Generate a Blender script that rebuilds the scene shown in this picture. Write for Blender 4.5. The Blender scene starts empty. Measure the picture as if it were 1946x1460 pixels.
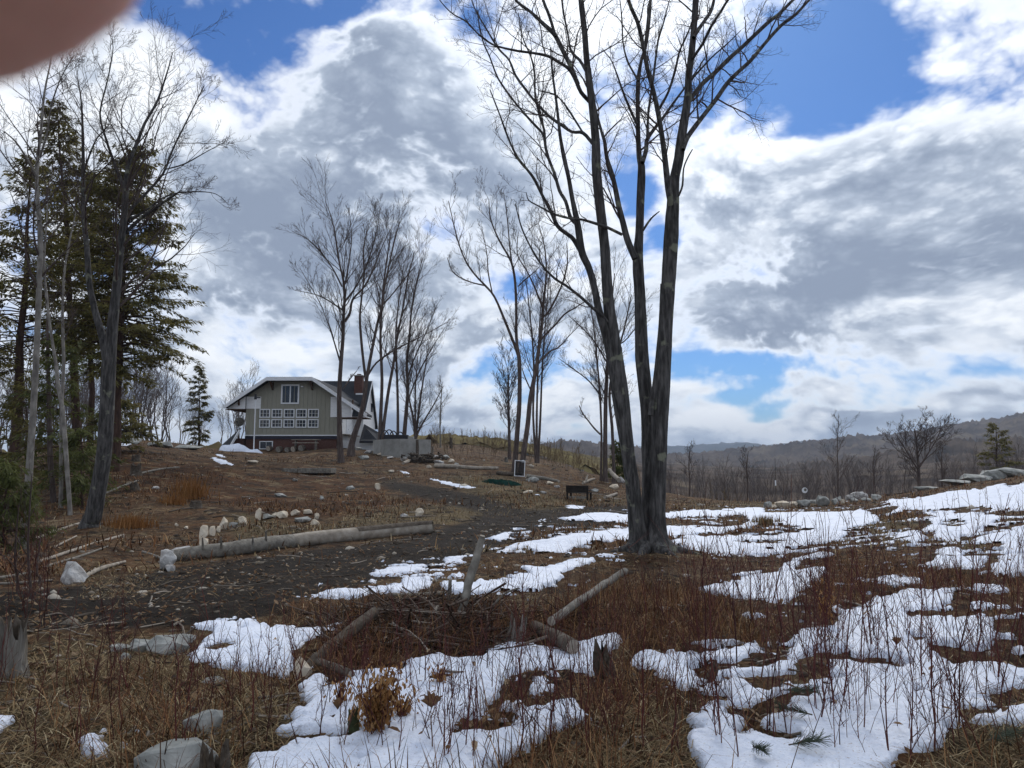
import bpy, bmesh, math, random
import numpy as np
from math import radians, sin, cos, pi, sqrt, atan2, hypot, exp, log
from mathutils import Vector, Matrix

S = bpy.context.scene
COL = S.collection

# ------------------------------------------------------------------ camera
W, H, F, CX, CY = 1946.0, 1460.0, 1405.0, 973.0, 730.0
EYE, PITCH = 1.6, math.atan(140.0 / 1405.0)
cam_d = bpy.data.cameras.new('camera')
cam_d.sensor_width = 36.0
cam_d.lens = 36.0 * F / W
cam_d.clip_start, cam_d.clip_end = 0.004, 20000.0
cam_d.dof.use_dof = True
cam_d.dof.focus_distance = 16.0
cam_d.dof.aperture_fstop = 36.0
cam = bpy.data.objects.new('camera', cam_d)
COL.objects.link(cam)
cam.location = (0, 0, EYE)
cam.rotation_euler = (radians(90) + PITCH, 0, 0)
S.camera = cam

def ray(px, py):
    xc, yc = (px - CX) / F, (CY - py) / F
    fy = cos(PITCH) - yc * sin(PITCH)
    return xc / fy, (sin(PITCH) + yc * cos(PITCH)) / fy

def at(px, py, Y):
    u, v = ray(px, py)
    return Vector((u * Y, Y, EYE + v * Y))

def proj(x, y, z):
    """pixel of a world point (numpy)"""
    dz = z - EYE
    f = y * cos(PITCH) + dz * sin(PITCH)
    up = -y * sin(PITCH) + dz * cos(PITCH)
    f = np.maximum(f, 1e-3)
    return CX + F * x / f, CY - F * up / f

# ------------------------------------------------------------------ sky, sun, exposure
SUN_AZ, SUN_EL = radians(14), radians(40)      # hidden behind the bright cloud beyond the big tree
world = bpy.data.worlds.new('World'); S.world = world
world.use_nodes = True
_t_, _N, _L = world.node_tree, world.node_tree.nodes, world.node_tree.links
_bg = _N['Background']; _bg.inputs['Strength'].default_value = 0.1
_sky = _N.new('ShaderNodeTexSky'); _sky.sky_type = 'NISHITA'; _sky.sun_disc = False
_sky.sun_elevation, _sky.sun_rotation = SUN_EL, SUN_AZ
_sky.altitude = 300; _sky.air_density = 1.0; _sky.dust_density = 0.4; _sky.ozone_density = 2.5
def _math(op, a, b=None, c=None, clamp=False):
    n = _N.new('ShaderNodeMath'); n.operation = op; n.use_clamp = clamp
    for i, v in enumerate((a, b, c)):
        if v is None: continue
        if isinstance(v, (int, float)): n.inputs[i].default_value = v
        else: _L.new(v, n.inputs[i])
    return n.outputs[0]
def _vec(op, a, b=None, out=0):
    n = _N.new('ShaderNodeVectorMath'); n.operation = op
    for i, v in enumerate((a, b)):
        if v is None: continue
        if isinstance(v, tuple): n.inputs[i].default_value = v
        else: _L.new(v, n.inputs[i])
    return n.outputs[out]
def _comb(x, y, z):
    n = _N.new('ShaderNodeCombineXYZ')
    for i, v in enumerate((x, y, z)):
        if isinstance(v, (int, float)): n.inputs[i].default_value = v
        else: _L.new(v, n.inputs[i])
    return n.outputs[0]
def _noise(v, sc, det, rough=0.5, lac=2.0, dist=0.0):
    n = _N.new('ShaderNodeTexNoise'); n.inputs['Scale'].default_value = sc; n.inputs['Detail'].default_value = det
    n.inputs['Roughness'].default_value = rough; n.inputs['Lacunarity'].default_value = lac; n.inputs['Distortion'].default_value = dist
    _L.new(v, n.inputs['Vector']); return n
def _mr(v, a, b, c=0.0, d=1.0, smooth=True):
    n = _N.new('ShaderNodeMapRange'); n.interpolation_type = 'SMOOTHSTEP' if smooth else 'LINEAR'
    for i, k in zip((1, 2, 3, 4), (a, b, c, d)): n.inputs[i].default_value = k
    _L.new(v, n.inputs[0]); return n.outputs[0]
def _mixc(f, a, b):
    x = _N.new('ShaderNodeMix'); x.data_type = 'RGBA'
    _L.new(f, x.inputs[0])
    for i, v in ((6, a), (7, b)):
        if isinstance(v, tuple): x.inputs[i].default_value = (*v, 1)
        else: _L.new(v, x.inputs[i])
    return x.outputs[2]
_tc = _N.new('ShaderNodeTexCoord')
_d = _vec('NORMALIZE', _tc.outputs['Generated'])
_sp = _N.new('ShaderNodeSeparateXYZ'); _L.new(_d, _sp.inputs[0])
_dx, _dy, _dz = _sp.outputs
_up = _math('MAXIMUM', _dz, 0.0)
# cloud deck: the direction meets a level layer, flattened towards the horizon
_k = _math('DIVIDE', 1.0, _math('ADD', _up, 0.30))
_deck = _comb(_math('MULTIPLY', _dx, _k), _math('MULTIPLY', _dy, _k), _math('MULTIPLY', _up, 1.2))
_w = _noise(_deck, 1.6, 3, 0.5)
_warp = _vec('SUBTRACT', _w.outputs['Color'], (0.5, 0.5, 0.5))
_ws = _N.new('ShaderNodeVectorMath'); _ws.operation = 'SCALE'; _ws.inputs['Scale'].default_value = 0.35; _L.new(_warp, _ws.inputs[0])
_dk = _vec('ADD', _deck, _ws.outputs[0])
_n2 = _noise(_vec('ADD', _dk, (3.1, 7.7, 1.3)), 2.6, 5, 0.55).outputs['Fac']
_w2 = _noise(_d, 3.0, 1.5, 0.4)
_ws2 = _N.new('ShaderNodeVectorMath'); _ws2.operation = 'SCALE'; _ws2.inputs['Scale'].default_value = 0.16; _L.new(_vec('SUBTRACT', _w2.outputs['Color'], (0.5, 0.5, 0.5)), _ws2.inputs[0])
def _billow(v, sc):
    n = _noise(v, sc, 1.0, 0.5).outputs['Fac']
    return _math('ABSOLUTE', _math('MULTIPLY_ADD', n, 2.0, -1.0))
def _puffs(d):
    """lumpy cumulus density at a direction"""
    w = _vec('ADD', _vec('MULTIPLY', d, (1.0, 1.0, 1.5)), _ws2.outputs[0])
    big = _noise(w, 4.2, 5, 0.58).outputs['Fac']
    b = _math('MULTIPLY', _billow(w, 11.0), 0.50)
    b = _math('MULTIPLY_ADD', _billow(_vec('ADD', w, (4.4, 1.2, 8.1)), 24.0), 0.30, b)
    b = _math('MULTIPLY_ADD', _billow(_vec('ADD', w, (1.4, 6.2, 2.1)), 52.0), 0.17, b)
    b = _math('MULTIPLY_ADD', _billow(_vec('ADD', w, (7.4, 3.2, 5.1)), 110.0), 0.09, b)
    return big, b
_sv = (sin(SUN_AZ) * cos(SUN_EL), cos(SUN_AZ) * cos(SUN_EL), sin(SUN_EL))
_n4, _b4 = _puffs(_d)
_tow = _N.new('ShaderNodeVectorMath'); _tow.operation = 'SCALE'; _tow.inputs['Scale'].default_value = 0.030
_L.new(_vec('NORMALIZE', _vec('SUBTRACT', _sv, _d)), _tow.inputs[0])
_n5, _b5 = _puffs(_vec('ADD', _d, _tow.outputs[0]))
# where the banks and the gaps stand in this sky (bearing, elevation)
_dw = _N.new('ShaderNodeVectorMath'); _dw.operation = 'SCALE'; _dw.inputs['Scale'].default_value = 0.24; _L.new(_warp, _dw.inputs[0])
_d2 = _vec('ADD', _d, _dw.outputs[0])
def _blob(px, py, rx, ry, amp, tilt=0.0):
    u, v = ray(px, py); c = Vector((u, 1, v)).normalized()
    e1 = Vector((1, -c.x / max(c.y, .1), 0)).normalized(); e2 = c.cross(e1) * -1
    if e2.z < 0: e2 = -e2
    a = radians(tilt); f1 = e1 * cos(a) + e2 * sin(a); f2 = -e1 * sin(a) + e2 * cos(a)
    f1 = f1 / (rx / F); f2 = f2 / (ry / F)
    df = _vec('SUBTRACT', _d2, tuple(c))
    q = _comb(_vec('DOT_PRODUCT', df, tuple(f1), 1), _vec('DOT_PRODUCT', df, tuple(f2), 1), 0.0)
    front = _math('GREATER_THAN', _vec('DOT_PRODUCT', _d2, tuple(c), 1), 0.0)
    g = _mr(_vec('LENGTH', q, None, 1), 1.25, 0.15, 0.0, amp)
    return _math('MULTIPLY', g, front)
def _sum(L):
    s = L[0]
    for x in L[1:]: s = _math('ADD', s, x)
    return s
_cov = _sum([_blob(*b) for b in [
    (430, 35, 270, 75, -.28, -8), (680, 15, 190, 50, -.25), (1720, 75, 250, 120, -.30, 10), (1590, 225, 70, 50, -.14), (1430, 330, 130, 120, .20), (1900, 760, 120, 30, -.12), (1180, 350, 80, 90, -.30), (1240, 455, 50, 60, -.22), (1000, 520, 150, 45, -.22, 6), (1420, 728, 200, 36, -.34), (930, 690, 90, 30, -.14), (1900, 30, 120, 90, .12),
    (330, 180, 170, 130, .10), (760, 300, 420, 240, .16), (1650, 430, 420, 190, .18, 10), (560, 560, 380, 170, .14), (1180, 60, 170, 140, .16), (1860, 110, 110, 60, .12, 25), (1050, 420, 150, 90, .12), (1000, 640, 250, 90, .10), (1400, 835, 900, 60, .30), (600, 820, 800, 70, .28), (60, 430, 160, 130, .14), (1850, 320, 260, 120, .16, 20), (1750, 610, 300, 90, .14), (100, 300, 260, 300, .10)]])
_thk = _sum([_blob(*b) for b in [
    (820, 240, 190, 170, .22, 30), (640, 400, 330, 110, .20), (480, 620, 240, 70, .20), (760, 540, 160, 110, .10), (1700, 400, 330, 100, .20, 14), (1560, 590, 420, 95, .36), (1100, 600, 300, 60, .06), (1600, 690, 260, 30, .14), (560, 330, 200, 90, .10), (1000, 680, 130, 60, .10), (1800, 520, 200, 60, .12),
    (1180, 70, 220, 160, -.34), (380, 200, 160, 120, -.24), (1030, 420, 130, 90, -.2), (1470, 460, 140, 60, -.20), (1850, 640, 170, 70, -.22), (430, 480, 110, 80, -.12), (600, 700, 260, 50, -.18), (1300, 800, 500, 45, -.16), (1900, 200, 160, 110, -.10), (110, 250, 200, 200, -.20)]])
_nn = _math('MULTIPLY_ADD', _n4, 1.35, -0.255)
_den = _math('ADD', _math('MULTIPLY_ADD', _b4, 0.58, _nn), _cov)
_alpha = _mr(_den, 0.28, 0.60)
_depth = _mr(_den, 0.42, 0.80)
_body = _math('ADD', _math('MULTIPLY_ADD', _n2, 1.6, -0.31), _thk)
# thinner towards the hidden sun: lit rim; thicker: shaded base
_dl = _math('SUBTRACT', _math('MULTIPLY_ADD', _b5, 0.30, _n5), _math('MULTIPLY_ADD', _b4, 0.30, _n4))
_body = _math('MULTIPLY_ADD', _dl, 1.8, _body)
_body = _math('MULTIPLY_ADD', _b4, -0.55, _math('ADD', _body, 0.10))
_grey = _math('MULTIPLY', _mr(_body, 0.06, 0.90, 0.05, 1.0), _mr(_depth, 0.0, 0.75))
_cr = _N.new('ShaderNodeValToRGB'); _e = _cr.color_ramp.elements
while len(_e) < 4: _e.new(.5)
for _el, (_p, _c) in zip(_e, [(0.0, (9.0, 9.3, 9.7)), (0.28, (6.2, 6.75, 7.6)), (0.6, (3.7, 4.3, 5.3)), (1.0, (2.3, 2.8, 3.75))]):
    _el.position = _p; _el.color = (*_c, 1)
_L.new(_grey, _cr.inputs[0])
# glow of the hidden sun through the cloud
_gl = _math('MULTIPLY', _math('POWER', _math('MAXIMUM', _vec('DOT_PRODUCT', _d, _sv, 1), 0.0), 18.0), 0.35)
_lit = _N.new('ShaderNodeVectorMath'); _lit.operation = 'SCALE'; _L.new(_cr.outputs[0], _lit.inputs[0]); _L.new(_math('ADD', _gl, 1.0), _lit.inputs['Scale'])
_skb = _N.new('ShaderNodeMix'); _skb.data_type = 'RGBA'; _skb.blend_type = 'MULTIPLY'; _skb.inputs[0].default_value = 1.0
_L.new(_sky.outputs[0], _skb.inputs[6]); _skb.inputs[7].default_value = (0.27, 0.47, 0.76, 1)
_L.new(_mixc(_alpha, _skb.outputs[2], _lit.outputs[0]), _bg.inputs['Color'])
world.cycles.sampling_method = 'MANUAL'; world.cycles.sample_map_resolution = 512

sun_d = bpy.data.lights.new('sun', 'SUN')
sun_d.energy, sun_d.angle, sun_d.color = 1.3, radians(11), (1.0, 0.95, 0.88)
sun = bpy.data.objects.new('sun', sun_d)
COL.objects.link(sun)
sd = Vector((sin(SUN_AZ) * cos(SUN_EL), cos(SUN_AZ) * cos(SUN_EL), sin(SUN_EL)))
sun.rotation_euler = sd.to_track_quat('Z', 'Y').to_euler()
sun.location = sd * 50
S.view_settings.view_transform = 'Standard'
S.view_settings.look = 'None'
S.view_settings.exposure = 0.32
S.view_settings.gamma = 1.0
S.view_settings.use_curve_mapping = False
S.render.engine = 'CYCLES'
S.cycles.max_bounces = 5
S.cycles.diffuse_bounces = 2
S.cycles.glossy_bounces = 2
S.cycles.transparent_max_bounces = 6
S.cycles.volume_bounces = 0
S.cycles.use_denoising = True
S.cycles.sample_clamp_indirect = 4.0

# ------------------------------------------------------------------ noise
_tab = {}
def vnoise(x, y, seed=0):
    if seed not in _tab:
        _tab[seed] = np.random.RandomState(seed + 11).rand(256, 256) * 2 - 1
    t = _tab[seed]
    x = np.asarray(x, float); y = np.asarray(y, float)
    xi, yi = np.floor(x), np.floor(y)
    fx, fy = x - xi, y - yi
    fx = fx * fx * (3 - 2 * fx); fy = fy * fy * (3 - 2 * fy)
    a, b = xi.astype(int) & 255, yi.astype(int) & 255
    a1, b1 = (a + 1) & 255, (b + 1) & 255
    return (t[a, b] * (1 - fx) + t[a1, b] * fx) * (1 - fy) + (t[a, b1] * (1 - fx) + t[a1, b1] * fx) * fy

def fbm(x, y, o=4, seed=0):
    s = 0; a = 1.0; n = 0
    for i in range(o):
        s = s + a * vnoise(x * 2 ** i + 17.3 * i, y * 2 ** i - 9.1 * i, seed + i); n += a; a *= 0.5
    return s / n

def blur1(a, k, axis):
    """three box passes"""
    if k < 1: return a
    for _ in range(3):
        p = [(0, 0)] * a.ndim; p[axis] = (k + 1, k)
        c = np.cumsum(np.pad(a, p, mode='edge'), axis=axis)
        n = a.shape[axis]
        hi = np.take(c, np.arange(2 * k + 1, 2 * k + 1 + n), axis=axis)
        lo = np.take(c, np.arange(0, n), axis=axis)
        a = (hi - lo) / (2 * k + 1)
    return a

# ------------------------------------------------------------------ materials
def nt(mat):
    mat.use_nodes = True
    t = mat.node_tree
    return t, t.nodes, t.links, t.nodes['Principled BSDF']

def ramp(N, stops):
    r = N.new('ShaderNodeValToRGB')
    e = r.color_ramp.elements
    while len(e) < len(stops): e.new(0.5)
    for el, (p, c) in zip(e, stops):
        el.position = p; el.color = (*c, 1)
    return r

def m_noise(name, stops, scale=6.0, detail=6, rough=0.9, bump=0.3, bscale=None, stretch=(1, 1, 1), dist=0.0, spec=0.2, coord='Object', bdist=0.02):
    """a rough natural surface: noise ramp colour and noise bump"""
    m = bpy.data.materials.new(name)
    t, N, L, P = nt(m)
    tc = N.new('ShaderNodeTexCoord'); mp = N.new('ShaderNodeMapping')
    mp.inputs['Scale'].default_value = stretch
    L.new(tc.outputs[coord], mp.inputs[0])
    n = N.new('ShaderNodeTexNoise')
    n.inputs['Scale'].default_value = scale; n.inputs['Detail'].default_value = detail
    n.inputs['Distortion'].default_value = dist; n.inputs['Roughness'].default_value = 0.62
    L.new(mp.outputs[0], n.inputs['Vector'])
    r = ramp(N, stops); L.new(n.outputs['Fac'], r.inputs[0])
    L.new(r.outputs[0], P.inputs['Base Color'])
    P.inputs['Roughness'].default_value = rough
    P.inputs['Specular IOR Level'].default_value = spec
    if bump > 0:
        n2 = N.new('ShaderNodeTexNoise')
        n2.inputs['Scale'].default_value = bscale or scale * 3; n2.inputs['Detail'].default_value = 5
        L.new(mp.outputs[0], n2.inputs['Vector'])
        b = N.new('ShaderNodeBump'); b.inputs['Strength'].default_value = bump; b.inputs['Distance'].default_value = bdist
        L.new(n2.outputs['Fac'], b.inputs['Height']); L.new(b.outputs[0], P.inputs['Normal'])
    return m

def m_flat(name, col, rough=0.7, spec=0.3, metal=0.0, vary=0.12, scale=3.0):
    """painted or plain surface with a little unevenness"""
    a = tuple(c * (1 - vary) for c in col); b = tuple(min(1, c * (1 + vary)) for c in col)
    m = m_noise(name, [(0.3, a), (0.7, b)], scale=scale, rough=rough, bump=0.08, spec=spec)
    m.node_tree.nodes['Principled BSDF'].inputs['Metallic'].default_value = metal
    return m

# ------------------------------------------------------------------ mesh helpers
def np_mesh(name, V, faces, smooth=True):
    """faces: list of int arrays (m,k)"""
    me = bpy.data.meshes.new(name)
    V = np.asarray(V, np.float32)
    me.vertices.add(len(V)); me.vertices.foreach_set('co', V.ravel())
    li, ls = [], []
    o = 0
    for f in faces:
        f = np.asarray(f, np.int32)
        if len(f) == 0: continue
        li.append(f.ravel()); ls.append(o + np.arange(len(f), dtype=np.int32) * f.shape[1]); o += f.size
    li = np.concatenate(li); ls = np.concatenate(ls)
    me.loops.add(len(li)); me.loops.foreach_set('vertex_index', li)
    me.polygons.add(len(ls)); me.polygons.foreach_set('loop_start', ls)
    if smooth:
        me.polygons.foreach_set('use_smooth', np.ones(len(ls), bool))
    me.update(calc_edges=True)
    me.validate()
    return me

def add(name, me, mat, parent=None, loc=None, rot=None, label=None, cat=None, group=None, kind=None):
    o = bpy.data.objects.new(name, me)
    COL.objects.link(o)
    if me is not None and mat is not None and not me.materials: me.materials.append(mat)
    if loc is not None: o.location = loc
    if rot is not None: o.rotation_euler = rot
    if parent is not None: o.parent = parent
    tag(o, label, cat, group, kind)
    return o

def tag(o, label=None, cat=None, group=None, kind=None):
    for k, v in (('label', label), ('category', cat), ('group', group), ('kind', kind)):
        if v: o[k] = v
    return o

def empty(name, loc, rz=0.0, **k):
    o = bpy.data.objects.new(name, None); COL.objects.link(o)
    o.location = loc; o.rotation_euler = (0, 0, rz); o.empty_display_size = 0.2
    return tag(o, **k)

class MB:
    """collects boxes, prisms, polygons into one mesh"""
    def __init__(s): s.v = []; s.f = []
    def box(s, c, d, rz=0.0, M=None):
        x, y, z = d[0] / 2, d[1] / 2, d[2] / 2
        M = M or (Matrix.Translation(c) @ Matrix.Rotation(rz, 4, 'Z'))
        o = len(s.v)
        for sx, sy, sz in ((-1, -1, -1), (1, -1, -1), (1, 1, -1), (-1, 1, -1), (-1, -1, 1), (1, -1, 1), (1, 1, 1), (-1, 1, 1)):
            s.v.append(M @ Vector((sx * x, sy * y, sz * z)))
        for f in ((0, 3, 2, 1), (4, 5, 6, 7), (0, 1, 5, 4), (1, 2, 6, 5), (2, 3, 7, 6), (3, 0, 4, 7)):
            s.f.append([o + i for i in f])
        return s
    def beam(s, a, b, w, h):
        a, b = Vector(a), Vector(b)
        d = b - a
        q = d.to_track_quat('X', 'Z').to_matrix().to_4x4()
        return s.box(None, (d.length, w, h), M=Matrix.Translation((a + b) / 2) @ q)
    def poly_prism(s, pts, ext):
        """closed polygon (list of 3D points) extruded along ext"""
        e = Vector(ext); o = len(s.v); n = len(pts)
        for p in pts: s.v.append(Vector(p))
        for p in pts: s.v.append(Vector(p) + e)
        s.f.append([o + i for i in range(n)][::-1]); s.f.append([o + n + i for i in range(n)])
        for i in range(n):
            j = (i + 1) % n
            s.f.append([o + i, o + j, o + n + j, o + n + i])
        return s
    def cyl(s, a, b, r0, r1=None, n=10):
        r1 = r0 if r1 is None else r1
        a, b = Vector(a), Vector(b)
        q = (b - a).to_track_quat('Z', 'Y'); o = len(s.v)
        for p, r in ((a, r0), (b, r1)):
            for i in range(n):
                s.v.append(p + q @ Vector((r * cos(2 * pi * i / n), r * sin(2 * pi * i / n), 0)))
        for i in range(n):
            j = (i + 1) % n; s.f.append([o + i, o + j, o + n + j, o + n + i])
        s.f.append([o + i for i in range(n)][::-1]); s.f.append([o + n + i for i in range(n)])
        return s
    def mesh(s, name, bevel=0.0, smooth=False):
        me = bpy.data.meshes.new(name)
        me.from_pydata([tuple(v) for v in s.v], [], s.f); me.update()
        bm = bmesh.new(); bm.from_mesh(me)
        bmesh.ops.recalc_face_normals(bm, faces=bm.faces)
        if bevel: bmesh.ops.bevel(bm, geom=bm.edges[:], offset=bevel, segments=1, affect='EDGES')
        if smooth:
            for f in bm.faces: f.smooth = True
        bm.to_mesh(me); bm.free()
        return me
    def obj(s, name, mat, parent=None, bevel=0.0, smooth=False, **k):
        return add(name, s.mesh(name, bevel, smooth), mat, parent, **k)

class Tubes:
    """many tapered tubes swept at once"""
    def __init__(s): s.g = {}
    def add(s, pts, rad, sides=5):
        s.g.setdefault((len(pts), sides), []).append((pts, rad))
    def data(s):
        VV, FF = [], []; o = 0
        for (n, k), L in s.g.items():
            P = np.array([a for a, _ in L], float); R = np.array([b for _, b in L], float)
            m = len(P)
            T = np.gradient(P, axis=1); T /= np.linalg.norm(T, axis=2, keepdims=True) + 1e-9
            mean = T.mean(axis=1)
            ref = np.where(np.abs(mean[:, 2:3]) > 0.8, np.array([[1.0, 0.13, 0]]), np.array([[0.07, 0.05, 1.0]]))
            Nn = np.cross(T, ref[:, None, :]); Nn /= np.linalg.norm(Nn, axis=2, keepdims=True) + 1e-9
            B = np.cross(T, Nn)
            a = np.arange(k) * 2 * pi / k
            ring = P[:, :, None, :] + R[:, :, None, None] * (np.cos(a)[None, None, :, None] * Nn[:, :, None, :] + np.sin(a)[None, None, :, None] * B[:, :, None, :])
            VV.append(ring.reshape(-1, 3))
            b = o + np.arange(m)[:, None, None] * (n * k) + np.arange(n - 1)[None, :, None] * k
            i = np.arange(k)[None, None, :]; j = (i + 1) % k
            q = np.stack([b + i, b + j, b + k + j, b + k + i], axis=-1).reshape(-1, 4)
            FF.append(q); o += m * n * k
        return np.concatenate(VV), FF
    def mesh(s, name, smooth=True):
        V, Fq = s.data()
        return np_mesh(name, V, Fq, smooth)
    def obj(s, name, mat, parent=None, origin=None, **k):
        V, Fq = s.data()
        if origin is not None: V = V - np.array(origin)[None, :]
        return add(name, np_mesh(name, V, Fq), mat, parent, **k)

# ------------------------------------------------------------------ the lie of the land
# profiles: for a bearing (pixel column) the ground's row at each distance in metres
PROF = {
 -400: [(4,1450),(8,1160),(12,1085),(20,1030),(30,990),(50,940),(80,905),(150,885),(400,872),(700,868)],
 0:    [(4,1460),(6,1262),(8,1172),(10,1122),(13,1078),(16,1048),(20,1018),(28,962),(36,915),(45,885),(60,868),(90,868),(150,870),(400,868),(700,866)],
 230:  [(4,1460),(8,1165),(11,1105),(13,1075),(16,1042),(20,1005),(26,955),(33,900),(40,850),(46,818),(52,820),(60,838),(75,854),(100,858),(150,862),(400,866),(700,866)],
 330:  [(4,1460),(8,1164),(11,1104),(14,1070),(17,1036),(20,1004),(26,958),(34,906),(42,866),(48,840),(54,842),(66,855),(90,857),(150,860),(400,865),(700,866)],
 430:  [(4,1460),(8,1162),(11,1102),(14,1068),(17,1036),(20,1006),(26,962),(34,915),(44,880),(56,862),(68,857),(90,854),(150,856),(400,864),(700,866)],
 640:  [(4,1460),(8,1160),(11,1104),(14,1068),(17,1036),(20,1010),(26,970),(34,932),(42,900),(48,880),(58,862),(68,856),(90,852),(140,842),(200,836),(300,846),(700,866)],
 860:  [(4,1460),(8,1160),(11,1100),(14,1064),(18,1026),(22,996),(28,962),(36,930),(46,893),(56,873),(64,864),(75,858),(100,844),(160,831),(250,835),(400,850),(700,866)],
 1000: [(4,1460),(8,1160),(11,1096),(14,1056),(18,1022),(22,1000),(28,970),(36,938),(44,908),(52,890),(60,872),(75,872),(100,866),(180,842),(300,846),(700,866)],
 1130: [(4,1460),(8,1160),(11,1096),(14,1056),(18,1024),(24,988),(32,962),(40,936),(48,914),(56,898),(66,900),(100,905),(180,885),(350,868),(700,868)],
 1250: [(4,1460),(8,1160),(11.5,1088),(14,1064),(18,1028),(24,992),(32,966),(42,946),(52,938),(60,950),(100,972),(200,935),(500,890),(700,880)],
 1400: [(4,1460),(8,1160),(11,1096),(14,1056),(18,1024),(24,996),(32,972),(42,957),(50,951),(60,965),(110,985),(200,950),(500,900),(700,885)],
 1550: [(4,1460),(8,1156),(10,1104),(14,1052),(20,1008),(28,980),(38,961),(48,950),(58,962),(100,990),(200,950),(500,895),(700,880)],
 1750: [(4,1460),(8,1152),(10,1098),(14,1040),(20,992),(28,957),(36,938),(44,928),(52,942),(90,990),(200,940),(500,880),(700,870)],
 1900: [(4,1460),(8,1145),(10,1086),(14,1022),(20,972),(26,938),(32,915),(38,900),(46,905),(80,960),(200,920),(500,870),(700,860)],
 2150: [(4,1455),(8,1140),(14,1005),(20,948),(30,903),(40,888),(80,920),(200,900),(500,860),(700,850)],
}
_TN, _AN = 260, 721
_t = np.linspace(log(0.5), log(700), _TN)
_az = np.linspace(-pi, pi, _AN)
_cols = []
for px in sorted(PROF):
    u = (px - CX) / (F * cos(PITCH)); rs, zs = [log(0.5), log(3.0)], [0.0, 0.0]
    for Y, py in PROF[px]:
        uu, v = ray(px, py)
        if Y <= 4: rs.append(log(4 * sqrt(1 + u * u))); zs.append(0.0); continue
        rs.append(log(Y * sqrt(1 + u * u))); zs.append(EYE + v * Y)
    _cols.append((math.atan(u), np.interp(_t, rs, zs)))
_flat = np.interp(_t, [log(.5), log(8), log(60), log(700)], [0, 0, 0.5, 0.0])
_cols = [(-pi, _flat), (-1.5, _flat)] + _cols + [(1.5, _flat), (pi, _flat)]
_ca = np.array([c[0] for c in _cols]); _cz = np.array([c[1] for c in _cols])
TAB = np.stack([np.interp(_az, _ca, _cz[:, j]) for j in range(_TN)], axis=1)
TAB = blur1(blur1(TAB, 4, 0), 3, 1)

def base_z(x, y):
    x = np.asarray(x, float); y = np.asarray(y, float)
    r = np.maximum(np.hypot(x, y), 0.51)
    a = (np.arctan2(x, y) + pi) / (2 * pi) * (_AN - 1)
    t = (np.log(r) - _t[0]) / (_t[-1] - _t[0]) * (_TN - 1)
    a = np.clip(a, 0, _AN - 1.001); t = np.clip(t, 0, _TN - 1.001)
    ai, ti = a.astype(int), t.astype(int); fa, ft = a - ai, t - ti
    return (TAB[ai, ti] * (1 - fa) + TAB[ai + 1, ti] * fa) * (1 - ft) + (TAB[ai, ti + 1] * (1 - fa) + TAB[ai + 1, ti + 1] * fa) * ft

def soft_z(x, y):
    """ground without its small roughness"""
    r = np.hypot(x, y)
    k = np.clip(r / 60.0, 0.0, 1.0)
    return base_z(x, y) + 0.10 * fbm(x * 0.45, y * 0.45, 2, 3) * np.clip(r / 6, 0, 1) + 0.35 * k * fbm(x * 0.13, y * 0.13, 2, 7)

def ground_z(x, y):
    x = np.asarray(x, float); y = np.asarray(y, float)
    z = soft_z(x, y) + 0.045 * fbm(x * 1.7, y * 1.7, 3, 20) + 0.022 * fbm(x * 7, y * 7, 3, 30)
    return z

def gz(x, y): return float(ground_z(np.array([x]), np.array([y]))[0])

def on_ground(px, py, Y=None):
    """the ground point seen at a pixel (searched along the ray), or at a given distance along that bearing"""
    u, v = ray(px, py)
    if Y is None:
        ys = np.exp(np.linspace(log(2.5), log(110), 1400))
        d = EYE + v * ys - ground_z(u * ys, ys)
        i = np.where(d < 0)[0]
        Y = float(ys[i[0]]) if len(i) else 60.0
    return Vector((u * Y, Y, gz(u * Y, Y)))

# ------------------------------------------------------------------ where snow lies and what the ground is made of
SC = 0.5
MW, MH = int(3500 * SC), int(760 * SC)       # map covers bearings well past both sides of the view
MX0, MY0 = -700.0, 800.0
def raster(polys, hold=()):
    m = np.zeros((MH, MW))
    def fill(poly, val):
        P = (np.array(poly, float) - [MX0, MY0]) * SC
        x0, y0 = np.floor(P.min(0)).astype(int) - 1; x1, y1 = np.ceil(P.max(0)).astype(int) + 2
        x0, y0, x1, y1 = max(x0, 0), max(y0, 0), min(x1, MW), min(y1, MH)
        if x1 <= x0 or y1 <= y0: return
        X, Y = np.meshgrid(np.arange(x0, x1) + .5, np.arange(y0, y1) + .5)
        ins = np.zeros(X.shape, bool)
        n = len(P)
        for i in range(n):
            (ax, ay), (bx, by) = P[i], P[(i + 1) % n]
            if ay == by: continue
            c = ((ay > Y) != (by > Y)) & (X < (bx - ax) * (Y - ay) / (by - ay) + ax)
            ins ^= c
        m[y0:y1, x0:x1][ins] = val
    for p in polys: fill(p, 1.0)
    for cx, cy, rx, ry in hold:
        fill([(cx + rx * cos(a) , cy + ry * sin(a)) for a in np.linspace(0, 2 * pi, 14)[:-1]], 0.0)
    return m

def lookup(m, px, py):
    x = np.clip((px - MX0) * SC - .5, 0, MW - 1.001); y = np.clip((py - MY0) * SC - .5, 0, MH - 1.001)
    xi, yi = x.astype(int), y.astype(int); fx, fy = x - xi, y - yi
    return (m[yi, xi] * (1 - fx) + m[yi, xi + 1] * fx) * (1 - fy) + (m[yi + 1, xi] * (1 - fx) + m[yi + 1, xi + 1] * fx) * fy

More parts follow.
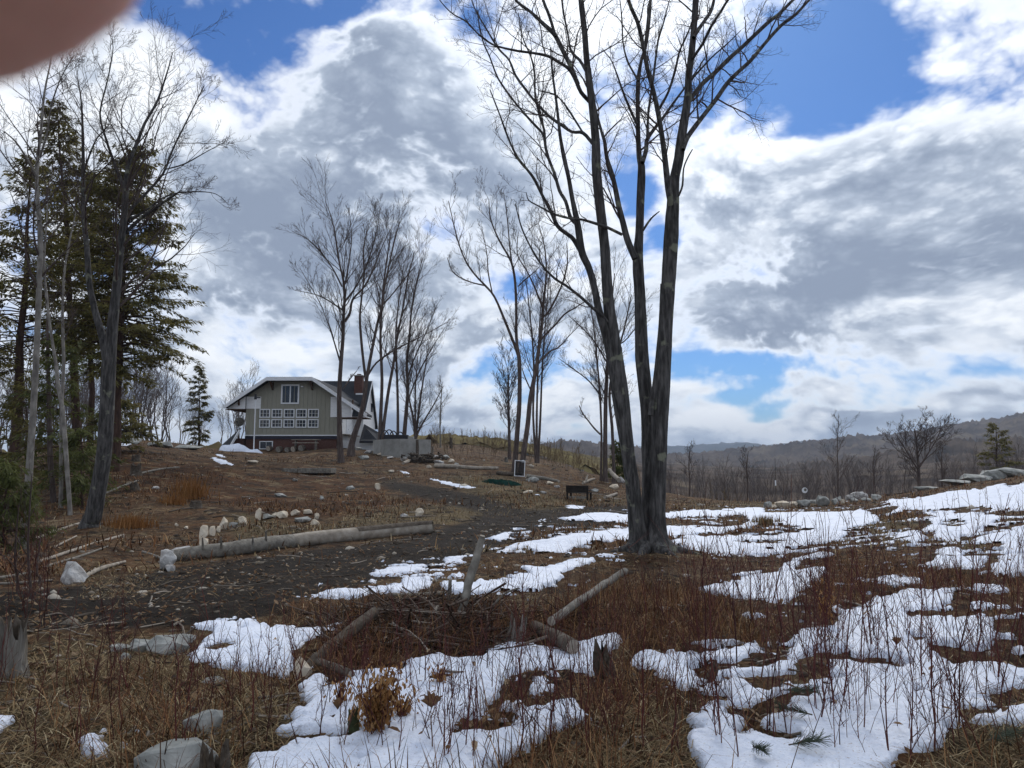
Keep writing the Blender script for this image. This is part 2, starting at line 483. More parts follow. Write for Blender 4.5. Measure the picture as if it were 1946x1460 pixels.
SNOW = [
 [(350,1191),(438,1182),(486,1179),(515,1193),(571,1195),(628,1192),(666,1186),(643,1201),(610,1214),(584,1227),(563,1240),(538,1250),(556,1258),(551,1283),(535,1288),(507,1278),(463,1278),(448,1268),(391,1268),(350,1258),(368,1245),(368,1234),(391,1219),(409,1198)],
 [(569,1296),(584,1286),(612,1281),(625,1296),(599,1312),(643,1306),(674,1290),(700,1280),(740,1280),(756,1276),(797,1263),(815,1250),(844,1250),(862,1263),(918,1252),(928,1240),(977,1224),(1006,1229),(1054,1242),(1072,1247),(1103,1242),(1083,1224),(1116,1217),(1155,1208),(1185,1214),(1180,1232),(1150,1250),(1144,1278),(1119,1283),(1090,1278),(1011,1278),(964,1281),(954,1304),(964,1314),(934,1335),(908,1350),(882,1358),(862,1386),(859,1394),(800,1411),(772,1412),(760,1372),(735,1384),(690,1392),(656,1396),(610,1399),(535,1401),(507,1391),(540,1386),(600,1377),(538,1371),(574,1363),(589,1345),(576,1327),(569,1310)],
 [(476,1437),(520,1432),(569,1407),(607,1410),(633,1414),(661,1409),(707,1398),(741,1388),(777,1370),(800,1412),(862,1402),(903,1399),(944,1391),(982,1376),(1006,1363),(1044,1342),(1083,1337),(1098,1335),(1103,1350),(1093,1363),(1129,1373),(1134,1381),(1103,1381),(1077,1389),(1039,1404),(995,1427),(954,1440),(930,1500),(460,1500)],
 [(996,1306),(1012,1300),(1040,1300),(1060,1312),(1030,1322),(1012,1328)],
 [(1187,1263),(1214,1246),(1232,1243),(1261,1252),(1294,1250),(1314,1257),(1358,1244),(1372,1237),(1407,1232),(1442,1228),(1446,1238),(1423,1252),(1397,1261),(1364,1263),(1355,1250),(1331,1263),(1298,1275),(1321,1281),(1325,1300),(1318,1312),(1290,1306),(1269,1291),(1253,1281),(1212,1271)],
 [(1337,1289),(1347,1284),(1407,1281),(1454,1277),(1471,1267),(1499,1261),(1495,1242),(1512,1238),(1510,1205),(1540,1199),(1580,1194),(1603,1181),(1674,1176),(1760,1176),(1816,1178),(1867,1171),(1885,1183),(1890,1229),(1862,1240),(1800,1228),(1763,1224),(1729,1218),(1695,1218),(1667,1225),(1633,1220),(1600,1232),(1590,1246),(1560,1240),(1530,1250),(1510,1275),(1469,1296),(1427,1296),(1397,1300),(1368,1294),(1341,1298)],
 [(1372,1320),(1376,1308),(1378,1302),(1407,1306),(1434,1314),(1452,1320),(1475,1320),(1491,1312),(1501,1316),(1499,1326),(1471,1331),(1454,1339),(1423,1343),(1397,1339)],
 [(1302,1366),(1312,1351),(1329,1363),(1332,1347),(1370,1346),(1393,1357),(1415,1370),(1419,1378),(1405,1382),(1397,1394),(1368,1398),(1335,1390),(1319,1378)],
 [(1321,1396),(1335,1403),(1356,1409),(1393,1411),(1442,1409),(1479,1415),(1516,1407),(1523,1403),(1500,1391),(1470,1384),(1438,1374),(1471,1368),(1499,1361),(1489,1345),(1500,1332),(1541,1327),(1569,1311),(1615,1307),(1615,1297),(1587,1288),(1571,1263),(1615,1268),(1637,1277),(1658,1270),(1718,1277),(1729,1265),(1702,1249),(1674,1252),(1619,1258),(1617,1226),(1633,1221),(1667,1226),(1695,1219),(1729,1219),(1763,1226),(1790,1250),(1805,1268),(1844,1258),(1890,1261),(1924,1275),(1919,1302),(1899,1311),(1878,1325),(1890,1350),(1876,1357),(1832,1352),(1819,1366),(1825,1389),(1793,1412),(1764,1433),(1706,1440),(1690,1453),(1660,1500),(1350,1500),(1335,1452),(1310,1423)],
 [(1592,1178),(1630,1160),(1655,1136),(1730,1126),(1815,1129),(1812,1150),(1770,1160),(1690,1163),(1740,1172),(1600,1184)],
 [(1640,1108),(1700,1100),(1760,1108),(1700,1116)], [(1600,1150),(1560,1160),(1600,1166)], [(1850,1120),(1885,1115),(1925,1128),(1870,1135)], [(1840,1150),(1880,1145),(1885,1158),(1850,1160)],
 [(1853,1373),(1890,1366),(1926,1362),(1946,1355),(2560,1345),(2560,1378),(1946,1384),(1899,1391),(1867,1387)],
 [(1930,1278),(1960,1282),(2560,1290),(1990,1302),(1935,1298)],
 [(1326,1119),(1374,1109),(1432,1099),(1476,1090),(1489,1075),(1516,1067),(1522,1073),(1508,1084),(1570,1084),(1578,1090),(1556,1103),(1539,1111),(1528,1126),(1499,1145),(1478,1145),(1441,1142),(1413,1138),(1355,1128)],
 [(1378,1094),(1413,1088),(1451,1086),(1450,1092),(1410,1094)], [(1468,1163),(1503,1163),(1501,1172),(1478,1172)],
 [(1276,1030),(1326,1025),(1359,1022),(1416,1018),(1455,1021),(1495,1019),(1520,1013),(1600,1007),(1610,1018),(1585,1030),(1524,1038),(1497,1051),(1432,1051),(1351,1053),(1317,1046),(1288,1038)],
 [(1261,1003),(1288,1001),(1322,1003),(1374,1004),(1409,998),(1428,992),(1413,980),(1347,982),(1259,986),(1261,976),(1322,970),(1351,971),(1407,966),(1451,965),(1453,974),(1600,973),(1642,970),(1670,985),(1668,991),(1642,999),(1580,1011),(1520,1007),(1524,1000),(1470,997),(1449,995),(1428,1001),(1374,1012),(1336,1016),(1269,1023),(1261,1015)],
 [(1500,1066),(1525,1060),(1560,1058),(1556,1064),(1520,1068)], [(1545,1056),(1580,1052),(1590,1058),(1560,1062)],
 [(917,1062),(947,1052),(981,1035),(1032,1028),(1100,1015),(1151,1010),(1230,1004),(1230,1024),(1123,1032),(1069,1052),(1028,1052),(1000,1042),(964,1049)],
 [(554,1137),(635,1127),(676,1125),(760,1113),(767,1103),(815,1098),(822,1116),(791,1125),(730,1128),(672,1138),(608,1140)],
 [(832,1116),(845,1106),(879,1110),(913,1106),(940,1101),(964,1096),(1015,1093),(984,1082),(1049,1076),(1083,1065),(1134,1062),(1127,1069),(1096,1082),(1069,1086),(1069,1103),(1015,1123),(947,1123),(913,1133),(866,1130)],
 [(700,1091),(735,1085),(805,1078),(800,1087),(740,1093)], [(857,1092),(880,1088),(882,1097),(856,1099)], [(835,1064),(880,1061),(878,1073),(845,1071)],
 [(930,1023),(967,1012),(970,1022),(950,1031)], [(1073,962),(1115,962),(1105,968),(1080,969)], [(1065,988),(1110,977),(1150,976),(1230,979),(1230,990),(1165,995),(1120,989)],
 [(700,1109),(722,1105),(718,1113)], [(596,1112),(612,1108),(610,1114)], [(980,1014),(1010,1009),(1008,1015)], [(900,1043),(925,1036),(922,1043)],
 [(1681,956),(1691,951),(1755,946),(1806,935),(1868,929),(1909,919),(1917,927),(1946,919),(2560,905),(2560,975),(1946,970),(1929,966),(1888,970),(1868,962),(1816,966),(1785,970),(1714,971),(1683,981),(1707,964)],
 [(1759,977),(1812,972),(1814,979),(1853,976),(1917,985),(1892,991),(1876,1003),(1868,1011),(1827,1018),(1827,1032),(1794,1028),(1773,1022),(1783,1011),(1757,1009),(1775,995),(1761,989),(1785,985)],
 [(1683,1030),(1722,1011),(1736,1009),(1765,1022),(1740,1034),(1720,1028)],
 [(1847,1030),(1864,1020),(1888,1015),(1925,1011),(1946,999),(2560,980),(2560,1060),(1946,1050),(1929,1055),(1909,1053),(1899,1034),(1868,1034)],
 [(1753,1079),(1777,1065),(1781,1048),(1816,1042),(1837,1050),(1827,1063),(1847,1065),(1882,1059),(1872,1075),(1868,1090),(1843,1088),(1802,1081)],
 [(1878,1085),(1894,1077),(1896,1061),(1946,1055),(2560,1050),(2560,1110),(1946,1096),(1933,1100),(1905,1096)],
 [(-110,1375),(0,1381),(33,1373),(21,1389),(0,1399),(-110,1410)],
 [(136,1417),(180,1396),(231,1381),(221,1391),(185,1409),(213,1422),(185,1440),(149,1437),(165,1420)], [(241,1386),(272,1391),(270,1404),(248,1398)], [(226,1412),(247,1407),(249,1425),(229,1425)],
 [(120,1198),(154,1194),(150,1201)], [(203,840),(240,834),(264,841),(240,848),(210,847)], [(398,868),(425,874),(449,884),(440,887),(412,879)], [(405,864),(420,864),(440,871),(425,871)],
 [(815,910),(860,917),(905,927),(890,930),(840,920)], [(1010,940),(1022,938),(1028,943)], [(755,892),(775,897),(782,903),(766,900)],
]
HOLES = [(418,1232,36,8),(458,1196,13,4),(655,1212,28,9),(1745,1212,22,8),(1446,1032,52,4.5),(1812,996,27,8),(1850,1322,14,5),(1590,1345,18,8),(1745,1322,14,5),(835,1290,22,7),(1800,1390,16,5),(1480,1045,30,2),(700,1450,26,5)]
SNOW_M = raster(SNOW, HOLES)
_yy = np.arange(MH)[:, None] / SC + MY0
_near = np.clip((_yy - 960) / 330.0, 0, 1)
SNOW_W = blur1(blur1(SNOW_M, 7, 0), 20, 1)
SNOW_F = blur1(SNOW_M, 1, 1) * (1 - _near) + blur1(blur1(SNOW_M, 2, 0), 4, 1) * _near

MUD = raster([[(-650,1150),(120,1120),(300,1085),(420,1068),(560,1050),(700,1035),(860,1000),(960,975),(1190,955),(1200,985),(1000,1012),(920,1050),(760,1095),(560,1140),(480,1178),(330,1192),(100,1196),(-650,1210)],
              [(700,905),(900,940),(990,965),(960,985),(860,960),(740,930)], [(1000,990),(1190,992),(1190,1000),(1000,1004)]])
GRASS = raster([[(860,930),(1060,940),(1195,945),(1195,975),(1000,992),(900,962)], [(420,965),(560,1000),(760,990),(640,1015),(450,1030)],[(150,1130),(190,1100),(300,1088),(320,1110),(200,1150)], [(640,985),(760,960),(900,960),(960,985),(860,1000),(720,1005)], [(1040,990),(1190,985),(1190,1010),(1060,1020)],
                [(1610,975),(1690,985),(1760,975),(1765,1010),(1680,1030),(1600,1000)], [(-650,1250),(200,1215),(380,1250),(520,1290),(560,1330),(560,1420),(300,1460),(-650,1500)], [(1260,960),(1450,952),(1560,945),(1560,965),(1260,975)],
                [(560,1160),(700,1150),(800,1150),(780,1185),(620,1190)], [(1050,1390),(1290,1330),(1310,1420),(1330,1520),(960,1520)], [(1830,1360),(1946,1320),(2560,1320),(2560,1520),(1720,1520)],
                [(800,900),(980,905),(1050,935),(900,930)], [(1770,1035),(1850,1030),(1900,1040),(1860,1060)]])
BRUSH = raster([[(200,860),(420,880),(520,930),(420,960),(200,930)], [(960,1180),(1200,1110),(1330,1120),(1400,1160),(1480,1200),(1440,1230),(1200,1250),(1000,1220)], [(600,1160),(960,1150),(1000,1230),(780,1270),(600,1260)],
                [(1540,1060),(1946,1090),(2560,1120),(2560,1170),(1820,1130),(1560,1180),(1500,1120)], [(440,900),(700,900),(760,960),(560,990),(420,960)]])
MUD_F, GRASS_F, BRUSH_F = [blur1(blur1(m, 3, 0), 8, 1) for m in (MUD, GRASS, BRUSH)]

def snow_at(x, y):
    px, py = proj(x, y, soft_z(x, y))
    return np.where(y > 1.0, lookup(SNOW_F, px, py), 0.0)

def polar(r0, r1, nr, azs):
    r = np.exp(np.linspace(log(r0), log(r1), nr))
    A, R = np.meshgrid(azs, r)
    return R * np.sin(A), R * np.cos(A)

def grid_faces(nr, nc, wrap=False):
    i = np.arange(nr - 1)[:, None]; j = np.arange(nc - (0 if wrap else 1))[None, :]
    a = i * nc + j; b = i * nc + (j + 1) % nc
    return np.stack([a, b, b + nc, a + nc], axis=-1).reshape(-1, 4)

def attr(me, name, vals):
    c = me.color_attributes.new(name, 'FLOAT_COLOR', 'POINT')
    v = np.ones((len(vals[0]), 4), np.float32)
    for k, a in enumerate(vals): v[:, k] = a
    c.data.foreach_set('color', v.ravel())

# --- ground material: leaf litter, mud, matted grass and brush by a painted ground-cover map
def ground_mat():
    m = bpy.data.materials.new('ground_litter')
    t, N, L, P = nt(m)
    at_ = N.new('ShaderNodeVertexColor'); at_.layer_name = 'cover'
    sep = N.new('ShaderNodeSeparateColor'); L.new(at_.outputs[0], sep.inputs[0])
    tc = N.new('ShaderNodeTexCoord')
    def noise(sc, det=6, st=(1, 1, 1), rough=0.65, dist=0.0):
        mp = N.new('ShaderNodeMapping'); mp.inputs['Scale'].default_value = st; L.new(tc.outputs['Object'], mp.inputs[0])
        n = N.new('ShaderNodeTexNoise'); n.inputs['Scale'].default_value = sc; n.inputs['Detail'].default_value = det
        n.inputs['Roughness'].default_value = rough; n.inputs['Distortion'].default_value = dist
        L.new(mp.outputs[0], n.inputs['Vector']); return n.outputs['Fac']
    def rmp(f, s): r = ramp(N, s); L.new(f, r.inputs[0]); return r.outputs[0]
    def mix(f, a, b):
        x = N.new('ShaderNodeMix'); x.data_type = 'RGBA'
        if isinstance(f, float): x.inputs[0].default_value = f
        else: L.new(f, x.inputs[0])
        L.new(a, x.inputs[6]); L.new(b, x.inputs[7]); return x.outputs[2]
    fine = noise(6.5, 11, (1, 1, 1), 0.78); mid = noise(3.2, 5); big = noise(0.6, 4)
    litter = rmp(fine, [(0.30, (0.0210, 0.0145, 0.0096)), (0.43, (0.0690, 0.0443, 0.0271)), (0.54, (0.1258, 0.0831, 0.0493)), (0.64, (0.2189, 0.1532, 0.0915)), (0.76, (0.3402, 0.2661, 0.1839))])
    brush = rmp(fine, [(0.30, (0.0167, 0.0095, 0.0059)), (0.48, (0.0675, 0.0332, 0.0168)), (0.60, (0.1267, 0.0633, 0.0298)), (0.76, (0.2184, 0.1278, 0.0644))])
    grass = rmp(noise(6, 11, (1, 1.4, 1), 0.78), [(0.28, (0.0262, 0.0201, 0.0121)), (0.43, (0.0894, 0.0680, 0.0392)), (0.56, (0.1480, 0.1144, 0.0666)), (0.74, (0.2495, 0.2066, 0.1271))])
    mud = rmp(noise(4.5, 11, (1, 1.5, 1), 0.77), [(0.30, (0.0056, 0.0042, 0.0031)), (0.48, (0.0189, 0.0140, 0.0100)), (0.62, (0.0446, 0.0341, 0.0256)), (0.76, (0.1172, 0.0921, 0.0698))])
    patch = rmp(mid, [(0.42, (0, 0, 0)), (0.62, (1, 1, 1))])
    base = mix(patch, litter, brush)
    # each cover's edge is broken up by noise
    def edge(src, lo=.3, hi=.62):
        ad = N.new('ShaderNodeMath'); ad.operation = 'MULTIPLY_ADD'; L.new(mid, ad.inputs[0]); ad.inputs[1].default_value = 0.9; ad.inputs[2].default_value = -0.45
        a2 = N.new('ShaderNodeMath'); a2.operation = 'ADD'; L.new(ad.outputs[0], a2.inputs[0]); L.new(src, a2.inputs[1])
        mr = N.new('ShaderNodeMapRange'); mr.inputs[1].default_value = lo; mr.inputs[2].default_value = hi; L.new(a2.outputs[0], mr.inputs[0]); return mr.outputs[0]
    c = mix(edge(sep.outputs[2], .3, .8), base, brush)
    c = mix(edge(sep.outputs[1], .3, .8), c, grass)
    moss = rmp(fine, [(0.3, (0.0240, 0.0256, 0.0096)), (0.55, (0.0680, 0.0680, 0.0272)), (0.75, (0.1200, 0.1200, 0.0560))])
    c = mix(rmp(noise(1.3, 5, dist=.6), [(0.58, (0, 0, 0)), (0.70, (.75, .75, .75))]), c, moss)
    straw = rmp(fine, [(0.3, (0.0550, 0.0400, 0.0250)), (0.5, (0.1729, 0.1317, 0.0794)), (0.7, (0.3151, 0.2553, 0.1655))])
    c = mix(rmp(noise(0.9, 6, dist=.8), [(0.54, (0, 0, 0)), (0.62, (.85, .85, .85))]), c, straw)
    soil = rmp(fine, [(0.3, (0.0094, 0.0072, 0.0058)), (0.55, (0.0351, 0.0257, 0.0192)), (0.75, (0.0859, 0.0643, 0.0499))])
    c = mix(rmp(noise(1.1, 6, (1, 1.3, 1), dist=.5), [(0.53, (0, 0, 0)), (0.60, (.9, .9, .9))]), c, soil)
    c = mix(edge(sep.outputs[0]), c, mud)
    tone = rmp(big, [(0.32, (.62, .60, .58)), (0.5, (1.0, .98, .95)), (0.68, (1.35, 1.28, 1.15))])
    mu = N.new('ShaderNodeMix'); mu.data_type = 'RGBA'; mu.blend_type = 'MULTIPLY'; mu.inputs[0].default_value = 1.0
    L.new(c, mu.inputs[6]); L.new(tone, mu.inputs[7])
    L.new(mu.outputs[2], P.inputs['Base Color'])
    L.new(rmp(edge(sep.outputs[0]), [(0.0, (.95, .95, .95)), (1.0, (.85, .85, .85))]), P.inputs['Roughness']); P.inputs['Specular IOR Level'].default_value = 0.1
    b = N.new('ShaderNodeBump'); b.inputs['Strength'].default_value = 1.0; b.inputs['Distance'].default_value = 0.09
    L.new(fine, b.inputs['Height']); L.new(b.outputs[0], P.inputs['Normal'])
    return m
M_GROUND = ground_mat()

_front = np.radians(np.arange(-54, 54.01, 0.24))
_back = np.radians(np.concatenate([np.arange(56, 180, 4.0), np.arange(-180, -55, 4.0)]))
_azs = np.concatenate([_front, _back])
gx, gy = polar(0.6, 110, 350, _azs)
g_z = ground_z(gx, gy)
_V = np.stack([gx, gy, g_z], -1).reshape(-1, 3)
_me = np_mesh('ground', _V, [grid_faces(350, len(_azs), True), np.array([[i] for i in []], int).reshape(0, 3)])
_px, _py = proj(gx.ravel(), gy.ravel(), g_z.ravel())
_f = gy.ravel() > 1.0
attr(_me, 'cover', [np.where(_f, lookup(k, _px, _py), 0.3 if k is GRASS_F else 0.0) for k in (MUD_F, GRASS_F, BRUSH_F)])
add('ground', _me, M_GROUND, kind='structure')

# --- snow: its own sheet, rounded edges dipping under the litter
def snow_mat():
    m = bpy.data.materials.new('old_snow')
    t, N, L, P = nt(m)
    tc = N.new('ShaderNodeTexCoord')
    n = N.new('ShaderNodeTexNoise'); n.inputs['Scale'].default_value = 5; n.inputs['Detail'].default_value = 6; L.new(tc.outputs['Object'], n.inputs['Vector'])
    r = ramp(N, [(0.25, (.54, .585, .68)), (0.42, (.70, .755, .87)), (0.8, (.78, .83, .92))]); L.new(n.outputs['Fac'], r.inputs[0])  # blue cast of the sky light put into the white snow's colour
    n3 = N.new('ShaderNodeTexNoise'); n3.inputs['Scale'].default_value = 60; n3.inputs['Detail'].default_value = 3; L.new(tc.outputs['Object'], n3.inputs['Vector'])
    sp = ramp(N, [(0.62, (1, 1, 1)), (0.70, (.60, .50, .42))]); L.new(n3.outputs['Fac'], sp.inputs[0])
    mu = N.new('ShaderNodeMix'); mu.data_type = 'RGBA'; mu.blend_type = 'MULTIPLY'; mu.inputs[0].default_value = 0.8
    L.new(r.outputs[0], mu.inputs[6]); L.new(sp.outputs[0], mu.inputs[7]); L.new(mu.outputs[2], P.inputs['Base Color'])
    P.inputs['Roughness'].default_value = 0.6; P.inputs['Specular IOR Level'].default_value = 0.3
    n2 = N.new('ShaderNodeTexNoise'); n2.inputs['Scale'].default_value = 22; n2.inputs['Detail'].default_value = 5; L.new(tc.outputs['Object'], n2.inputs['Vector'])
    b = N.new('ShaderNodeBump'); b.inputs['Strength'].default_value = 0.6; b.inputs['Distance'].default_value = 0.05
    L.new(n2.outputs['Fac'], b.inputs['Height']); L.new(b.outputs[0], P.inputs['Normal'])
    return m
M_SNOW = snow_mat()
_sa = np.radians(np.arange(-43, 50.01, 0.12)); _nr = 500
sx, sy = polar(3.2, 60, _nr, _sa)
_r = np.hypot(sx, sy)
_nz = fbm(sx * 1.7, sy * 3.4, 3, 50) * 0.5 + fbm(sx * 6, sy * 11, 4, 60) * 0.75 - 0.06 + 0.35 * fbm(sx * 26, sy * 34, 2, 63)
THIN = blur1(blur1(raster([[(1000,985),(1230,968),(1460,962),(1700,958),(1946,915),(2650,860),(2650,1130),(1900,1095),(1740,1085),(1500,1062),(1270,1060),(900,1070),(780,1110),(560,1140),(700,1085),(860,1050)]]), 4, 0), 6, 1)
THIN2 = blur1(blur1(raster([[(1480,1120),(1700,1095),(1930,1105),(2000,1110),(2650,1160),(2650,1400),(1946,1340),(1880,1400),(1700,1450),(1320,1470),(1330,1290),(1250,1270)], [(480,1280),(960,1240),(1100,1300),(900,1440),(560,1440)]]), 5, 0), 8, 1)
_spx, _spy = proj(sx, sy, soft_z(sx, sy))
_streak = fbm(sx * 1.1, sy * 4.2, 4, 81); _frag = fbm(sx * 3.0, sy * 6.0, 4, 82)
_m = snow_at(sx, sy) + lookup(SNOW_W, _spx, _spy) * np.clip(fbm(sx * 3.1, sy * 6.5, 4, 57) * 2.4 - .2, 0, .85) + lookup(THIN, _spx, _spy) * np.clip(_streak * 2.6 - .32, 0, .8) + lookup(THIN2, _spx, _spy) * np.clip(_frag * 2.6 - .42, 0, .75) + np.where(_r < 9, 0.55, 0.70) * _nz
_e = _m - 0.5
_th = np.clip(0.050 - 0.0006 * _r, 0.022, 0.05)
_h = np.where(_e > 0, _th * (1 - np.exp(-np.maximum(_e, 0) * 4.0)) + 0.004, _e * 0.55)
sz = soft_z(sx, sy) + 0.035 * fbm(sx * 1.7, sy * 1.7, 3, 20) + _h + 0.03 * fbm(sx * 2.1, sy * 2.1, 3, 41) + 0.010 * fbm(sx * 9, sy * 9, 2, 43) + 0.004
_keep = (_e > -0.40).reshape(-1)
_q = grid_faces(_nr, len(_sa))
_q = _q[_keep[_q].all(axis=1)]
_used = np.unique(_q); _map = np.full(_keep.size, -1); _map[_used] = np.arange(len(_used))
add('snow', np_mesh('snow', np.stack([sx, sy, sz], -1).reshape(-1, 3)[_used], [_map[_q]]), M_SNOW, kind='stuff', label='patches of old melting snow lying on the brown ground', cat='snow')

# ------------------------------------------------------------------ bark and foliage materials
M_BARK = m_noise('bark_grey_ridged', [(0.25, (0.0136, 0.0129, 0.0125)), (0.45, (0.0490, 0.0462, 0.0442)), (0.6, (0.1013, 0.0962, 0.0916)), (0.78, (0.1663, 0.1594, 0.1508))], scale=16, stretch=(1, 1, 0.16), bump=1.0, bscale=26, bdist=0.03, rough=0.95)
def lichen(m, col, lo, hi, sc):
    t, N, L, P = nt(m); lk = P.inputs['Base Color'].links[0].from_socket
    tc = N.new('ShaderNodeTexCoord'); n = N.new('ShaderNodeTexNoise'); n.inputs['Scale'].default_value = sc; n.inputs['Detail'].default_value = 5; L.new(tc.outputs['Object'], n.inputs['Vector'])
    r = ramp(N, [(lo, (0, 0, 0)), (hi, (.85, .85, .85))]); L.new(n.outputs['Fac'], r.inputs[0])
    x = N.new('ShaderNodeMix'); x.data_type = 'RGBA'; L.new(r.outputs[0], x.inputs[0]); L.new(lk, x.inputs[6]); x.inputs[7].default_value = (*col, 1); L.new(x.outputs[2], P.inputs['Base Color'])
lichen(M_BARK, (.20, .205, .15), .62, .68, 3.2)
M_BARK2 = m_noise('bark_dark_brown', [(0.3, (.045, .034, .030)), (0.55, (.105, .080, .070)), (0.75, (.18, .15, .13))], scale=10, stretch=(1, 1, 0.2), bump=0.6, bscale=22)
M_BARK_PALE = m_noise('bark_pale_grey', [(0.3, (.10, .09, .08)), (0.5, (.19, .175, .155)), (0.7, (.30, .28, .25))], scale=7, stretch=(1, 1, 0.5), bump=0.4, bscale=20)
M_BARK_RED = m_noise('bark_reddish', [(0.3, (.030, .018, .014)), (0.6, (.085, .050, .036)), (0.8, (.13, .085, .062))], scale=9, stretch=(1, 1, 0.2), bump=0.6)
M_TWIG = m_noise('twig_grey_brown', [(0.3, (.050, .036, .031)), (0.7, (.10, .076, .066))], scale=3, bump=0)
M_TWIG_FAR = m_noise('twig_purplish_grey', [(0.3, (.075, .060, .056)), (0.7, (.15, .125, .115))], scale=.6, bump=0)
def leaf_mat(name, stops, trans=0.15, sc=1.3):
    m = m_noise(name, stops, scale=sc, bump=0, rough=0.7)
    N, L = m.node_tree.nodes, m.node_tree.links; P = N['Principled BSDF']; out = N['Material Output']
    tr = N.new('ShaderNodeBsdfTranslucent'); mx = N.new('ShaderNodeMixShader'); mx.inputs[0].default_value = .4
    L.new(P.inputs['Base Color'].links[0].from_socket, tr.inputs[0]); L.new(P.outputs[0], mx.inputs[1]); L.new(tr.outputs[0], mx.inputs[2]); L.new(mx.outputs[0], out.inputs['Surface'])
    return m
M_HEMLOCK = leaf_mat('hemlock_needles', [(0.3, (0.0816, 0.0768, 0.0258)), (0.5, (0.1636, 0.1476, 0.0455)), (0.72, (0.2984, 0.2425, 0.0783))])
M_YOUNG = leaf_mat('young_hemlock_needles', [(0.3, (0.0575, 0.0702, 0.0195)), (0.55, (0.1086, 0.1213, 0.0338)), (0.75, (0.1852, 0.1916, 0.0585))])

# ------------------------------------------------------------------ bare tree builder
def _norm(x, y, z):
    l = sqrt(x * x + y * y + z * z) + 1e-9
    return x / l, y / l, z / l

def _perp(d, rng):
    while True:
        a = _norm(rng.gauss(0, 1), rng.gauss(0, 1), rng.gauss(0, 1))
        k = a[0] * d[0] + a[1] * d[1] + a[2] * d[2]
        p = (a[0] - k * d[0], a[1] - k * d[1], a[2] - k * d[2])
        l = sqrt(p[0] ** 2 + p[1] ** 2 + p[2] ** 2)
        if l > 0.2: return p[0] / l, p[1] / l, p[2] / l

def grow(T, rng, p, d, L, r, lvl, c):
    """one branch with its children; c: config"""
    n = c['n'][lvl]; wig = c['wig']; up = c['up']
    st = L / (n - 1); pts = [p]; dirs = [d]; x, y, z = p; dx, dy, dz = d
    for i in range(n - 1):
        dx, dy, dz = _norm(dx + rng.gauss(0, wig), dy + rng.gauss(0, wig), dz + rng.gauss(0, wig) + up)
        x += dx * st; y += dy * st; z += dz * st
        pts.append((x, y, z)); dirs.append((dx, dy, dz))
    tip = max(c['rmin'] * 0.7, r * 0.22)
    rad = [r + (tip - r) * (i / (n - 1)) for i in range(n)]
    T.add(pts, rad, c['sides'][lvl])
    if lvl + 1 >= len(c['n']): return
    k = c['kids'][lvl]
    k = max(1, int(k * (0.6 + 0.8 * rng.random())))
    for q in range(k):
        t = c['t0'] + (1 - c['t0']) * (q + rng.random()) / k
        i = min(n - 2, int(t * (n - 1))); f = t * (n - 1) - i
        b = [pts[i][m] + (pts[i + 1][m] - pts[i][m]) * f for m in range(3)]
        dd = dirs[i + 1]; a = radians(rng.uniform(*c['ang'])); pp = _perp(dd, rng)
        nd = _norm(dd[0] * cos(a) + pp[0] * sin(a), dd[1] * cos(a) + pp[1] * sin(a), dd[2] * cos(a) + pp[2] * sin(a) + c['lift'])
        lr = max(c['rmin'], (rad[i] + (rad[i + 1] - rad[i]) * f) * c['rr'])
        grow(T, rng, tuple(b), nd, L * c['lr'] * (1.05 - 0.5 * t) * rng.uniform(.7, 1.3), lr, lvl + 1, c)

def cfg(**k):
    c = dict(n=(6, 5, 4, 3), sides=(4, 3, 3, 3), kids=(7, 5, 4), wig=.12, up=.05, ang=(28, 52), lift=.15, rr=.55, lr=.52, t0=.22, rmin=.004)
    c.update(k); return c

def spline(P, k=3):
    """smooth resample of a polyline with radius column (Catmull-Rom)"""
    P = np.array(P, float); n = len(P)
    Q = np.vstack([2 * P[0] - P[1], P, 2 * P[-1] - P[-2]]); out = []
    for i in range(n - 1):
        a, b, c, d = Q[i:i + 4]
        for t in np.arange(k) / k:
            out.append(0.5 * ((2 * b) + (c - a) * t + (2 * a - 5 * b + 4 * c - d) * t ** 2 + (3 * b - a - 3 * c + d) * t ** 3))
    out.append(P[-1])
    return np.array(out)

def px_stem(pts, Y, rng, bow=0.0, spread=0.0, w_end=None):
    """traced stem [(px,py,width_px)] -> [(x,y,z,r)] at distance Y; bow bends it out of the picture plane"""
    out = []; n = len(pts); lw = None
    ph = rng.uniform(-1, 1)
    for i, p in enumerate(pts):
        t = i / max(1, n - 1)
        yy = Y + bow * t + spread * t * ph
        v = at(p[0], p[1], yy)
        w = p[2] if len(p) > 2 else None
        out.append([v.x, v.y, v.z, w])
    # fill in missing widths
    idx = [i for i in range(n) if out[i][3] is not None]
    ws = np.interp(range(n), idx, [out[i][3] for i in idx])
    for i in range(n): out[i][3] = max(.5 * ws[i] / F * out[i][1], 0.004)
    return out

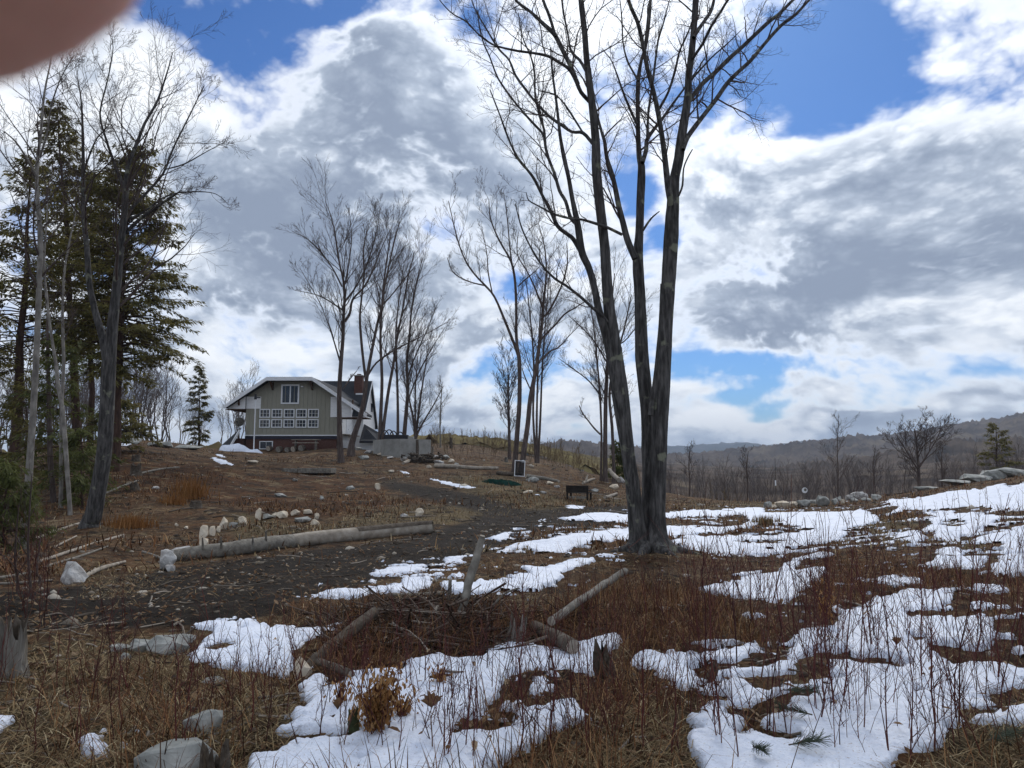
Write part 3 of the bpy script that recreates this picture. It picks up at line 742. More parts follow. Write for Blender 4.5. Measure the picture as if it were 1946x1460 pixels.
def dress(T, rng, S4, c, dens, t0=0.3, lfac=0.3, t1=1.0, lmin=0.5, Lmax=4.0):
    """side branches along a stem given as array (n,4)"""
    P = np.array(S4); seg = np.linalg.norm(np.diff(P[:, :3], axis=0), axis=1); cum = np.concatenate([[0], np.cumsum(seg)]); tot = cum[-1]
    k = max(1, int(dens * tot * (t1 - t0)))
    for q in range(k):
        t = t0 + (t1 - t0) * (q + rng.random()) / k
        s = t * tot; i = min(len(P) - 2, int(np.searchsorted(cum, s)) - 1); i = max(i, 0); f = (s - cum[i]) / (seg[i] + 1e-9)
        b = P[i] + (P[i + 1] - P[i]) * f
        dd = tuple((P[i + 1, :3] - P[i, :3]) / (seg[i] + 1e-9)); a = radians(rng.uniform(*c['ang'])); pp = _perp(dd, rng)
        nd = _norm(dd[0] * cos(a) + pp[0] * sin(a), dd[1] * cos(a) + pp[1] * sin(a), dd[2] * cos(a) + pp[2] * sin(a) + c['lift'])
        L = min(Lmax, max(lmin, tot * lfac * 1.5 * (1.1 - 0.7 * t))) * rng.uniform(.6, 1.3)
        grow(T, rng, tuple(b[:3]), nd, L, max(c['rmin'], min(b[3] * .5, 0.012 * L + .004)), 0, c)

def stems_to(T, stems, sides, k=3):
    for s in stems:
        q = spline(s, k); T.add([tuple(p[:3]) for p in q], [max(p[3], .003) for p in q], sides)

def bare_tree(name, label, stems, Y, c, dens=2.0, t0=.3, lfac=.3, bark=M_BARK2, twig=M_TWIG, seed=1, group=None, sides=7, extra=(), Lmax=4.0, flare=1.5, cat='tree', thin=None):
    """stems: traced trunks; the first point of the first stem is the base"""
    rng = random.Random(seed)
    b0 = at(stems[0][0][0], stems[0][0][1], Y); gz0 = gz(b0.x, b0.y)
    base = Vector((b0.x, b0.y, gz0))
    root = empty(name, base, label=label, cat=cat, group=group)
    trunks, Tc = [], Tubes(); th = thin or (.86 if Y > 40 else 1.0)
    stems = [[(p[0], p[1]) + tuple(w * th for w in p[2:]) for p in s] for s in stems]; extra = [[(p[0], p[1]) + tuple(w * th for w in p[2:]) for p in s] for s in extra]
    for si, s in enumerate(stems):
        q = px_stem(s, Y, rng, bow=rng.uniform(-.6, .6) if si else 0.0, spread=.8)
        if abs(s[0][1] - stems[0][0][1]) < 26:        # rises from the ground: run the foot into the soil
            x, y, z, r = q[0]; g = gz(x, y)
            q[0] = [x, y, max(z, g + .12), r]; q.insert(0, [x, y, g - 0.25, r * flare])
        trunks.append(q)
    for s in extra: trunks.append(px_stem(s, Y, rng, spread=1.2))
    for i, q in enumerate(trunks):
        T = Tubes(); stems_to(T, [q], sides)
        T.obj('trunk' if i < len(stems) else 'limb', bark, root, origin=base)
        dress(Tc, rng, q, c, dens, t0 if i < len(stems) else .15, lfac if i < len(stems) else lfac * 1.2, Lmax=Lmax)
    Tc.obj('crown', twig, root, origin=base)
    return root

# ------------------------------------------------------------------ the big four-stemmed tree
BT = {
 'trunk': [
  [(1214,1048,35),(1209,990,30),(1204,940,27),(1193,860,26),(1180,760,31),(1170,690,29),(1163,630,25),(1156,570,21),(1149,470,19),(1141,400,18),(1134,330,17),(1132,270,16),(1126,205,14),(1116,123,12),(1111,62,11),(1104,0,10),(1098,-90,8),(1092,-200,5),(1086,-300,2)],
  [(1231,1050,34),(1231,990,25),(1231,900,20),(1230,857,21),(1230,790,23),(1224,720,24),(1220,676,24),(1216,563,20),(1212,495,20),(1215,440,15),(1217,380,15),(1219,320,14),(1214,290,10),(1212,205,8),(1213,154,8),(1219,115,6),(1229,80,5),(1236,20,4),(1240,-60,2)],
  [(1250,1050,38),(1250,990,28),(1251,947,26),(1254,857,26),(1257,766,28),(1262,676,27),(1267,586,26),(1273,495,26),(1276,440,26),(1279,385,23),(1282,340,18),(1290,300,18),(1295,263,18),(1301,226,16),(1307,185,14),(1309,144,13),(1314,103,13),(1318,62,12),(1322,0,12),(1327,-100,9),(1331,-250,4)],
  [(1176,730,20),(1160,670,17),(1150,630,16),(1138,590,14),(1130,550,13),(1119,510,13),(1106,480,14),(1098,430,13),(1088,380,9),(1081,340,8),(1072,300,8),(1068,280,7),(1064,255,6),(1058,200,5),(1050,140,4),(1046,90,2)]],
 'limb': [
  [(1106,483,9),(1090,455,9),(1078,445,8),(1060,430,8),(1046,400,7),(1030,370,6),(1015,340,6),(1000,320,5),(984,300,5),(972,277,4),(960,247,4),(951,222,3),(943,201,3),(931,170,2)],
  [(1095,425,9),(1083,411,8),(1075,383,7),(1063,362,7),(1054,331,6),(1042,300,6),(1036,275,6),(1034,247,5),(1027,226,5),(1022,205,5),(1017,185,4),(1016,144,4),(1013,123,4),(1007,103,3),(999,86,3),(990,60,2),(985,25,1.5)],
  [(1034,260,5),(1028,250,5),(1011,232,5),(995,214,4),(974,189,4),(947,150,3.5),(931,109,3),(919,82,3),(910,47,2),(909,20,1.5)],
  [(1128,275,7),(1108,253,7),(1087,251,6),(1067,238,6),(1042,220,6),(1017,193,5),(1001,173,5),(980,144,5),(968,115,4),(951,97,4),(939,80,4),(923,53,3),(910,31,3),(898,6,2),(888,-30,1.5)],
  [(1110,256,4),(1095,232,4),(1081,210,4),(1067,191,3),(1052,179,3),(1025,173,2)],
  [(1122,195,8),(1104,175,8),(1093,150,8),(1081,131,7),(1063,119,6),(1042,107,6),(1013,101,5),(984,97,5),(956,91,4),(935,84,4),(910,66,3),(886,41,3),(861,27,2.5),(840,6,2),(820,-22,1)],
  [(1098,160,9),(1085,127,9),(1069,95,9),(1054,66,9),(1034,47,8),(1011,25,6),(993,12,6),(980,0,5),(955,-35,3)],
  [(1056,70,6),(1044,31,6),(1032,0,6),(1020,-45,4)],
  [(1114,135,7),(1102,115,6),(1091,105,6),(1083,90,5),(1080,70,4),(1075,45,4),(1069,12,4),(1064,-45,2)],
  [(1207,492,13),(1192,455,13),(1184,424,12),(1176,393,11),(1170,362,10),(1163,331,9),(1153,300,8),(1149,270,7),(1145,257,6),(1134,216,5),(1128,185,4),(1122,130,3)],
  [(1182,446,6),(1153,432,6),(1135,426,6),(1108,418,5),(1096,417,5),(1071,413,4),(1048,405,4),(1026,393,3),(1005,381,2.5),(1000,366,1.5)],
  [(1213,154,5),(1204,138,4),(1192,115,4),(1184,82,3),(1182,41,3),(1178,0,2),(1170,-40,1.5)],
  [(1210,235,6),(1196,205,5),(1180,164,4),(1172,140,3),(1160,112,2),(1145,95,1.5)],
  [(1221,310,9),(1228,285,9),(1229,267,8),(1242,247,7),(1260,224,6),(1279,197,5),(1299,170,4),(1320,140,3),(1340,110,2)],
  [(1230,265,6),(1232,216,5),(1242,144,5),(1248,95,4),(1252,72,4),(1262,40,3),(1272,0,2)],
  [(1276,390,14),(1270,360,13),(1266,325,12),(1262,288,11),(1256,247,10),(1250,212,10),(1242,175,9),(1231,134,9),(1224,99,8),(1219,72,8),(1211,41,8),(1196,6,7),(1186,-45,5)],
  [(1224,100,6),(1229,62,6),(1233,20,6),(1236,0,6),(1240,-60,4)],
  [(1252,208,6),(1270,175,5),(1283,134,5),(1291,99,4),(1303,72,4),(1311,53,3),(1318,30,2)],
  [(1298,285,9),(1306,262,10),(1320,242,10),(1340,216,9),(1361,189,9),(1381,160,9),(1402,138,8),(1427,115,8),(1451,86,7),(1484,49,7),(1513,27,6),(1538,0,5),(1570,-28,3)],
  [(1306,196,9),(1318,180,9),(1336,158,9),(1361,136,9),(1386,111,9),(1412,88,8),(1437,64,8),(1464,39,8),(1480,27,7),(1507,0,6),(1535,-28,4)],
  [(1316,112,7),(1324,100,6),(1336,82,6),(1351,51,6),(1369,23,5),(1383,0,5),(1397,-24,3)],
  [(1318,72,8),(1326,58,8),(1338,41,7),(1351,21,7),(1357,0,6),(1366,-45,4)],
  [(1310,158,4),(1319,146,4),(1336,127,4),(1355,107,3),(1377,88,3),(1392,74,2),(1408,58,1.5)],
  [(1290,372,4),(1297,352,4),(1299,321,3),(1307,300,3),(1316,284,2)],
  [(1222,438,5),(1237,416,4),(1253,402,2)],
  [(1160,620,7),(1145,601,7),(1126,585,6),(1104,565,6),(1077,544,5),(1055,530,5),(1033,508,4),(1016,483,4),(1000,453,3),(989,426,3),(979,387,1.5)],
  [(1236,790,12),(1246,721,11),(1252,660,10),(1256,610,9),(1258,540,7)]],
}
_rng = random.Random(5); _Y = 14.0
_b = at(1232, 1050, _Y); _base = Vector((_b.x, _b.y, gz(_b.x, _b.y)))
big = empty('bare_tree', _base, label='tall bare tree with four grey stems from one base in the clearing', cat='tree')
_Tc = Tubes()
_cc = cfg(n=(7, 5, 4, 2), sides=(4, 3, 3, 3), kids=(6, 4, 2), wig=.16, up=.05, ang=(30, 62), lift=.12, lr=.54, rmin=.0024, t0=.12)
_dep = [0.0, 0.25, -0.05, -0.12]
for _i, _s in enumerate(BT['trunk']):
    q = px_stem(_s, _Y + _dep[_i], _rng, bow=[-.5, .8, .2, -.9][_i])
    if _i < 3:
        x, y, z, r = q[0]; g = gz(x, y); q.insert(0, [x + (-.10, 0, .12)[_i], y - .08, g - .25, r * 1.75])
        q[1] = [x, y, g + .16, r * 1.12]
    SD = 36; q2 = spline(q, 10); _T = Tubes(); _T.add([tuple(p[:3]) for p in q2], [1.0] * len(q2), SD)
    V, Fq = _T.data(); C = np.repeat(q2[:, :3], SD, axis=0); Rr = np.repeat(np.maximum(q2[:, 3], .004), SD); th = np.tile(np.arange(SD) * 2 * pi / SD, len(q2)); zz = C[:, 2]
    # plated bark: long upright ridges parted by furrows, and a lobed foot
    u = np.cos(th) * 2.6 + _i * 7; w = np.sin(th) * 2.6
    rid = 1 - np.abs(vnoise(u * 1.9 + zz * .25, w * 1.9 + zz * .55, 71)) * 2
    fine_ = vnoise(u * 3.5 + 3, w * 3.5 + zz * 5.0, 72)
    lobe = (.5 + .5 * np.cos(th * 3 + _i * 2)) * np.clip(1 - (zz - _base.z) / .55, 0, 1) ** 2 * .55
    lump = .05 * vnoise(zz * 1.4 + _i * 5, th * 0 + 2, 73)
    dr = Rr * (.07 * rid + .035 * fine_ + lump + lobe)
    V = C + (V - C) * (Rr + dr)[:, None] - np.array(_base)
    add('trunk', np_mesh('trunk', V, Fq), M_BARK, big)
    dress(_Tc, _rng, q, _cc, 2.0, .58, .10, Lmax=1.7, lmin=.5)
for _i, _s in enumerate(BT['limb']):
    # a limb leaves its stem at the stem's own distance and then swings towards or away from us
    q = px_stem(_s, _Y + [-.5, -.2, .3, -.3, .4][_i % 5] * .4, _rng, bow=[-1.4, 1.2, -.6, 1.8, .5][_i % 5] if len(_s) > 5 else .2)
    _T = Tubes(); stems_to(_T, [q], 7, 3)
    _T.obj('limb', M_BARK, big, origin=_base)
    if len(_s) > 5 or _i == 4: dress(_Tc, _rng, q, _cc, 3.4, .12, .22, Lmax=1.6, lmin=.45)
_Tc.obj('crown', M_TWIG, big, origin=_base)
# surface roots round its foot
for _i, (dx, dy) in enumerate([(-.75, -.35), (.95, -.2), (.35, -.75), (-.3, -.8), (.8, .5)]):
    _T = Tubes(); pts = []
    for t in np.linspace(0, 1, 6):
        x, y = _base.x + dx * (0.22 + t * .9), _base.y + dy * (0.22 + t * .9)
        pts.append((x, y, gz(x, y) + .10 * (1 - t) - .05 * t))
    _T.add(pts, list(np.linspace(.13, .03, 6)), 7)
    _T.obj('root', M_BARK, big, origin=_base)

# ------------------------------------------------------------------ the bare trees of the slope
FAR = cfg(n=(6, 4, 3, 2), sides=(3, 3, 3, 3), kids=(7, 4, 3), wig=.11, up=.06, ang=(22, 48), lift=.18, lr=.52, rmin=.0055, t0=.15)
FARD = cfg(n=(6, 4, 3, 2), sides=(3, 3, 3, 3), kids=(7, 4, 3), wig=.10, up=.06, ang=(22, 46), lift=.20, lr=.52, rmin=.0055, t0=.15)
NEARC = cfg(n=(7, 4, 3, 2), sides=(4, 3, 3, 3), kids=(6, 5, 3), wig=.14, up=.04, ang=(28, 55), lift=.14, lr=.54, rmin=.0035, t0=.15)
bare_tree('bare_tree', 'tall dark bare tree with a forked trunk at the edge of the evergreens', [
  [(170,1018,40),(176,985,37),(185,940,34),(198,860,32),(204,760,31),(207,690,30),(212,635,25),(220,560,20),(228,480,17),(235,420,14),(240,360,12),(240,335,9),(246,308,8),(265,260,7),(276,233,6),(300,190,5),(320,130,3),(328,100,2)],
  [(204,690,20),(195,640,18),(183,600,15),(170,540,13),(165,470,12),(160,420,11),(158,340,9),(158,290,7),(155,200,4),(148,150,2)]], 20, NEARC, 3.0, .42, .22, bark=M_BARK, seed=21, sides=12, thin=.84,
  extra=[[(238,362,9),(225,330,8),(210,290,6),(200,260,5),(190,215,4),(205,150,3),(215,90,2),(206,60,1)],
         [(232,450,9),(262,420,8),(300,392,7),(330,372,5),(345,362,2)], [(236,420,6),(270,405,5),(318,372,3),(360,365,3),(400,366,2),(420,375,1.5),(434,390,1)],
         [(246,400,7),(280,365,6),(310,330,5),(330,280,4),(360,220,3),(388,162,1.5)], [(315,322,3),(350,312,3),(390,290,2),(430,268,1)], [(158,330,5),(172,290,4),(185,262,3),(205,240,2),(215,215,1)]], Lmax=2.8)
bare_tree('bare_tree', 'slender pale grey tree nearest the left edge of the picture', [
  [(42,1052,17),(52,950,14),(60,830,12),(68,700,11),(74,560,10),(77,460,10),(73,400,8),(70,350,7),(72,300,6),(78,250,5),(84,180,4),(98,110,2)]], 17, NEARC, 3.0, .5, .20, bark=M_BARK_PALE, seed=22, sides=9,
  extra=[[(72,340,5),(50,300,4),(30,270,3),(8,250,2)], [(76,300,4),(90,250,3),(98,200,3),(115,150,2),(140,105,1)], [(74,420,4),(60,390,3),(40,330,3),(20,300,2)]], Lmax=1.9)
bare_tree('bare_tree', 'thin crooked grey sapling with a wavy stem among the evergreens', [
  [(132,992,8),(128,900,8),(120,790,8),(111,735,7),(106,690,6),(98,640,5),(90,580,5),(84,500,4),(88,430,3),(92,360,2)]], 23, NEARC, 1.6, .5, .12, bark=M_BARK_PALE, seed=23, Lmax=1.4)
bare_tree('bare_tree', 'thin straight grey sapling standing just left of the wavy sapling', [
  [(114,990,8),(116,880,7),(117,780,6),(121,690,6),(119,600,5),(122,520,4),(132,460,3),(145,400,2)]], 25, NEARC, 1.6, .5, .12, bark=M_BARK_PALE, seed=24, Lmax=1.4)
bare_tree('bare_tree', 'short dark trunk behind the pale saplings at the left', [
  [(99,985,11),(96,880,10),(94,800,9),(92,720,7),(90,640,5),(92,560,3)]], 27, NEARC, 1.2, .5, .12, seed=25, Lmax=1.5)
bare_tree('bare_tree', 'tall bare tree standing in front of the right corner of the house', [
  [(648,880,16),(646,840,13),(645,790,11),(645,740,10),(648,690,9),(652,640,8),(653,600,7),(655,560,6),(652,530,5),(646,505,4),(641,475,4),(636,440,3),(628,408,2),(618,382,1)]], 48, FARD, 2.3, .40, .26, seed=31, bark=M_BARK2,
  extra=[[(655,612,6),(665,595,6),(670,570,5),(690,548,4),(702,528,4),(714,500,3),(728,465,2),(748,425,1)], [(654,575,5),(672,552,4),(690,520,3),(705,480,3),(716,440,2),(722,400,1)],
         [(652,590,4),(625,572,3),(600,560,2),(560,552,1)], [(650,545,4),(632,510,3),(610,480,3),(585,455,2),(555,440,1)], [(647,690,4),(632,640,3),(618,600,2),(605,570,2),(570,510,1)], [(656,540,4),(663,500,3),(668,455,2),(664,400,1)], [(652,740,3),(664,722,3),(678,705,1.5)]], Lmax=3.3)
bare_tree('bare_tree', 'leaning bare tree that forks beside the white house wall', [
  [(668,848,15),(674,825,13),(684,795,11),(692,760,10),(697,720,8),(706,670,7),(718,612,6),(726,585,6),(729,555,5),(737,515,4),(748,465,3),(760,420,1.5)],
  [(696,725,7),(691,690,6),(686,640,6),(684,600,5),(688,560,4),(692,520,4),(691,470,3),(702,425,1.5)]], 57, FARD, 2.2, .42, .25, seed=32,
  extra=[[(698,715,5),(715,690,4),(745,668,4),(770,655,3),(800,640,2),(850,612,1)], [(727,580,4),(745,560,3),(765,535,3),(790,505,1.5)]], Lmax=2.6)
bare_tree('bare_tree', 'bare twin-stemmed tree beside the left corner of the concrete tank', [
  [(722,834,10),(724,780,8),(726,720,7),(723,650,6),(725,600,5),(729,540,4),(736,490,3),(743,440,1.5)],
  [(727,828,8),(738,745,7),(748,690,6),(755,640,5),(765,590,4),(775,530,3),(788,478,1.5)]], 61, FARD, 2.2, .4, .25, seed=33, Lmax=3.2)
bare_tree('bare_tree', 'thin straight bare tree behind the black gear on the concrete tank', [
  [(756,832,7),(756,770,6),(754,700,5),(752,640,4),(756,590,3),(762,540,2),(768,500,1)]], 66, FARD, 2.0, .35, .24, seed=34, Lmax=3.0)
bare_tree('bare_tree', 'sturdy bare tree rising right behind the concrete tank', [
  [(768,832,10),(771,795,9),(775,740,7),(773,690,6),(778,640,5),(782,590,4),(791,540,3),(803,490,1.5)]], 64, FARD, 2.2, .3, .26, seed=35, Lmax=3.2,
  extra=[[(772,770,4),(785,735,3),(800,700,3),(822,660,2),(846,622,1)], [(774,720,4),(788,680,3),(806,640,2),(830,580,1)]])
bare_tree('bare_tree', 'low bushy bare tree spreading many stems right of the concrete tank', [
  [(789,834,7),(786,800,5),(779,765,4),(772,735,3),(762,700,1.5)], [(790,832,6),(795,790,5),(800,750,4),(808,700,3),(815,655,1.5)], [(791,832,5),(806,800,4),(824,770,3),(842,735,1.5)], [(790,832,5),(789,780,4),(790,730,3),(794,680,1.5)]], 62, FARD, 2.4, .2, .24, seed=36, Lmax=1.9, flare=1.2)
bare_tree('bare_tree', 'faint pale birch standing beyond the tank against the low cloud', [
  [(837,838,3.5),(836,800,3),(838,765,2.4),(840,730,1.4)]], 84, FAR, 2.4, .15, .30, seed=37, bark=M_BARK_PALE, twig=M_BARK_PALE, Lmax=1.9)
bare_tree('bare_tree', 'dark bare tree with a wide left fork behind the white screen frame', [
  [(977,903,14),(980,860,12),(983,820,11),(987,765,10),(987,690,9),(983,660,7),(981,634,7),(981,593,6),(979,538,6),(971,497,5),(948,456,4),(932,415,3),(929,378,1.5)],
  [(986,680,7),(979,659,7),(959,609,6),(940,565,5),(923,544,5),(904,524,4),(887,500,4),(874,470,3),(866,442,3),(852,382,1.5)]], 46, FAR, 2.0, .42, .20, seed=41,
  extra=[[(922,543,4),(900,538,3),(879,530,3),(860,516,2.5),(850,490,1.5)], [(972,500,4),(968,461,3),(964,415,2.5),(958,372,1)], [(984,545,3),(1000,530,3),(1018,515,2),(1030,500,1)], [(936,560,3),(928,520,3),(925,480,2),(915,430,1)]], Lmax=2.0)
bare_tree('bare_tree', 'leaning dark bare tree crossing behind its neighbour at the white screen frame', [
  [(990,898,14),(996,855,12),(1003,805,11),(1008,755,10),(1019,700,9),(1024,661,8),(1030,615,7),(1032,579,6),(1038,524,4),(1035,470,3),(1023,425,1.5)]], 45, FAR, 2.0, .4, .20, seed=42,
  extra=[[(1031,585,5),(1016,546,4),(1000,513,3),(983,483,2.5),(985,440,1.5)], [(1030,605,5),(1044,590,5),(1066,546,4),(1078,502,3),(1077,462,1.5)], [(1025,650,5),(1040,632,5),(1055,618,4),(1072,598,4),(1093,585,3),(1120,568,1.5)], [(1022,690,4),(1045,668,4),(1062,660,3),(1080,640,2),(1105,615,1)], [(1010,745,3),(998,718,3),(992,700,2)]], Lmax=2.0)
bare_tree('bare_tree', 'clump of three slim bare trunks on the crest behind the leaning pair', [
  [(1018,868,6),(1013,790,5),(1015,720,5),(1012,650,4),(1006,590,3),(1000,530,1.5)], [(1020,868,6),(1020,790,5),(1022,710,4),(1025,620,3),(1031,540,1.5)], [(1023,868,6),(1027,790,5),(1030,710,4),(1036,620,3),(1044,520,1.5)]], 58, FARD, 2.0, .38, .25, seed=43, Lmax=3.0)
bare_tree('bare_tree', 'small bare tree with an even oval crown alone on the crest', [
  [(968,848,7),(967,800,6),(966,760,4),(966,725,3),(965,700,1.5)]], 72, cfg(n=(6, 5, 4, 3), sides=(3, 3, 3, 3), kids=(7, 5, 4), wig=.07, up=.05, ang=(25, 45), lift=.30, lr=.48, rmin=.010), 5.0, .25, .50, seed=44, Lmax=3.0)
bare_tree('bare_tree', 'group of bare trunks with a fan of fine twigs just left of the big tree', [
  [(1150,903,12),(1150,830,10),(1151,760,9),(1154,700,8),(1158,640,6),(1162,580,4),(1168,520,2)], [(1142,898,6),(1143,830,5),(1140,750,5),(1135,690,4),(1128,620,3),(1118,555,1.5)], [(1166,888,8),(1163,810,7),(1158,750,6),(1168,690,5),(1185,630,4),(1200,560,2)]], 49, FARD, 2.0, .33, .27, seed=45,
  extra=[[(1140,750,4),(1120,725,3),(1095,705,2.5),(1060,680,1)], [(1154,690,4),(1130,650,3),(1105,622,2.5),(1080,600,1)], [(1158,660,4),(1185,650,3),(1210,620,2),(1228,590,1)], [(1141,826,4),(1130,815,4),(1118,800,3),(1107,785,3),(1101,771,2)]], Lmax=2.6)
bare_tree('bare_tree', 'round-headed bare tree standing alone before the valley at the right', [
  [(1747,935,8),(1746,900,7),(1744,870,5),(1742,845,4),(1738,815,2)]], 60, cfg(n=(6, 5, 4, 3), sides=(3, 3, 3, 3), kids=(6, 5, 4), wig=.11, up=.04, ang=(30, 58), lift=.2, lr=.5, rmin=.010), 4.0, .25, .40, seed=46, Lmax=2.4,
  extra=[[(1746,895,4),(1730,870,3),(1715,845,2),(1700,822,1)], [(1746,890,4),(1762,865,3),(1778,838,2),(1790,815,1)]])
# saplings and trees in front of the valley wood, each seen on its own
for _i, (px, py, top, Y, w, lab) in enumerate([
  (1592, 952, 800, 50, 3, 'tall thin bare sapling behind the ring of stones'), (1420, 955, 858, 56, 4, 'small dark bare tree at the edge of the drop right of the big tree'),
  (1660, 940, 862, 58, 4, 'forked bare sapling left of the round-headed tree'), (1790, 925, 850, 60, 4, 'slim bare sapling right of the round-headed tree'),
  (1310, 948, 850, 58, 4, 'bare sapling at the edge of the drop close beside the big trunk')]):
    bare_tree('bare_tree', lab, [[(px, py, w), (px + 1, (py * 2 + top) / 3, w * .8), (px - 1, (py + top * 2) / 3, w * .55), (px + 2, top, 1)]], Y, FAR, 3.2, .25, .30, seed=60 + _i, Lmax=1.6)

# ------------------------------------------------------------------ hemlocks
def spray_mesh(V, Q, p, d, ln, wd, droop, rng):
    """one flat needle spray: a pointed leaf-like quad pair"""
    s = _norm(-d[1], d[0], rng.uniform(-.5, .5))
    o = len(V)
    m = (p[0] + d[0] * ln * .5, p[1] + d[1] * ln * .5, p[2] + d[2] * ln * .5 - droop * .3)
    e = (p[0] + d[0] * ln, p[1] + d[1] * ln, p[2] + d[2] * ln - droop)
    V += [p, (m[0] + s[0] * wd, m[1] + s[1] * wd, m[2] + s[2] * wd), e, (m[0] - s[0] * wd, m[1] - s[1] * wd, m[2] - s[2] * wd)]
    Q.append((o, o + 1, o + 2, o + 3))

def conifer(name, label, px, py, top, Y, half, rtrunk, seed, mat=M_HEMLOCK, start=.25, n=70, lean=0, per=26, ln=.27, wd=.050, group=None, droop=.16, sparse=.0, topw=.1, bark=M_BARK_RED, pw=.62):
    rng = random.Random(seed)
    b = at(px, py, Y); base = Vector((b.x, b.y, gz(b.x, b.y))); t = at(px + lean, top, Y); h = t.z - base.z; lx = t.x - base.x
    root = empty(name, base, label=label, cat='tree', group=group)
    T = Tubes(); k = 9
    T.add([(lx * (i / k) ** 1.2 + .05 * sin(i * 2.1 + seed), .05 * sin(i * 1.3), -.3 + (h + .3) * i / k) for i in range(k + 1)], [max(.012, rtrunk * (1 - .93 * i / k)) for i in range(k + 1)], 8)
    T.obj('trunk', bark, root)
    B = Tubes(); V, Q = [], []
    for i in range(n):
        f = start + (1 - start) * ((i + rng.random()) / n)
        if rng.random() < sparse: continue
        z = f * h; x0 = lx * f ** 1.2
        g = (f - start) / (1 - start)
        L = half * (topw + (1 - topw) * (1 - g) ** pw) * rng.uniform(.6, 1.12) * (0.55 + .45 * min(1, g * 6))
        a = rng.uniform(0, 2 * pi); dx, dy = cos(a), sin(a); rise = rng.uniform(-.25, .55) + .3 * g
        pts = []; m = 5
        for j in range(m + 1):
            s = j / m
            pts.append((x0 + dx * L * s, dy * L * s, z + L * (rise * s - droop * 1.5 * s * s)))
        B.add(pts, [max(.006, .016 * L * (1 - s / m) ) for s in range(m + 1)], 3)
        cnt = int(per * 3.2 * (L / half + .25))
        for q in range(cnt):
            s = rng.uniform(.28, 1.0) if f < .8 else rng.uniform(.1, 1)
            j = min(m - 1, int(s * m)); u = s * m - j
            p = tuple(pts[j][c] + (pts[j + 1][c] - pts[j][c]) * u for c in range(3))
            side = rng.choice((-1, 1)); sa = a + side * rng.uniform(.2, 1.25)
            off = rng.uniform(0, .28) * L * (1.1 - s)
            p = (p[0] + cos(sa) * off + rng.gauss(0, .03), p[1] + sin(sa) * off + rng.gauss(0, .03), p[2] - off * .25 + rng.gauss(0, .05))
            d = _norm(cos(sa), sin(sa), rng.uniform(-.7, .25))
            spray_mesh(V, Q, p, d, ln * rng.uniform(.6, 1.4), wd * rng.uniform(.6, 1.3), rng.uniform(0, .12), rng)
    B.obj('branches', bark, root)
    add('crown', np_mesh('crown', V, [np.array(Q)], smooth=False), mat, root)
    return root

conifer('hemlock_tree', 'big hemlock with the broad green crown nearest the house', 216, 890, 282, 34, 3.7, .26, 101, start=.28, n=300, per=34, lean=30, pw=.45, ln=.24, wd=.042)
conifer('hemlock_tree', 'tall pointed hemlock whose tip stands highest in the evergreen stand', 146, 900, 196, 37, 3.0, .25, 102, start=.32, n=210, per=28, lean=-38, ln=.24, wd=.042)
conifer('hemlock_tree', 'hemlock with a bare reddish lower trunk at the far left edge', 26, 905, 300, 33, 3.4, .27, 103, start=.34, n=150, per=26, lean=34, sparse=.1, ln=.24, wd=.042)
conifer('hemlock_tree', 'slim hemlock behind the dark forked tree', 170, 890, 330, 41, 3.0, .20, 104, start=.30, n=170, per=28, lean=2, ln=.24, wd=.042)
conifer('hemlock_tree', 'hemlock with thin airy foliage cut by the left edge of the picture', -60, 900, 330, 38, 4.0, .25, 105, start=.34, n=90, per=24, lean=20, sparse=.15)
conifer('young_hemlock', 'dense young green hemlock low at the left edge', 8, 1110, 880, 15.5, 1.05, .05, 106, mat=M_YOUNG, start=.05, n=80, per=26, ln=.13, wd=.016)
conifer('young_hemlock', 'young green hemlock between the pale saplings', 118, 985, 640, 27, 2.2, .07, 107, mat=M_YOUNG, start=.10, n=80, per=26, ln=.2, wd=.026, sparse=.1)
conifer('young_hemlock', 'small young hemlock just left of the dark forked trunk', 156, 975, 815, 25, 1.2, .05, 108, mat=M_YOUNG, start=.08, n=50, per=22, ln=.17, wd=.022)
conifer('young_hemlock', 'low spreading hemlock behind the dark forked trunk', 225, 880, 760, 40, 2.4, .08, 109, start=.10, n=60, per=24)
conifer('young_hemlock', 'dark young hemlock beneath the tall evergreens near the left edge', 50, 955, 720, 29, 2.0, .07, 110, start=.08, n=70, per=24, ln=.22, wd=.03)
conifer('spruce_tree', 'narrow dark spruce between the bare woods and the house', 378, 862, 694, 74, 1.5, .13, 111, start=.08, n=80, per=20, ln=.34, wd=.06)
conifer('spruce_tree', 'small yellowish evergreen beside the clump of bare trunks', 1172, 905, 838, 52, 1.1, .06, 112, mat=M_YOUNG, start=.05, n=46, per=18, ln=.26, wd=.05)
conifer('pine_tree', 'dark evergreen on the slope above the rock ledge at the right', 1893, 905, 806, 70, 2.6, .14, 113, start=.15, n=60, per=22, ln=.34, wd=.06, sparse=.15)

# ------------------------------------------------------------------ woods seen as a mass
def protos(k, seed, hh, c, dens=2.6, t0=.3, lf=.32):
    out = []
    for i in range(k):
        rng = random.Random(seed + i); T = Tubes()
        h = hh * rng.uniform(.8, 1.2); m = 7; x = y = 0.0; st = []
        for j in range(m):
            st.append([x, y, h * j / (m - 1), max(.012, hh * .011 * (1 - .9 * j / (m - 1)))]); x += rng.gauss(0, .025 * hh); y += rng.gauss(0, .025 * hh)
        stems_to(T, [st], 4, 1); dress(T, rng, st, c, dens, t0, lf, Lmax=hh * .34)
        V, Fq = T.data(); out.append((V, np.concatenate(Fq)))
    return out

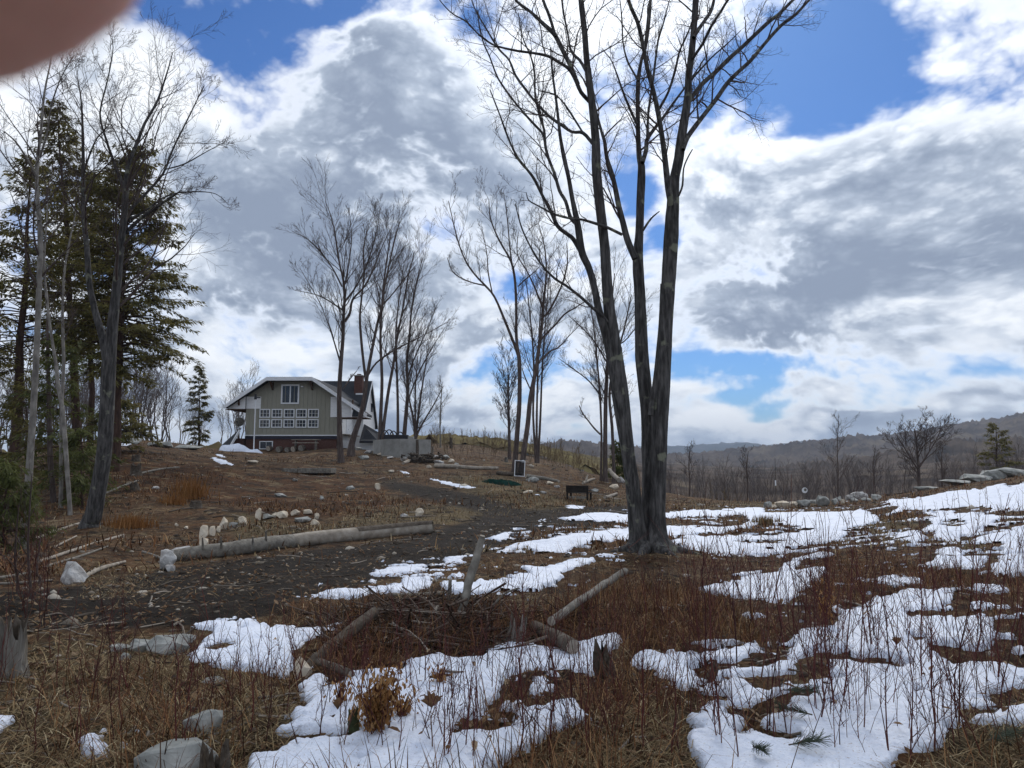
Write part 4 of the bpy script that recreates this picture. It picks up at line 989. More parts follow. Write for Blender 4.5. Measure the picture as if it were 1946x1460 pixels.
def wood(name, label, pr, spots, mat, seed=0):
    rs = np.random.RandomState(seed); VV, QQ = [], []; o = 0
    for i, (x, y, s) in enumerate(spots):
        V, Q = pr[i % len(pr)]; a = rs.rand() * 2 * pi
        R = np.array([[cos(a), -sin(a), 0], [sin(a), cos(a), 0], [0, 0, 1]])
        z = float(far_z(x, y))
        VV.append((V @ R.T) * s + [x, y, z - .1]); QQ.append(Q + o); o += len(V)
    return add(name, np_mesh(name, np.concatenate(VV), [np.concatenate(QQ)]), mat, kind='stuff', label=label, cat='wood')

def far_z(x, y): return base_z(np.array([x]), np.array([y]))[0]
_WC = cfg(n=(4, 3, 2), sides=(3, 3, 3), kids=(4, 3), wig=.10, up=.07, ang=(22, 50), lift=.22, lr=.5, rmin=.014)
_pr = protos(7, 200, 9.0, _WC, 2.0)
_rs = np.random.RandomState(3); sp = []
for i in range(160):      # behind the knoll and the hemlocks, left of the house
    px = _rs.uniform(-260, 470); Y = _rs.uniform(62, 120); u, _ = ray(px, 850)
    if 420 < px and Y < 82: continue
    hcut = 1.0 if px < 330 else (.62 if px < 440 else .8)
    sp.append((u * Y, Y, _rs.uniform(.75, 1.25) * hcut * (Y / 80)))
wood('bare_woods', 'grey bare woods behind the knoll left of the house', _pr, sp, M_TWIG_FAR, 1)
sp = []
_pr3 = protos(9, 230, 9.0, cfg(n=(4, 2), sides=(3, 3), kids=(5,), wig=.10, up=.07, ang=(20, 46), lift=.25, lr=.5, rmin=.018), 2.2, .22, .36)
for i in range(440):      # the wood on the drop beyond the clearing
    px = _rs.uniform(1250, 2250); Y = np.exp(_rs.uniform(log(64), log(260))); u, _ = ray(px, 900)
    z0 = float(base_z(np.array([u * Y]), np.array([Y]))[0]); topz = EYE + ray(px, _rs.uniform(886, 928) - (28 if px > 1850 else 0))[1] * Y
    sp.append((u * Y, Y, float(np.clip((topz - z0) / 9.0, .25, 1.3))))
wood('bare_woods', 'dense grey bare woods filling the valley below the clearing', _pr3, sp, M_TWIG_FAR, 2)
sp = []
_pr2 = protos(5, 260, 1.9, cfg(n=(3, 2), sides=(3, 3), kids=(4,), wig=.10, up=.08, ang=(18, 42), lift=.3, lr=.55, rmin=.010), 6.0, .1, .5)
for i in range(420):      # scrub on the crest and the back of the slope
    px = _rs.uniform(800, 1420); Y = _rs.uniform(58, 150) if px < 1180 else _rs.uniform(52, 75); u, _ = ray(px, 880)
    sp.append((u * Y, Y, _rs.uniform(.5, 1.1) * (1 if px < 1180 else _rs.uniform(.2, 1.0))))
    if px > 1180 and _rs.rand() < .6: sp.pop()
M_SCRUB = m_noise('dry_scrub', [(0.3, (.085, .050, .034)), (0.5, (.14, .095, .055)), (0.7, (.20, .165, .085))], scale=.12, bump=0)
wood('dry_scrub', 'knee-high dry scrub along the crest and the edge of the drop', _pr2, sp, M_SCRUB, 3)

# ------------------------------------------------------------------ hills across the valley
M_HILL = {}
def hill_mat(name, cols, sc):
    m = m_noise(name, cols, scale=sc, detail=8, rough=1.0, bump=0.0, spec=0.0)
    return m
M_HA = hill_mat('winter_wood_near', [(0.32, (0.0334, 0.0286, 0.0238)), (0.46, (0.0840, 0.0658, 0.0537)), (0.58, (0.1288, 0.1010, 0.0792)), (0.72, (0.1907, 0.1604, 0.0999))], .022)
M_HB = hill_mat('winter_wood_far', [(0.34, (.026, .034, .028)), (0.5, (.060, .058, .054)), (0.66, (.10, .088, .078))], .008)
M_HC = hill_mat('scrub_hillside', [(0.32, (.075, .058, .036)), (0.48, (.13, .105, .055)), (0.62, (.20, .17, .082)), (0.75, (.26, .23, .12))], .05)
def hill(name, label, sky, D0, D1, dz0, amp, fs, mat, nc=560, nr=34, cut=()):
    """a wooded ridge: rises from its foot at D0 to the skyline at D1 and falls away behind"""
    xs = [s[0] for s in sky]; ys = [s[1] for s in sky]
    pxs = np.linspace(xs[0], xs[-1], nc); tops = np.interp(pxs, xs, ys)
    rs = np.random.RandomState(int(D1))
    V = np.zeros((nr, nc, 3))
    for j in range(nr):
        s = j / (nr - 1) * 1.25
        D = D0 + (D1 - D0) * s
        u = (pxs - CX) / (F * cos(PITCH))
        v = np.array([ray(a, b)[1] for a, b in zip(pxs, tops)])
        zt = EYE + v * D1
        sh = np.clip(s, 0, 1); prof = sh * sh * (3 - 2 * sh) if s <= 1 else 1 - (s - 1) * .9
        x = u * D
        z = dz0 + (zt - dz0) * prof
        z = z + amp * .9 * fbm(x / fs / 9, np.full_like(x, D) / fs / 9, 3, 5) * min(1, s * 2) * (1.6 if s < .92 else .5)
        z = z + amp * np.maximum(0, vnoise(x / fs, np.full_like(x, D / fs), 8)) * .55 + amp * rs.rand(nc) ** 3 * .55
        V[j, :, 0], V[j, :, 1], V[j, :, 2] = x, D, z
    return add(name, np_mesh(name, V.reshape(-1, 3), [grid_faces(nr, nc)], smooth=False), mat, kind='structure', label=label)
hill('hills', 'far blue wooded ridge', [(-900,860),(200,862),(800,856),(950,848),(1050,845),(1130,846),(1240,850),(1300,849),(1350,846),(1410,843),(1450,848),(1500,843),(1560,838),(1640,840),(1800,838),(2100,832),(3000,840)], 1900, 3600, -60, 14, 16, M_HB)
hill('hills', 'middle wooded ridge', [(900,900),(1150,880),(1280,868),(1380,858),(1470,851),(1550,844),(1600,836),(1625,830),(1660,832),(1700,826),(1760,820),(1830,808),(1880,800),(1920,793),(1980,784),(2300,770),(3000,790)], 420, 1350, -42, 9, 8, M_HA)
hill('hills', 'dark wooded shoulder left of the big tree', [(300,880),(820,872),(960,858),(1010,850),(1060,845),(1095,843),(1130,844),(1180,850),(1230,858),(1300,880),(1400,905)], 500, 1000, -30, 9, 8, M_HA, nc=420)
hill('hills', 'near wooded slope in the valley', [(1180,925),(1300,905),(1450,895),(1560,880),(1700,862),(1800,848),(1946,838),(2300,820),(2900,830)], 260, 560, -36, 6, 5, M_HA, nc=480)
# back of our own slope and the far scrub field
for _a0, _a1, _mt in ((-60, 9.0, M_HC), (9.0, 60.01, M_HA)):
    _sx, _sy = polar(108, 640, 110, np.radians(np.arange(_a0, _a1 + .01, 0.4)))
    _sz = base_z(_sx, _sy) + .9 * np.maximum(0, vnoise(_sx / 1.5, _sy / 1.5, 31)) + .6 * np.random.RandomState(4).rand(*_sx.shape) ** 2
    add('hillside', np_mesh('hillside', np.stack([_sx, _sy, _sz], -1).reshape(-1, 3), [grid_faces(110, _sx.shape[1])], smooth=False), _mt, kind='structure')
_sx, _sy = polar(600, 4600, 24, np.radians(np.arange(-180, 180.01, 3)))
add('terrain', np_mesh('terrain', np.stack([_sx, _sy, np.full_like(_sx, -48.0)], -1).reshape(-1, 3), [grid_faces(24, _sx.shape[1])]), M_HB, kind='structure')
# open field on the far hilltop with two pale barns
_f = [at(1775, 829, 1120), at(1850, 823, 1150), at(1925, 822, 1150), at(1915, 832, 1080), at(1790, 835, 1080)]
_mb = MB(); _mb.poly_prism([(p.x, p.y, p.z) for p in _f], (0, 0, -40)); _mb.obj('hilltop_field', m_noise('dry_field', [(0.3, (.20, .15, .08)), (0.7, (.30, .24, .13))], scale=.02, bump=0), kind='structure')

# ------------------------------------------------------------------ the air between here and the hills
_hz = MB(); _hz.box((0, 0, 45), (10400, 10400, 230))
_hm = bpy.data.materials.new('haze_air'); _hm.use_nodes = True; _hn = _hm.node_tree.nodes; _hn.clear()
_ho = _hn.new('ShaderNodeOutputMaterial'); _hv = _hn.new('ShaderNodeVolumePrincipled')
_hv.inputs['Color'].default_value = (.66, .80, 1.0, 1); _hv.inputs['Density'].default_value = 0.00021
_hm.node_tree.links.new(_hv.outputs[0], _ho.inputs['Volume'])
_hz.obj('haze', _hm, kind='stuff', label='thin blue winter haze lying over the valley')

# ------------------------------------------------------------------ the house on the rise
M_GREEN = m_noise('olive_board_siding', [(0.3, (0.2318, 0.2271, 0.1795)), (0.55, (0.2870, 0.2775, 0.2251)), (0.75, (0.3312, 0.3217, 0.2598))], scale=5, stretch=(6, 1, .35), bump=.25, bscale=9, rough=.8)
M_WHITE = m_flat('white_paint', (.74, .76, .78), vary=.06)
M_WSIDE = m_noise('white_siding', [(0.25, (.62, .63, .63)), (0.5, (.78, .79, .79)), (0.8, (.83, .84, .84))], scale=2.5, stretch=(1, 1, 4), bump=.2, rough=.8)
M_SHING = m_noise('dark_shingles', [(0.3, (.018, .020, .024)), (0.55, (.034, .037, .043)), (0.8, (.058, .062, .068))], scale=9, stretch=(1, 1, 2), bump=.4, rough=.9)
M_BRICK = m_noise('red_brick', [(0.3, (0.0635, 0.0288, 0.0220)), (0.55, (0.1086, 0.0522, 0.0400)), (0.8, (0.1514, 0.0868, 0.0698))], scale=8, stretch=(1, 1, 3), bump=.5, rough=.9)
M_GLASS = bpy.data.materials.new('window_glass'); _gt, _gn, _gl2, _gp = nt(M_GLASS)
_gp.inputs['Base Color'].default_value = (.012, .014, .022, 1); _gp.inputs['Roughness'].default_value = .08; _gp.inputs['Specular IOR Level'].default_value = .5
M_SOFFIT = m_noise('brown_wood_soffit', [(0.3, (.055, .028, .016)), (0.7, (.105, .058, .034))], scale=6, stretch=(5, 1, 1), bump=.2)
M_TAR = m_flat('tar_band', (.020, .018, .032), rough=.6)
M_CONC = m_noise('weathered_concrete', [(0.25, (.17, .165, .15)), (0.5, (.29, .285, .265)), (0.75, (.38, .375, .35))], scale=1.2, detail=8, bump=.25, bscale=12)
M_BLACK = m_flat('black_plastic', (.016, .016, .019), rough=.5)
M_STUMP = m_noise('weathered_stump_wood', [(0.28, (.022, .018, .015)), (0.45, (.105, .094, .080)), (0.6, (.20, .185, .16)), (0.78, (.33, .31, .28))], scale=14, stretch=(1, 1, .14), bump=1.0, bscale=20, bdist=.04)
M_GREYWOOD = m_noise('weathered_wood', [(0.25, (.085, .075, .062)), (0.5, (.18, .165, .14)), (0.75, (.31, .29, .25))], scale=9, stretch=(1, 1, 1), bump=.5, bscale=20)
M_PALEWOOD = m_noise('bare_pale_wood', [(0.25, (.16, .135, .105)), (0.5, (.31, .27, .22)), (0.75, (.46, .42, .36))], scale=5, bump=.35, bscale=18)
M_BROWNWOOD = m_noise('brown_rotten_wood', [(0.25, (.035, .026, .019)), (0.5, (.085, .068, .052)), (0.75, (.16, .135, .11))], scale=9, bump=.8, bscale=20)

YF = 68.0
def A(px, py, Y=YF): return at(px, py, Y)
_gb = 2.05
house = empty('house', (A(553, 856).x, YF, _gb), label='green gabled house with white trim and a grid of small windows on the rise', cat='house')
def hobj(mb, name, mat, parent=None, bevel=0.0):
    """house pieces are built in world metres and hung on the house"""
    p = parent or house
    org = house.location
    for v in mb.v: v -= org
    return mb.obj(name, mat, p, bevel)
zE = A(0, 828).z
prof = [A(433, 772), A(513, 719), A(598, 719), A(700, 788)]          # roof line seen from the front
def roof_z(x):
    return float(np.interp(x, [p.x for p in prof], [p.z for p in prof]))
xl, xr = A(466, 828).x, A(640, 828).x
pts = [(xl, zE), (xr, zE), (xr, roof_z(xr) - .3), (prof[2].x, prof[2].z - .3), (prof[1].x, prof[1].z - .3), (xl, roof_z(xl) - .3)]
hobj(MB().poly_prism([(x, YF, z) for x, z in pts], (0, 7.0, 0)), 'front_wall', M_GREEN)
# battens: narrow upright strips proud of the siding
_mb = MB()
for x in np.arange(xl + .3, xr - .1, .41):
    _mb.box((x, YF - .012, (zE + roof_z(x)) / 2 - .2), (.05, .03, roof_z(x) - zE - .5))
o = hobj(_mb, 'batten', M_GREEN); o['kind'] = 'stuff'
hobj(MB().box(((xl + xr) / 2, YF + 3.5, (zE + _gb) / 2 - .5), (xr - xl - .08, 6.9, zE - _gb + 1.0)), 'brick_foundation', M_BRICK)
hobj(MB().box(((xl + xr) / 2, YF + .02, zE - .18), (xr - xl + .02, .16, .26)), 'tar_band', M_TAR)
hobj(MB().box(((xl + xr) / 2, YF - .03, zE + .02), (xr - xl + .06, .10, .09)), 'sill_trim', M_WHITE)
# roof slab with overhang at the front, its white edge, boxed eaves
_ru = [(p.x, 0, p.z) for p in prof]
def slab(y0, y1, dz, th, name, mat, grow_=0.0):
    top = [(p.x, y0, p.z + dz) for p in prof]; bot = [(p.x, y0, p.z + dz - th) for p in prof][::-1]
    top[0] = (top[0][0] - grow_, y0, top[0][2] - grow_ * .62); top[-1] = (top[-1][0] + grow_, y0, top[-1][2] - grow_ * .62)
    return hobj(MB().poly_prism(top + bot, (0, y1 - y0, 0)), name, mat)
slab(YF - .85, YF + 1.7, 0, .22, 'roof', M_SHING)
_xc = xr + .55
_bp = [prof[0], prof[1], prof[2], Vector((_xc, 0, roof_z(_xc)))]
hobj(MB().poly_prism([(p.x, YF + 1.703, p.z) for p in _bp] + [(p.x, YF + 1.703, p.z - .22) for p in _bp[::-1]], (0, 7.6, 0)), 'rear_roof', M_SHING)
slab(YF - .93, YF - .853, .03, .34, 'fascia', M_WHITE, .06)
for sgn, e0, w0 in ((-1, prof[0], xl), (1, prof[3], xr)):
    ze = e0.z - .26
    xo = e0.x - sgn * .05 if sgn < 0 else w0 + 1.25
    tri = [(xo, YF - .3, ze), (w0, YF - .3, ze - .02), (w0, YF - .3, roof_z(w0) - .3)] + ([(xo, YF - .3, roof_z(xo) - .3)] if sgn > 0 else [])
    hobj(MB().poly_prism(tri, (0, .12, 0)), 'eave_panel', M_WSIDE)
    hobj(MB().box(((e0.x + w0) / 2, YF + (3.6 if sgn < 0 else .45), ze - .07), (abs(e0.x - w0) - .1, 8.4 if sgn < 0 else 2.4, .08)), 'soffit', M_SOFFIT)
    x0, x1 = sorted((w0 - sgn * (1.35 if sgn < 0 else .62), w0 - sgn * .02))
    zt = min(roof_z(x0), roof_z(x1)) - .32
    hobj(MB().box(((x0 + x1) / 2, YF - .04, (ze + zt) / 2 + .02), (x1 - x0, .05, abs(zt - ze))), 'white_panel', M_WSIDE)
for px in (519, 594):
    a = A(px, 727); b = A(px, 741)
    hobj(MB().beam((a.x, YF - .8, a.z), (a.x, YF - .02, b.z), .14, .14).box((a.x, YF - .10, (a.z + b.z) / 2), (.14, .14, a.z - b.z)), 'roof_bracket', M_SOFFIT)
for px, py in ((457, 762), (672, 770)):
    a = A(px, py); hobj(MB().box((a.x, YF - .38, a.z), (.12, .12, .9)), 'roof_bracket', M_SOFFIT)
def window(x0, x1, y0, y1, nx, ny, fw=.085, Y=YF, mun=.02):
    p0, p1 = A(x0, y1, Y), A(x1, y0, Y); cx, cz = (p0.x + p1.x) / 2, (p0.z + p1.z) / 2; w, h = p1.x - p0.x, p1.z - p0.z
    f = MB(); yy = Y - .045
    f.box((cx, yy, p1.z - fw / 2), (w, .09, fw)); f.box((cx, yy, p0.z + fw / 2), (w, .09, fw))
    f.box((p0.x + fw / 2, yy, cz), (fw, .09, h - 2 * fw)); f.box((p1.x - fw / 2, yy, cz), (fw, .09, h - 2 * fw))
    win = hobj(f, 'window', M_WHITE)
    iw, ih = w - 2 * fw, h - 2 * fw
    m = MB()
    for i in range(1, nx): m.box((p0.x + fw + iw * i / nx, Y - .035, cz), (mun, .03, ih))
    for j in range(1, ny): m.box((cx, Y - .033, p0.z + fw + ih * j / ny), (iw, .03, mun))
    if nx + ny > 2: hobj(m, 'muntin', M_WHITE, win)
    for i in range(nx):
        for j in range(ny):
            gx, gz_ = p0.x + fw + iw * (i + .5) / nx, p0.z + fw + ih * (j + .5) / ny
            tilt = .0015 * ((i * 7 + j * 3) % 3 - 1)
            hobj(MB().box((gx, Y - .012 + tilt, gz_), (iw / nx - .01, .02, ih / ny - .01)), 'pane', M_GLASS, win)
for i in range(5):
    for y0, y1, dx in ((777.5, 794, 0), (797, 813, -.6)):
        cx = 503.7 + 23.1 * i + dx; window(cx - 10.4, cx + 10.4, y0, y1, 3, 2)
window(534, 569.5, 731, 768, 2, 1, .13, mun=.10)
window(493, 519, 838.5, 854, 2, 1, .07, YF + .04)
a = A(575, 735); hobj(MB().box((a.x, YF - .1, a.z), (.22, .18, .09)), 'eave_light', M_WHITE)
# right side of the front wing: white wall, door, side window
hobj(MB().box((xr + .03, YF + 3.4, (zE + 6.4) / 2 - .3), (.05, 6.5, 6.4 - zE + 1.6)), 'side_wall', M_WSIDE)
d = hobj(MB().box((xr + .075, YF + 4.0, zE + .75), (.04, 1.0, 2.2)), 'door', M_WHITE)
hobj(MB().box((xr + .10, YF + 4.4, zE + .7), (.03, .08, .08)), 'handle', M_BLACK, d)
hobj(MB().box((xr + .10, YF + 1.6, zE + 1.9), (.03, .32, 1.3)), 'side_window', M_GLASS)
hobj(MB().box((xr + .4, YF + 3.4, zE + .12), (.8, 6.0, .10)), 'porch_rail', M_GREYWOOD)
hobj(MB().cyl((xr + .25, YF + 3.0, zE + 2.6), (xr + .25, YF + 3.0, zE + 2.95), .09, .12), 'porch_lamp', M_BLACK)
# main body behind, ridge across, its right gable end turned to us
XE, YA, YB, YC = -15.0, 74.6, 77.6, 81.0
zr, ze, zb = 9.6, 6.45, 5.2
gab = [(XE, YA, 1.6), (XE, YC, 1.6), (XE, YC, zb), (XE, YB, zr - .2), (XE, YA, ze - .2)]
hobj(MB().poly_prism(gab, (-9.6, 0, 0)), 'main_wall', M_WSIDE)
hobj(MB().poly_prism([(XE + .25, YA - .55, ze - .55), (XE + .25, YB, zr + .05), (XE + .25, YC + .4, zb - .3), (XE + .25, YC + .4, zb - .5), (XE + .25, YB, zr - .16), (XE + .25, YA - .55, ze - .75)], (-10.2, 0, 0)), 'main_roof', M_SHING)
hobj(MB().poly_prism([(XE + .30, YA - .6, ze - .52), (XE + .30, YB, zr + .1), (XE + .30, YC + .45, zb - .25), (XE + .30, YC + .45, zb - .6), (XE + .30, YB, zr - .24), (XE + .30, YA - .6, ze - .87)], (-.045, 0, 0)), 'rake_board', M_WHITE)
hobj(MB().box((XE + .02, YB + 1.2, 6.9), (.06, .8, .9)), 'gable_window', M_GLASS)
ch = hobj(MB().box((A(682.5, 724, 76.6).x, 76.6, 9.05), (.84, .8, 2.0)), 'chimney', M_BRICK)
hobj(MB().box((A(682.5, 724, 76.6).x, 76.6, 10.09), (.96, .92, .10)), 'chimney_cap', M_CONC, ch)
hobj(MB().box((A(682.5, 724, 76.6).x, 76.6, 10.20), (.4, .4, .14)), 'flue', M_BRICK, ch)
hobj(MB().box((A(683, 740, 75.6).x, 76.15, 8.15), (.95, .12, .16)), 'flashing', M_WHITE, ch)
a = A(654, 749, 75.4); hobj(MB().cyl((a.x, 75.4, 6.7), (a.x, 75.4, 8.0), .06, .06), 'vent_pipe', M_WHITE)
# cellar hatch roofs on either side
def hatch(pts, th, name, mat): return hobj(MB().poly_prism(pts, th), name, mat)
P0, P1, P2, P3 = A(458, 812, 67.4), A(462, 846, 66.0), A(420, 848, 66.0), A(440, 822, 67.6)
h1 = hatch([A(455, 817, 66.9), A(459, 812, 70.5), A(419, 848, 69.5), A(437, 849, 65.9)], (-.02, 0, -.16), 'cellar_hatch_roof', M_SHING)
hobj(MB().beam(A(455.5, 818, 66.85), A(437.5, 849, 65.85), .08, .2), 'hatch_trim', M_WHITE, h1)
hobj(MB().box((A(459, 835, 68.6).x, 68.6, 2.6), (.9, 2.2, 1.5)), 'cellar_hatch_wall', M_BRICK)
h2 = hatch([A(692, 806, 71.0), A(683, 838, 69.0), A(722, 838, 69.0), A(720, 822, 71.5)], (0, 0, -.2), 'side_hatch_roof', M_SHING)
hobj(MB().box((A(703, 838, 71.5).x, 71.5, 2.4), (1.5, 2.6, 1.5)), 'side_hatch_wall', M_WSIDE)

# yard light pole in front of the house
b = on_ground(482, 858, 64.0); t = A(482.5, 757, 64.0)
pole = empty('light_pole', b, label='thin white pole with a small lamp on top before the house', cat='pole')
mb = MB().cyl((0, 0, -.3), (.02, 0, t.z - b.z), .055, .05, 8); mb.obj('post', M_WHITE, pole)
MB().box((.2, 0, t.z - b.z + .05), (.45, .1, .1)).cyl((0, 0, t.z - b.z - .1), (0, 0, t.z - b.z + .35), .13, .09, 8).obj('lamp', M_BLACK, pole)
# satellite dish left of the house
b = on_ground(453, 850, 70.0); dz = A(453, 804, 70.0).z - b.z
dish = empty('satellite_dish', b, label='grey satellite dish on a post at the left side of the house', cat='dish')
MB().cyl((0, 0, -.3), (0, 0, dz), .045, .045, 8).obj('post', M_GREYWOOD, dish)
V, Q = [], []
for i in range(6):
    for j in range(16):
        r = .48 * i / 5; a = 2 * pi * j / 16; V.append((r * cos(a), -.10 + .5 * r * r, dz + .1 + r * sin(a) * .9))
for i in range(5):
    for j in range(16): Q.append((i * 16 + j, i * 16 + (j + 1) % 16, (i + 1) * 16 + (j + 1) % 16, (i + 1) * 16 + j))
add('dish', np_mesh('dish', V, [np.array(Q)]), M_GREYWOOD, dish)
MB().beam((0, -.1, dz - .25), (0, -.55, dz + .1), .03, .03).box((0, -.57, dz + .1), (.1, .12, .1)).obj('feed_arm', M_BLACK, dish)
# heap of shovelled snow
b = on_ground(462, 856, 63.0)
n1, n2 = 40, 16; V = []
for j in range(n2):
    for i in range(n1):
        u, w = i / (n1 - 1) * 2 - 1, j / (n2 - 1) * 2 - 1
        e = max(0, 1 - u * u * (1 + .25 * sin(u * 9)) - w * w)
        x, y = b.x + u * 1.95, b.y + w * .9
        V.append((u * 1.95, w * .9, gz(x, y) - b.z - .12 + (.72 + .2 * float(vnoise(u * 3.1, w * 2, 77)) - .25 * u) * e ** .55 + .10 * float(fbm(x * 2.2, y * 2.2, 3, 78)) * e))
add('snow_pile', np_mesh('snow_pile', V, [grid_faces(n2, n1)]), M_SNOW, loc=b, label='heap of shovelled white snow before the left end of the house', cat='snow pile')
# sawn rounds lined up under the wall
for i, (px, w, pale, lab) in enumerate([(512, 13, 1, 'white-topped round thing beside the cellar window'), (531, 15, 0, 'leaning grey wood round, second from the cellar window'), (547, 13, 0, 'wood round in the middle of the row along the house'), (559, 14, 1, 'pale wood round right of the middle of the row by the house'), (574, 16, 0, 'last and largest wood round of the row by the house')]):
    b = on_ground(px, 853, 66.4); r = w * .5 * 66.4 / F * .82
    ro = empty('wood_round', b + Vector((0, 0, r * .9)), label=lab, cat='log', group='wood rounds along the house wall')
    MB().cyl((-.02, -.22, 0), (.02, .22, .02), r, r * .95, 14).obj('bark', M_BROWNWOOD, ro, .015, True)
    MB().cyl((-.02, -.232, 0), (-.02, -.215, 0), r * .86, r * .9, 14).obj('cut_face', M_PALEWOOD if pale else M_GREYWOOD, ro)
# plank table by the wall
b = on_ground(581, 851, 66.8); tb = empty('plank_table', b, label='low plank table standing against the brick foundation', cat='table')
za, zb_ = A(0, 836, 66.8).z - b.z, A(0, 842, 66.8).z - b.z
for dy in (-.2, .05, .3): MB().box((0, dy, za), (2.5, .22, .06)).obj('plank', M_PALEWOOD, tb, .01)
MB().box((.1, -.45, zb_), (2.3, .24, .06)).obj('plank', M_PALEWOOD, tb, .01)
for sx in (-.9, .9): MB().box((sx, .05, za / 2 - .05), (.1, .5, za)).obj('leg', M_GREYWOOD, tb)

# ------------------------------------------------------------------ concrete tank right of the house
tk = [on_ground(709, 838, 61), on_ground(731, 858, 57.5), on_ground(760, 864, 56.5), on_ground(819, 848, 59), on_ground(800, 838, 64), on_ground(735, 835, 65)]
zt = A(760, 834.5, 57).z
c0 = sum(tk, Vector()) / 6
tank = empty('concrete_tank', (c0.x, c0.y, min(p.z for p in tk)), label='pale concrete tank with angled walls right of the house', cat='tank')
for i in range(6):
    p, q = tk[i], tk[(i + 1) % 6]; zb0 = min(p.z, q.z) - .5
    o = Vector((tank.location))
    MB().poly_prism([Vector((p.x, p.y, zb0)) - o, Vector((q.x, q.y, zb0)) - o, Vector((q.x, q.y, zt)) - o, Vector((p.x, p.y, zt)) - o], (Vector((c0.x, c0.y, 0)) - Vector(((p.x + q.x) / 2, (p.y + q.y) / 2, 0))).normalized() * .25).obj('wall', M_CONC, tank)
MB().poly_prism([(p.x * .97 + c0.x * .03 - tank.location.x, p.y * .97 + c0.y * .03 - tank.location.y, zt - .12 - tank.location.z) for p in tk], (0, 0, .06)).obj('lid', M_CONC, tank)
gear = empty('black_gear', (A(751, 832, 60).x, 60, zt - .06), label='heap of black curved gear lying on top of the concrete tank', cat='gear')
for i, (dx, r, tl) in enumerate([(-.85, .48, .5), (-.5, .52, .8), (-.15, .45, .2), (.4, .40, .6)]):
    T = Tubes(); T.add([(dx + r * cos(a) * .7, r * cos(a) * tl * .5, .1 + r * max(0, sin(a)) * 1.5) for a in np.linspace(0, pi, 12)], [.05] * 12, 6); T.obj('hoop', M_BLACK, gear)
MB().box((.1, .1, .24), (1.9, .7, .46)).obj('crate', M_BLACK, gear, .05)
bk = empty('concrete_block', (A(778, 832, 60).x, 60, zt - .06), label='pale block sitting at the right of the black gear on the tank', cat='block')
MB().box((0, 0, .16), (.75, .4, .34)).obj('block', M_CONC, bk, .02)

# ------------------------------------------------------------------ stones
M_STONE_PALE = m_noise('pale_quarried_stone', [(0.25, (0.3043, 0.2413, 0.1713)), (0.45, (0.5451, 0.4611, 0.3491)), (0.62, (0.6664, 0.5964, 0.4844)), (0.8, (0.7756, 0.7196, 0.6216))], scale=3.5, detail=8, bump=.5, bscale=14)
M_STONE_GREY = m_noise('grey_lichened_stone', [(0.25, (0.1350, 0.1350, 0.1242)), (0.48, (0.2700, 0.2767, 0.2565)), (0.62, (0.4185, 0.4185, 0.3915)), (0.8, (0.5670, 0.5535, 0.5130))], scale=3.0, detail=9, bump=.6, bscale=12)
M_STONE_WHITE = m_noise('white_quartz_stone', [(0.28, (.13, .115, .10)), (0.42, (.34, .32, .30)), (0.56, (.52, .51, .49)), (0.8, (.63, .63, .62))], scale=5, detail=10, bump=.9, bscale=9, bdist=.06)
def rock_mesh(name, sx, sy, sz, seed, sharp=.8, npts=17):
    rng = random.Random(seed); bm = bmesh.new()
    for i in range(npts):
        a = _norm(rng.gauss(0, 1), rng.gauss(0, 1), rng.gauss(0, 1)); k = rng.uniform(sharp - .12, 1.1)
        # push towards a box so faces are broad and edges real
        q = [math.copysign(abs(c) ** .9, c) * k for c in a]
        bm.verts.new((q[0] * sx, q[1] * sy, q[2] * sz))
    r = bmesh.ops.convex_hull(bm, input=bm.verts[:])
    bmesh.ops.delete(bm, geom=list({e for e in r['geom_interior'] + r['geom_unused'] if isinstance(e, bmesh.types.BMVert)}), context='VERTS')
    bmesh.ops.bevel(bm, geom=bm.edges[:], offset=min(sx, sy, sz) * .035, segments=1, affect='EDGES')
    bmesh.ops.triangulate(bm, faces=bm.faces[:])
    bmesh.ops.subdivide_edges(bm, edges=[e for e in bm.edges if e.calc_length() > .35 * max(sx, sz)], cuts=1)
    for v in bm.verts:
        n = float(vnoise(v.co.x / sx * 2.3 + seed, v.co.y / sy * 2.3 + v.co.z / sz * 1.7, 90)); v.co *= 1 + .10 * n
    me = bpy.data.meshes.new(name); bm.to_mesh(me); bm.free(); return me
def rock(px, py, w, h, label, seed, mat=M_STONE_PALE, name='stone', group=None, depth=.8, Y=None, rx=0.0, sink=.22, cat='stone'):
    """a stone whose foot is seen at (px, py), w by h pixels"""
    b = on_ground(px, py, Y); k = b.y / F * 1.02
    sx, sz = w * k / 2, h * k / 2
    o = add(name, rock_mesh(name, sx, max(sx * depth, sz * .6), sz * (1 + sink), seed, npts=34 if name == 'flat_rock' else 20), mat, loc=(b.x, b.y + sx * depth * .4, b.z + sz * (1 - sink)), rot=(rx, 0, random.Random(seed).uniform(-.25, .25)), label=label, cat=cat, group=group)
    return o
R1 = 'pale stones set along the curved edge'
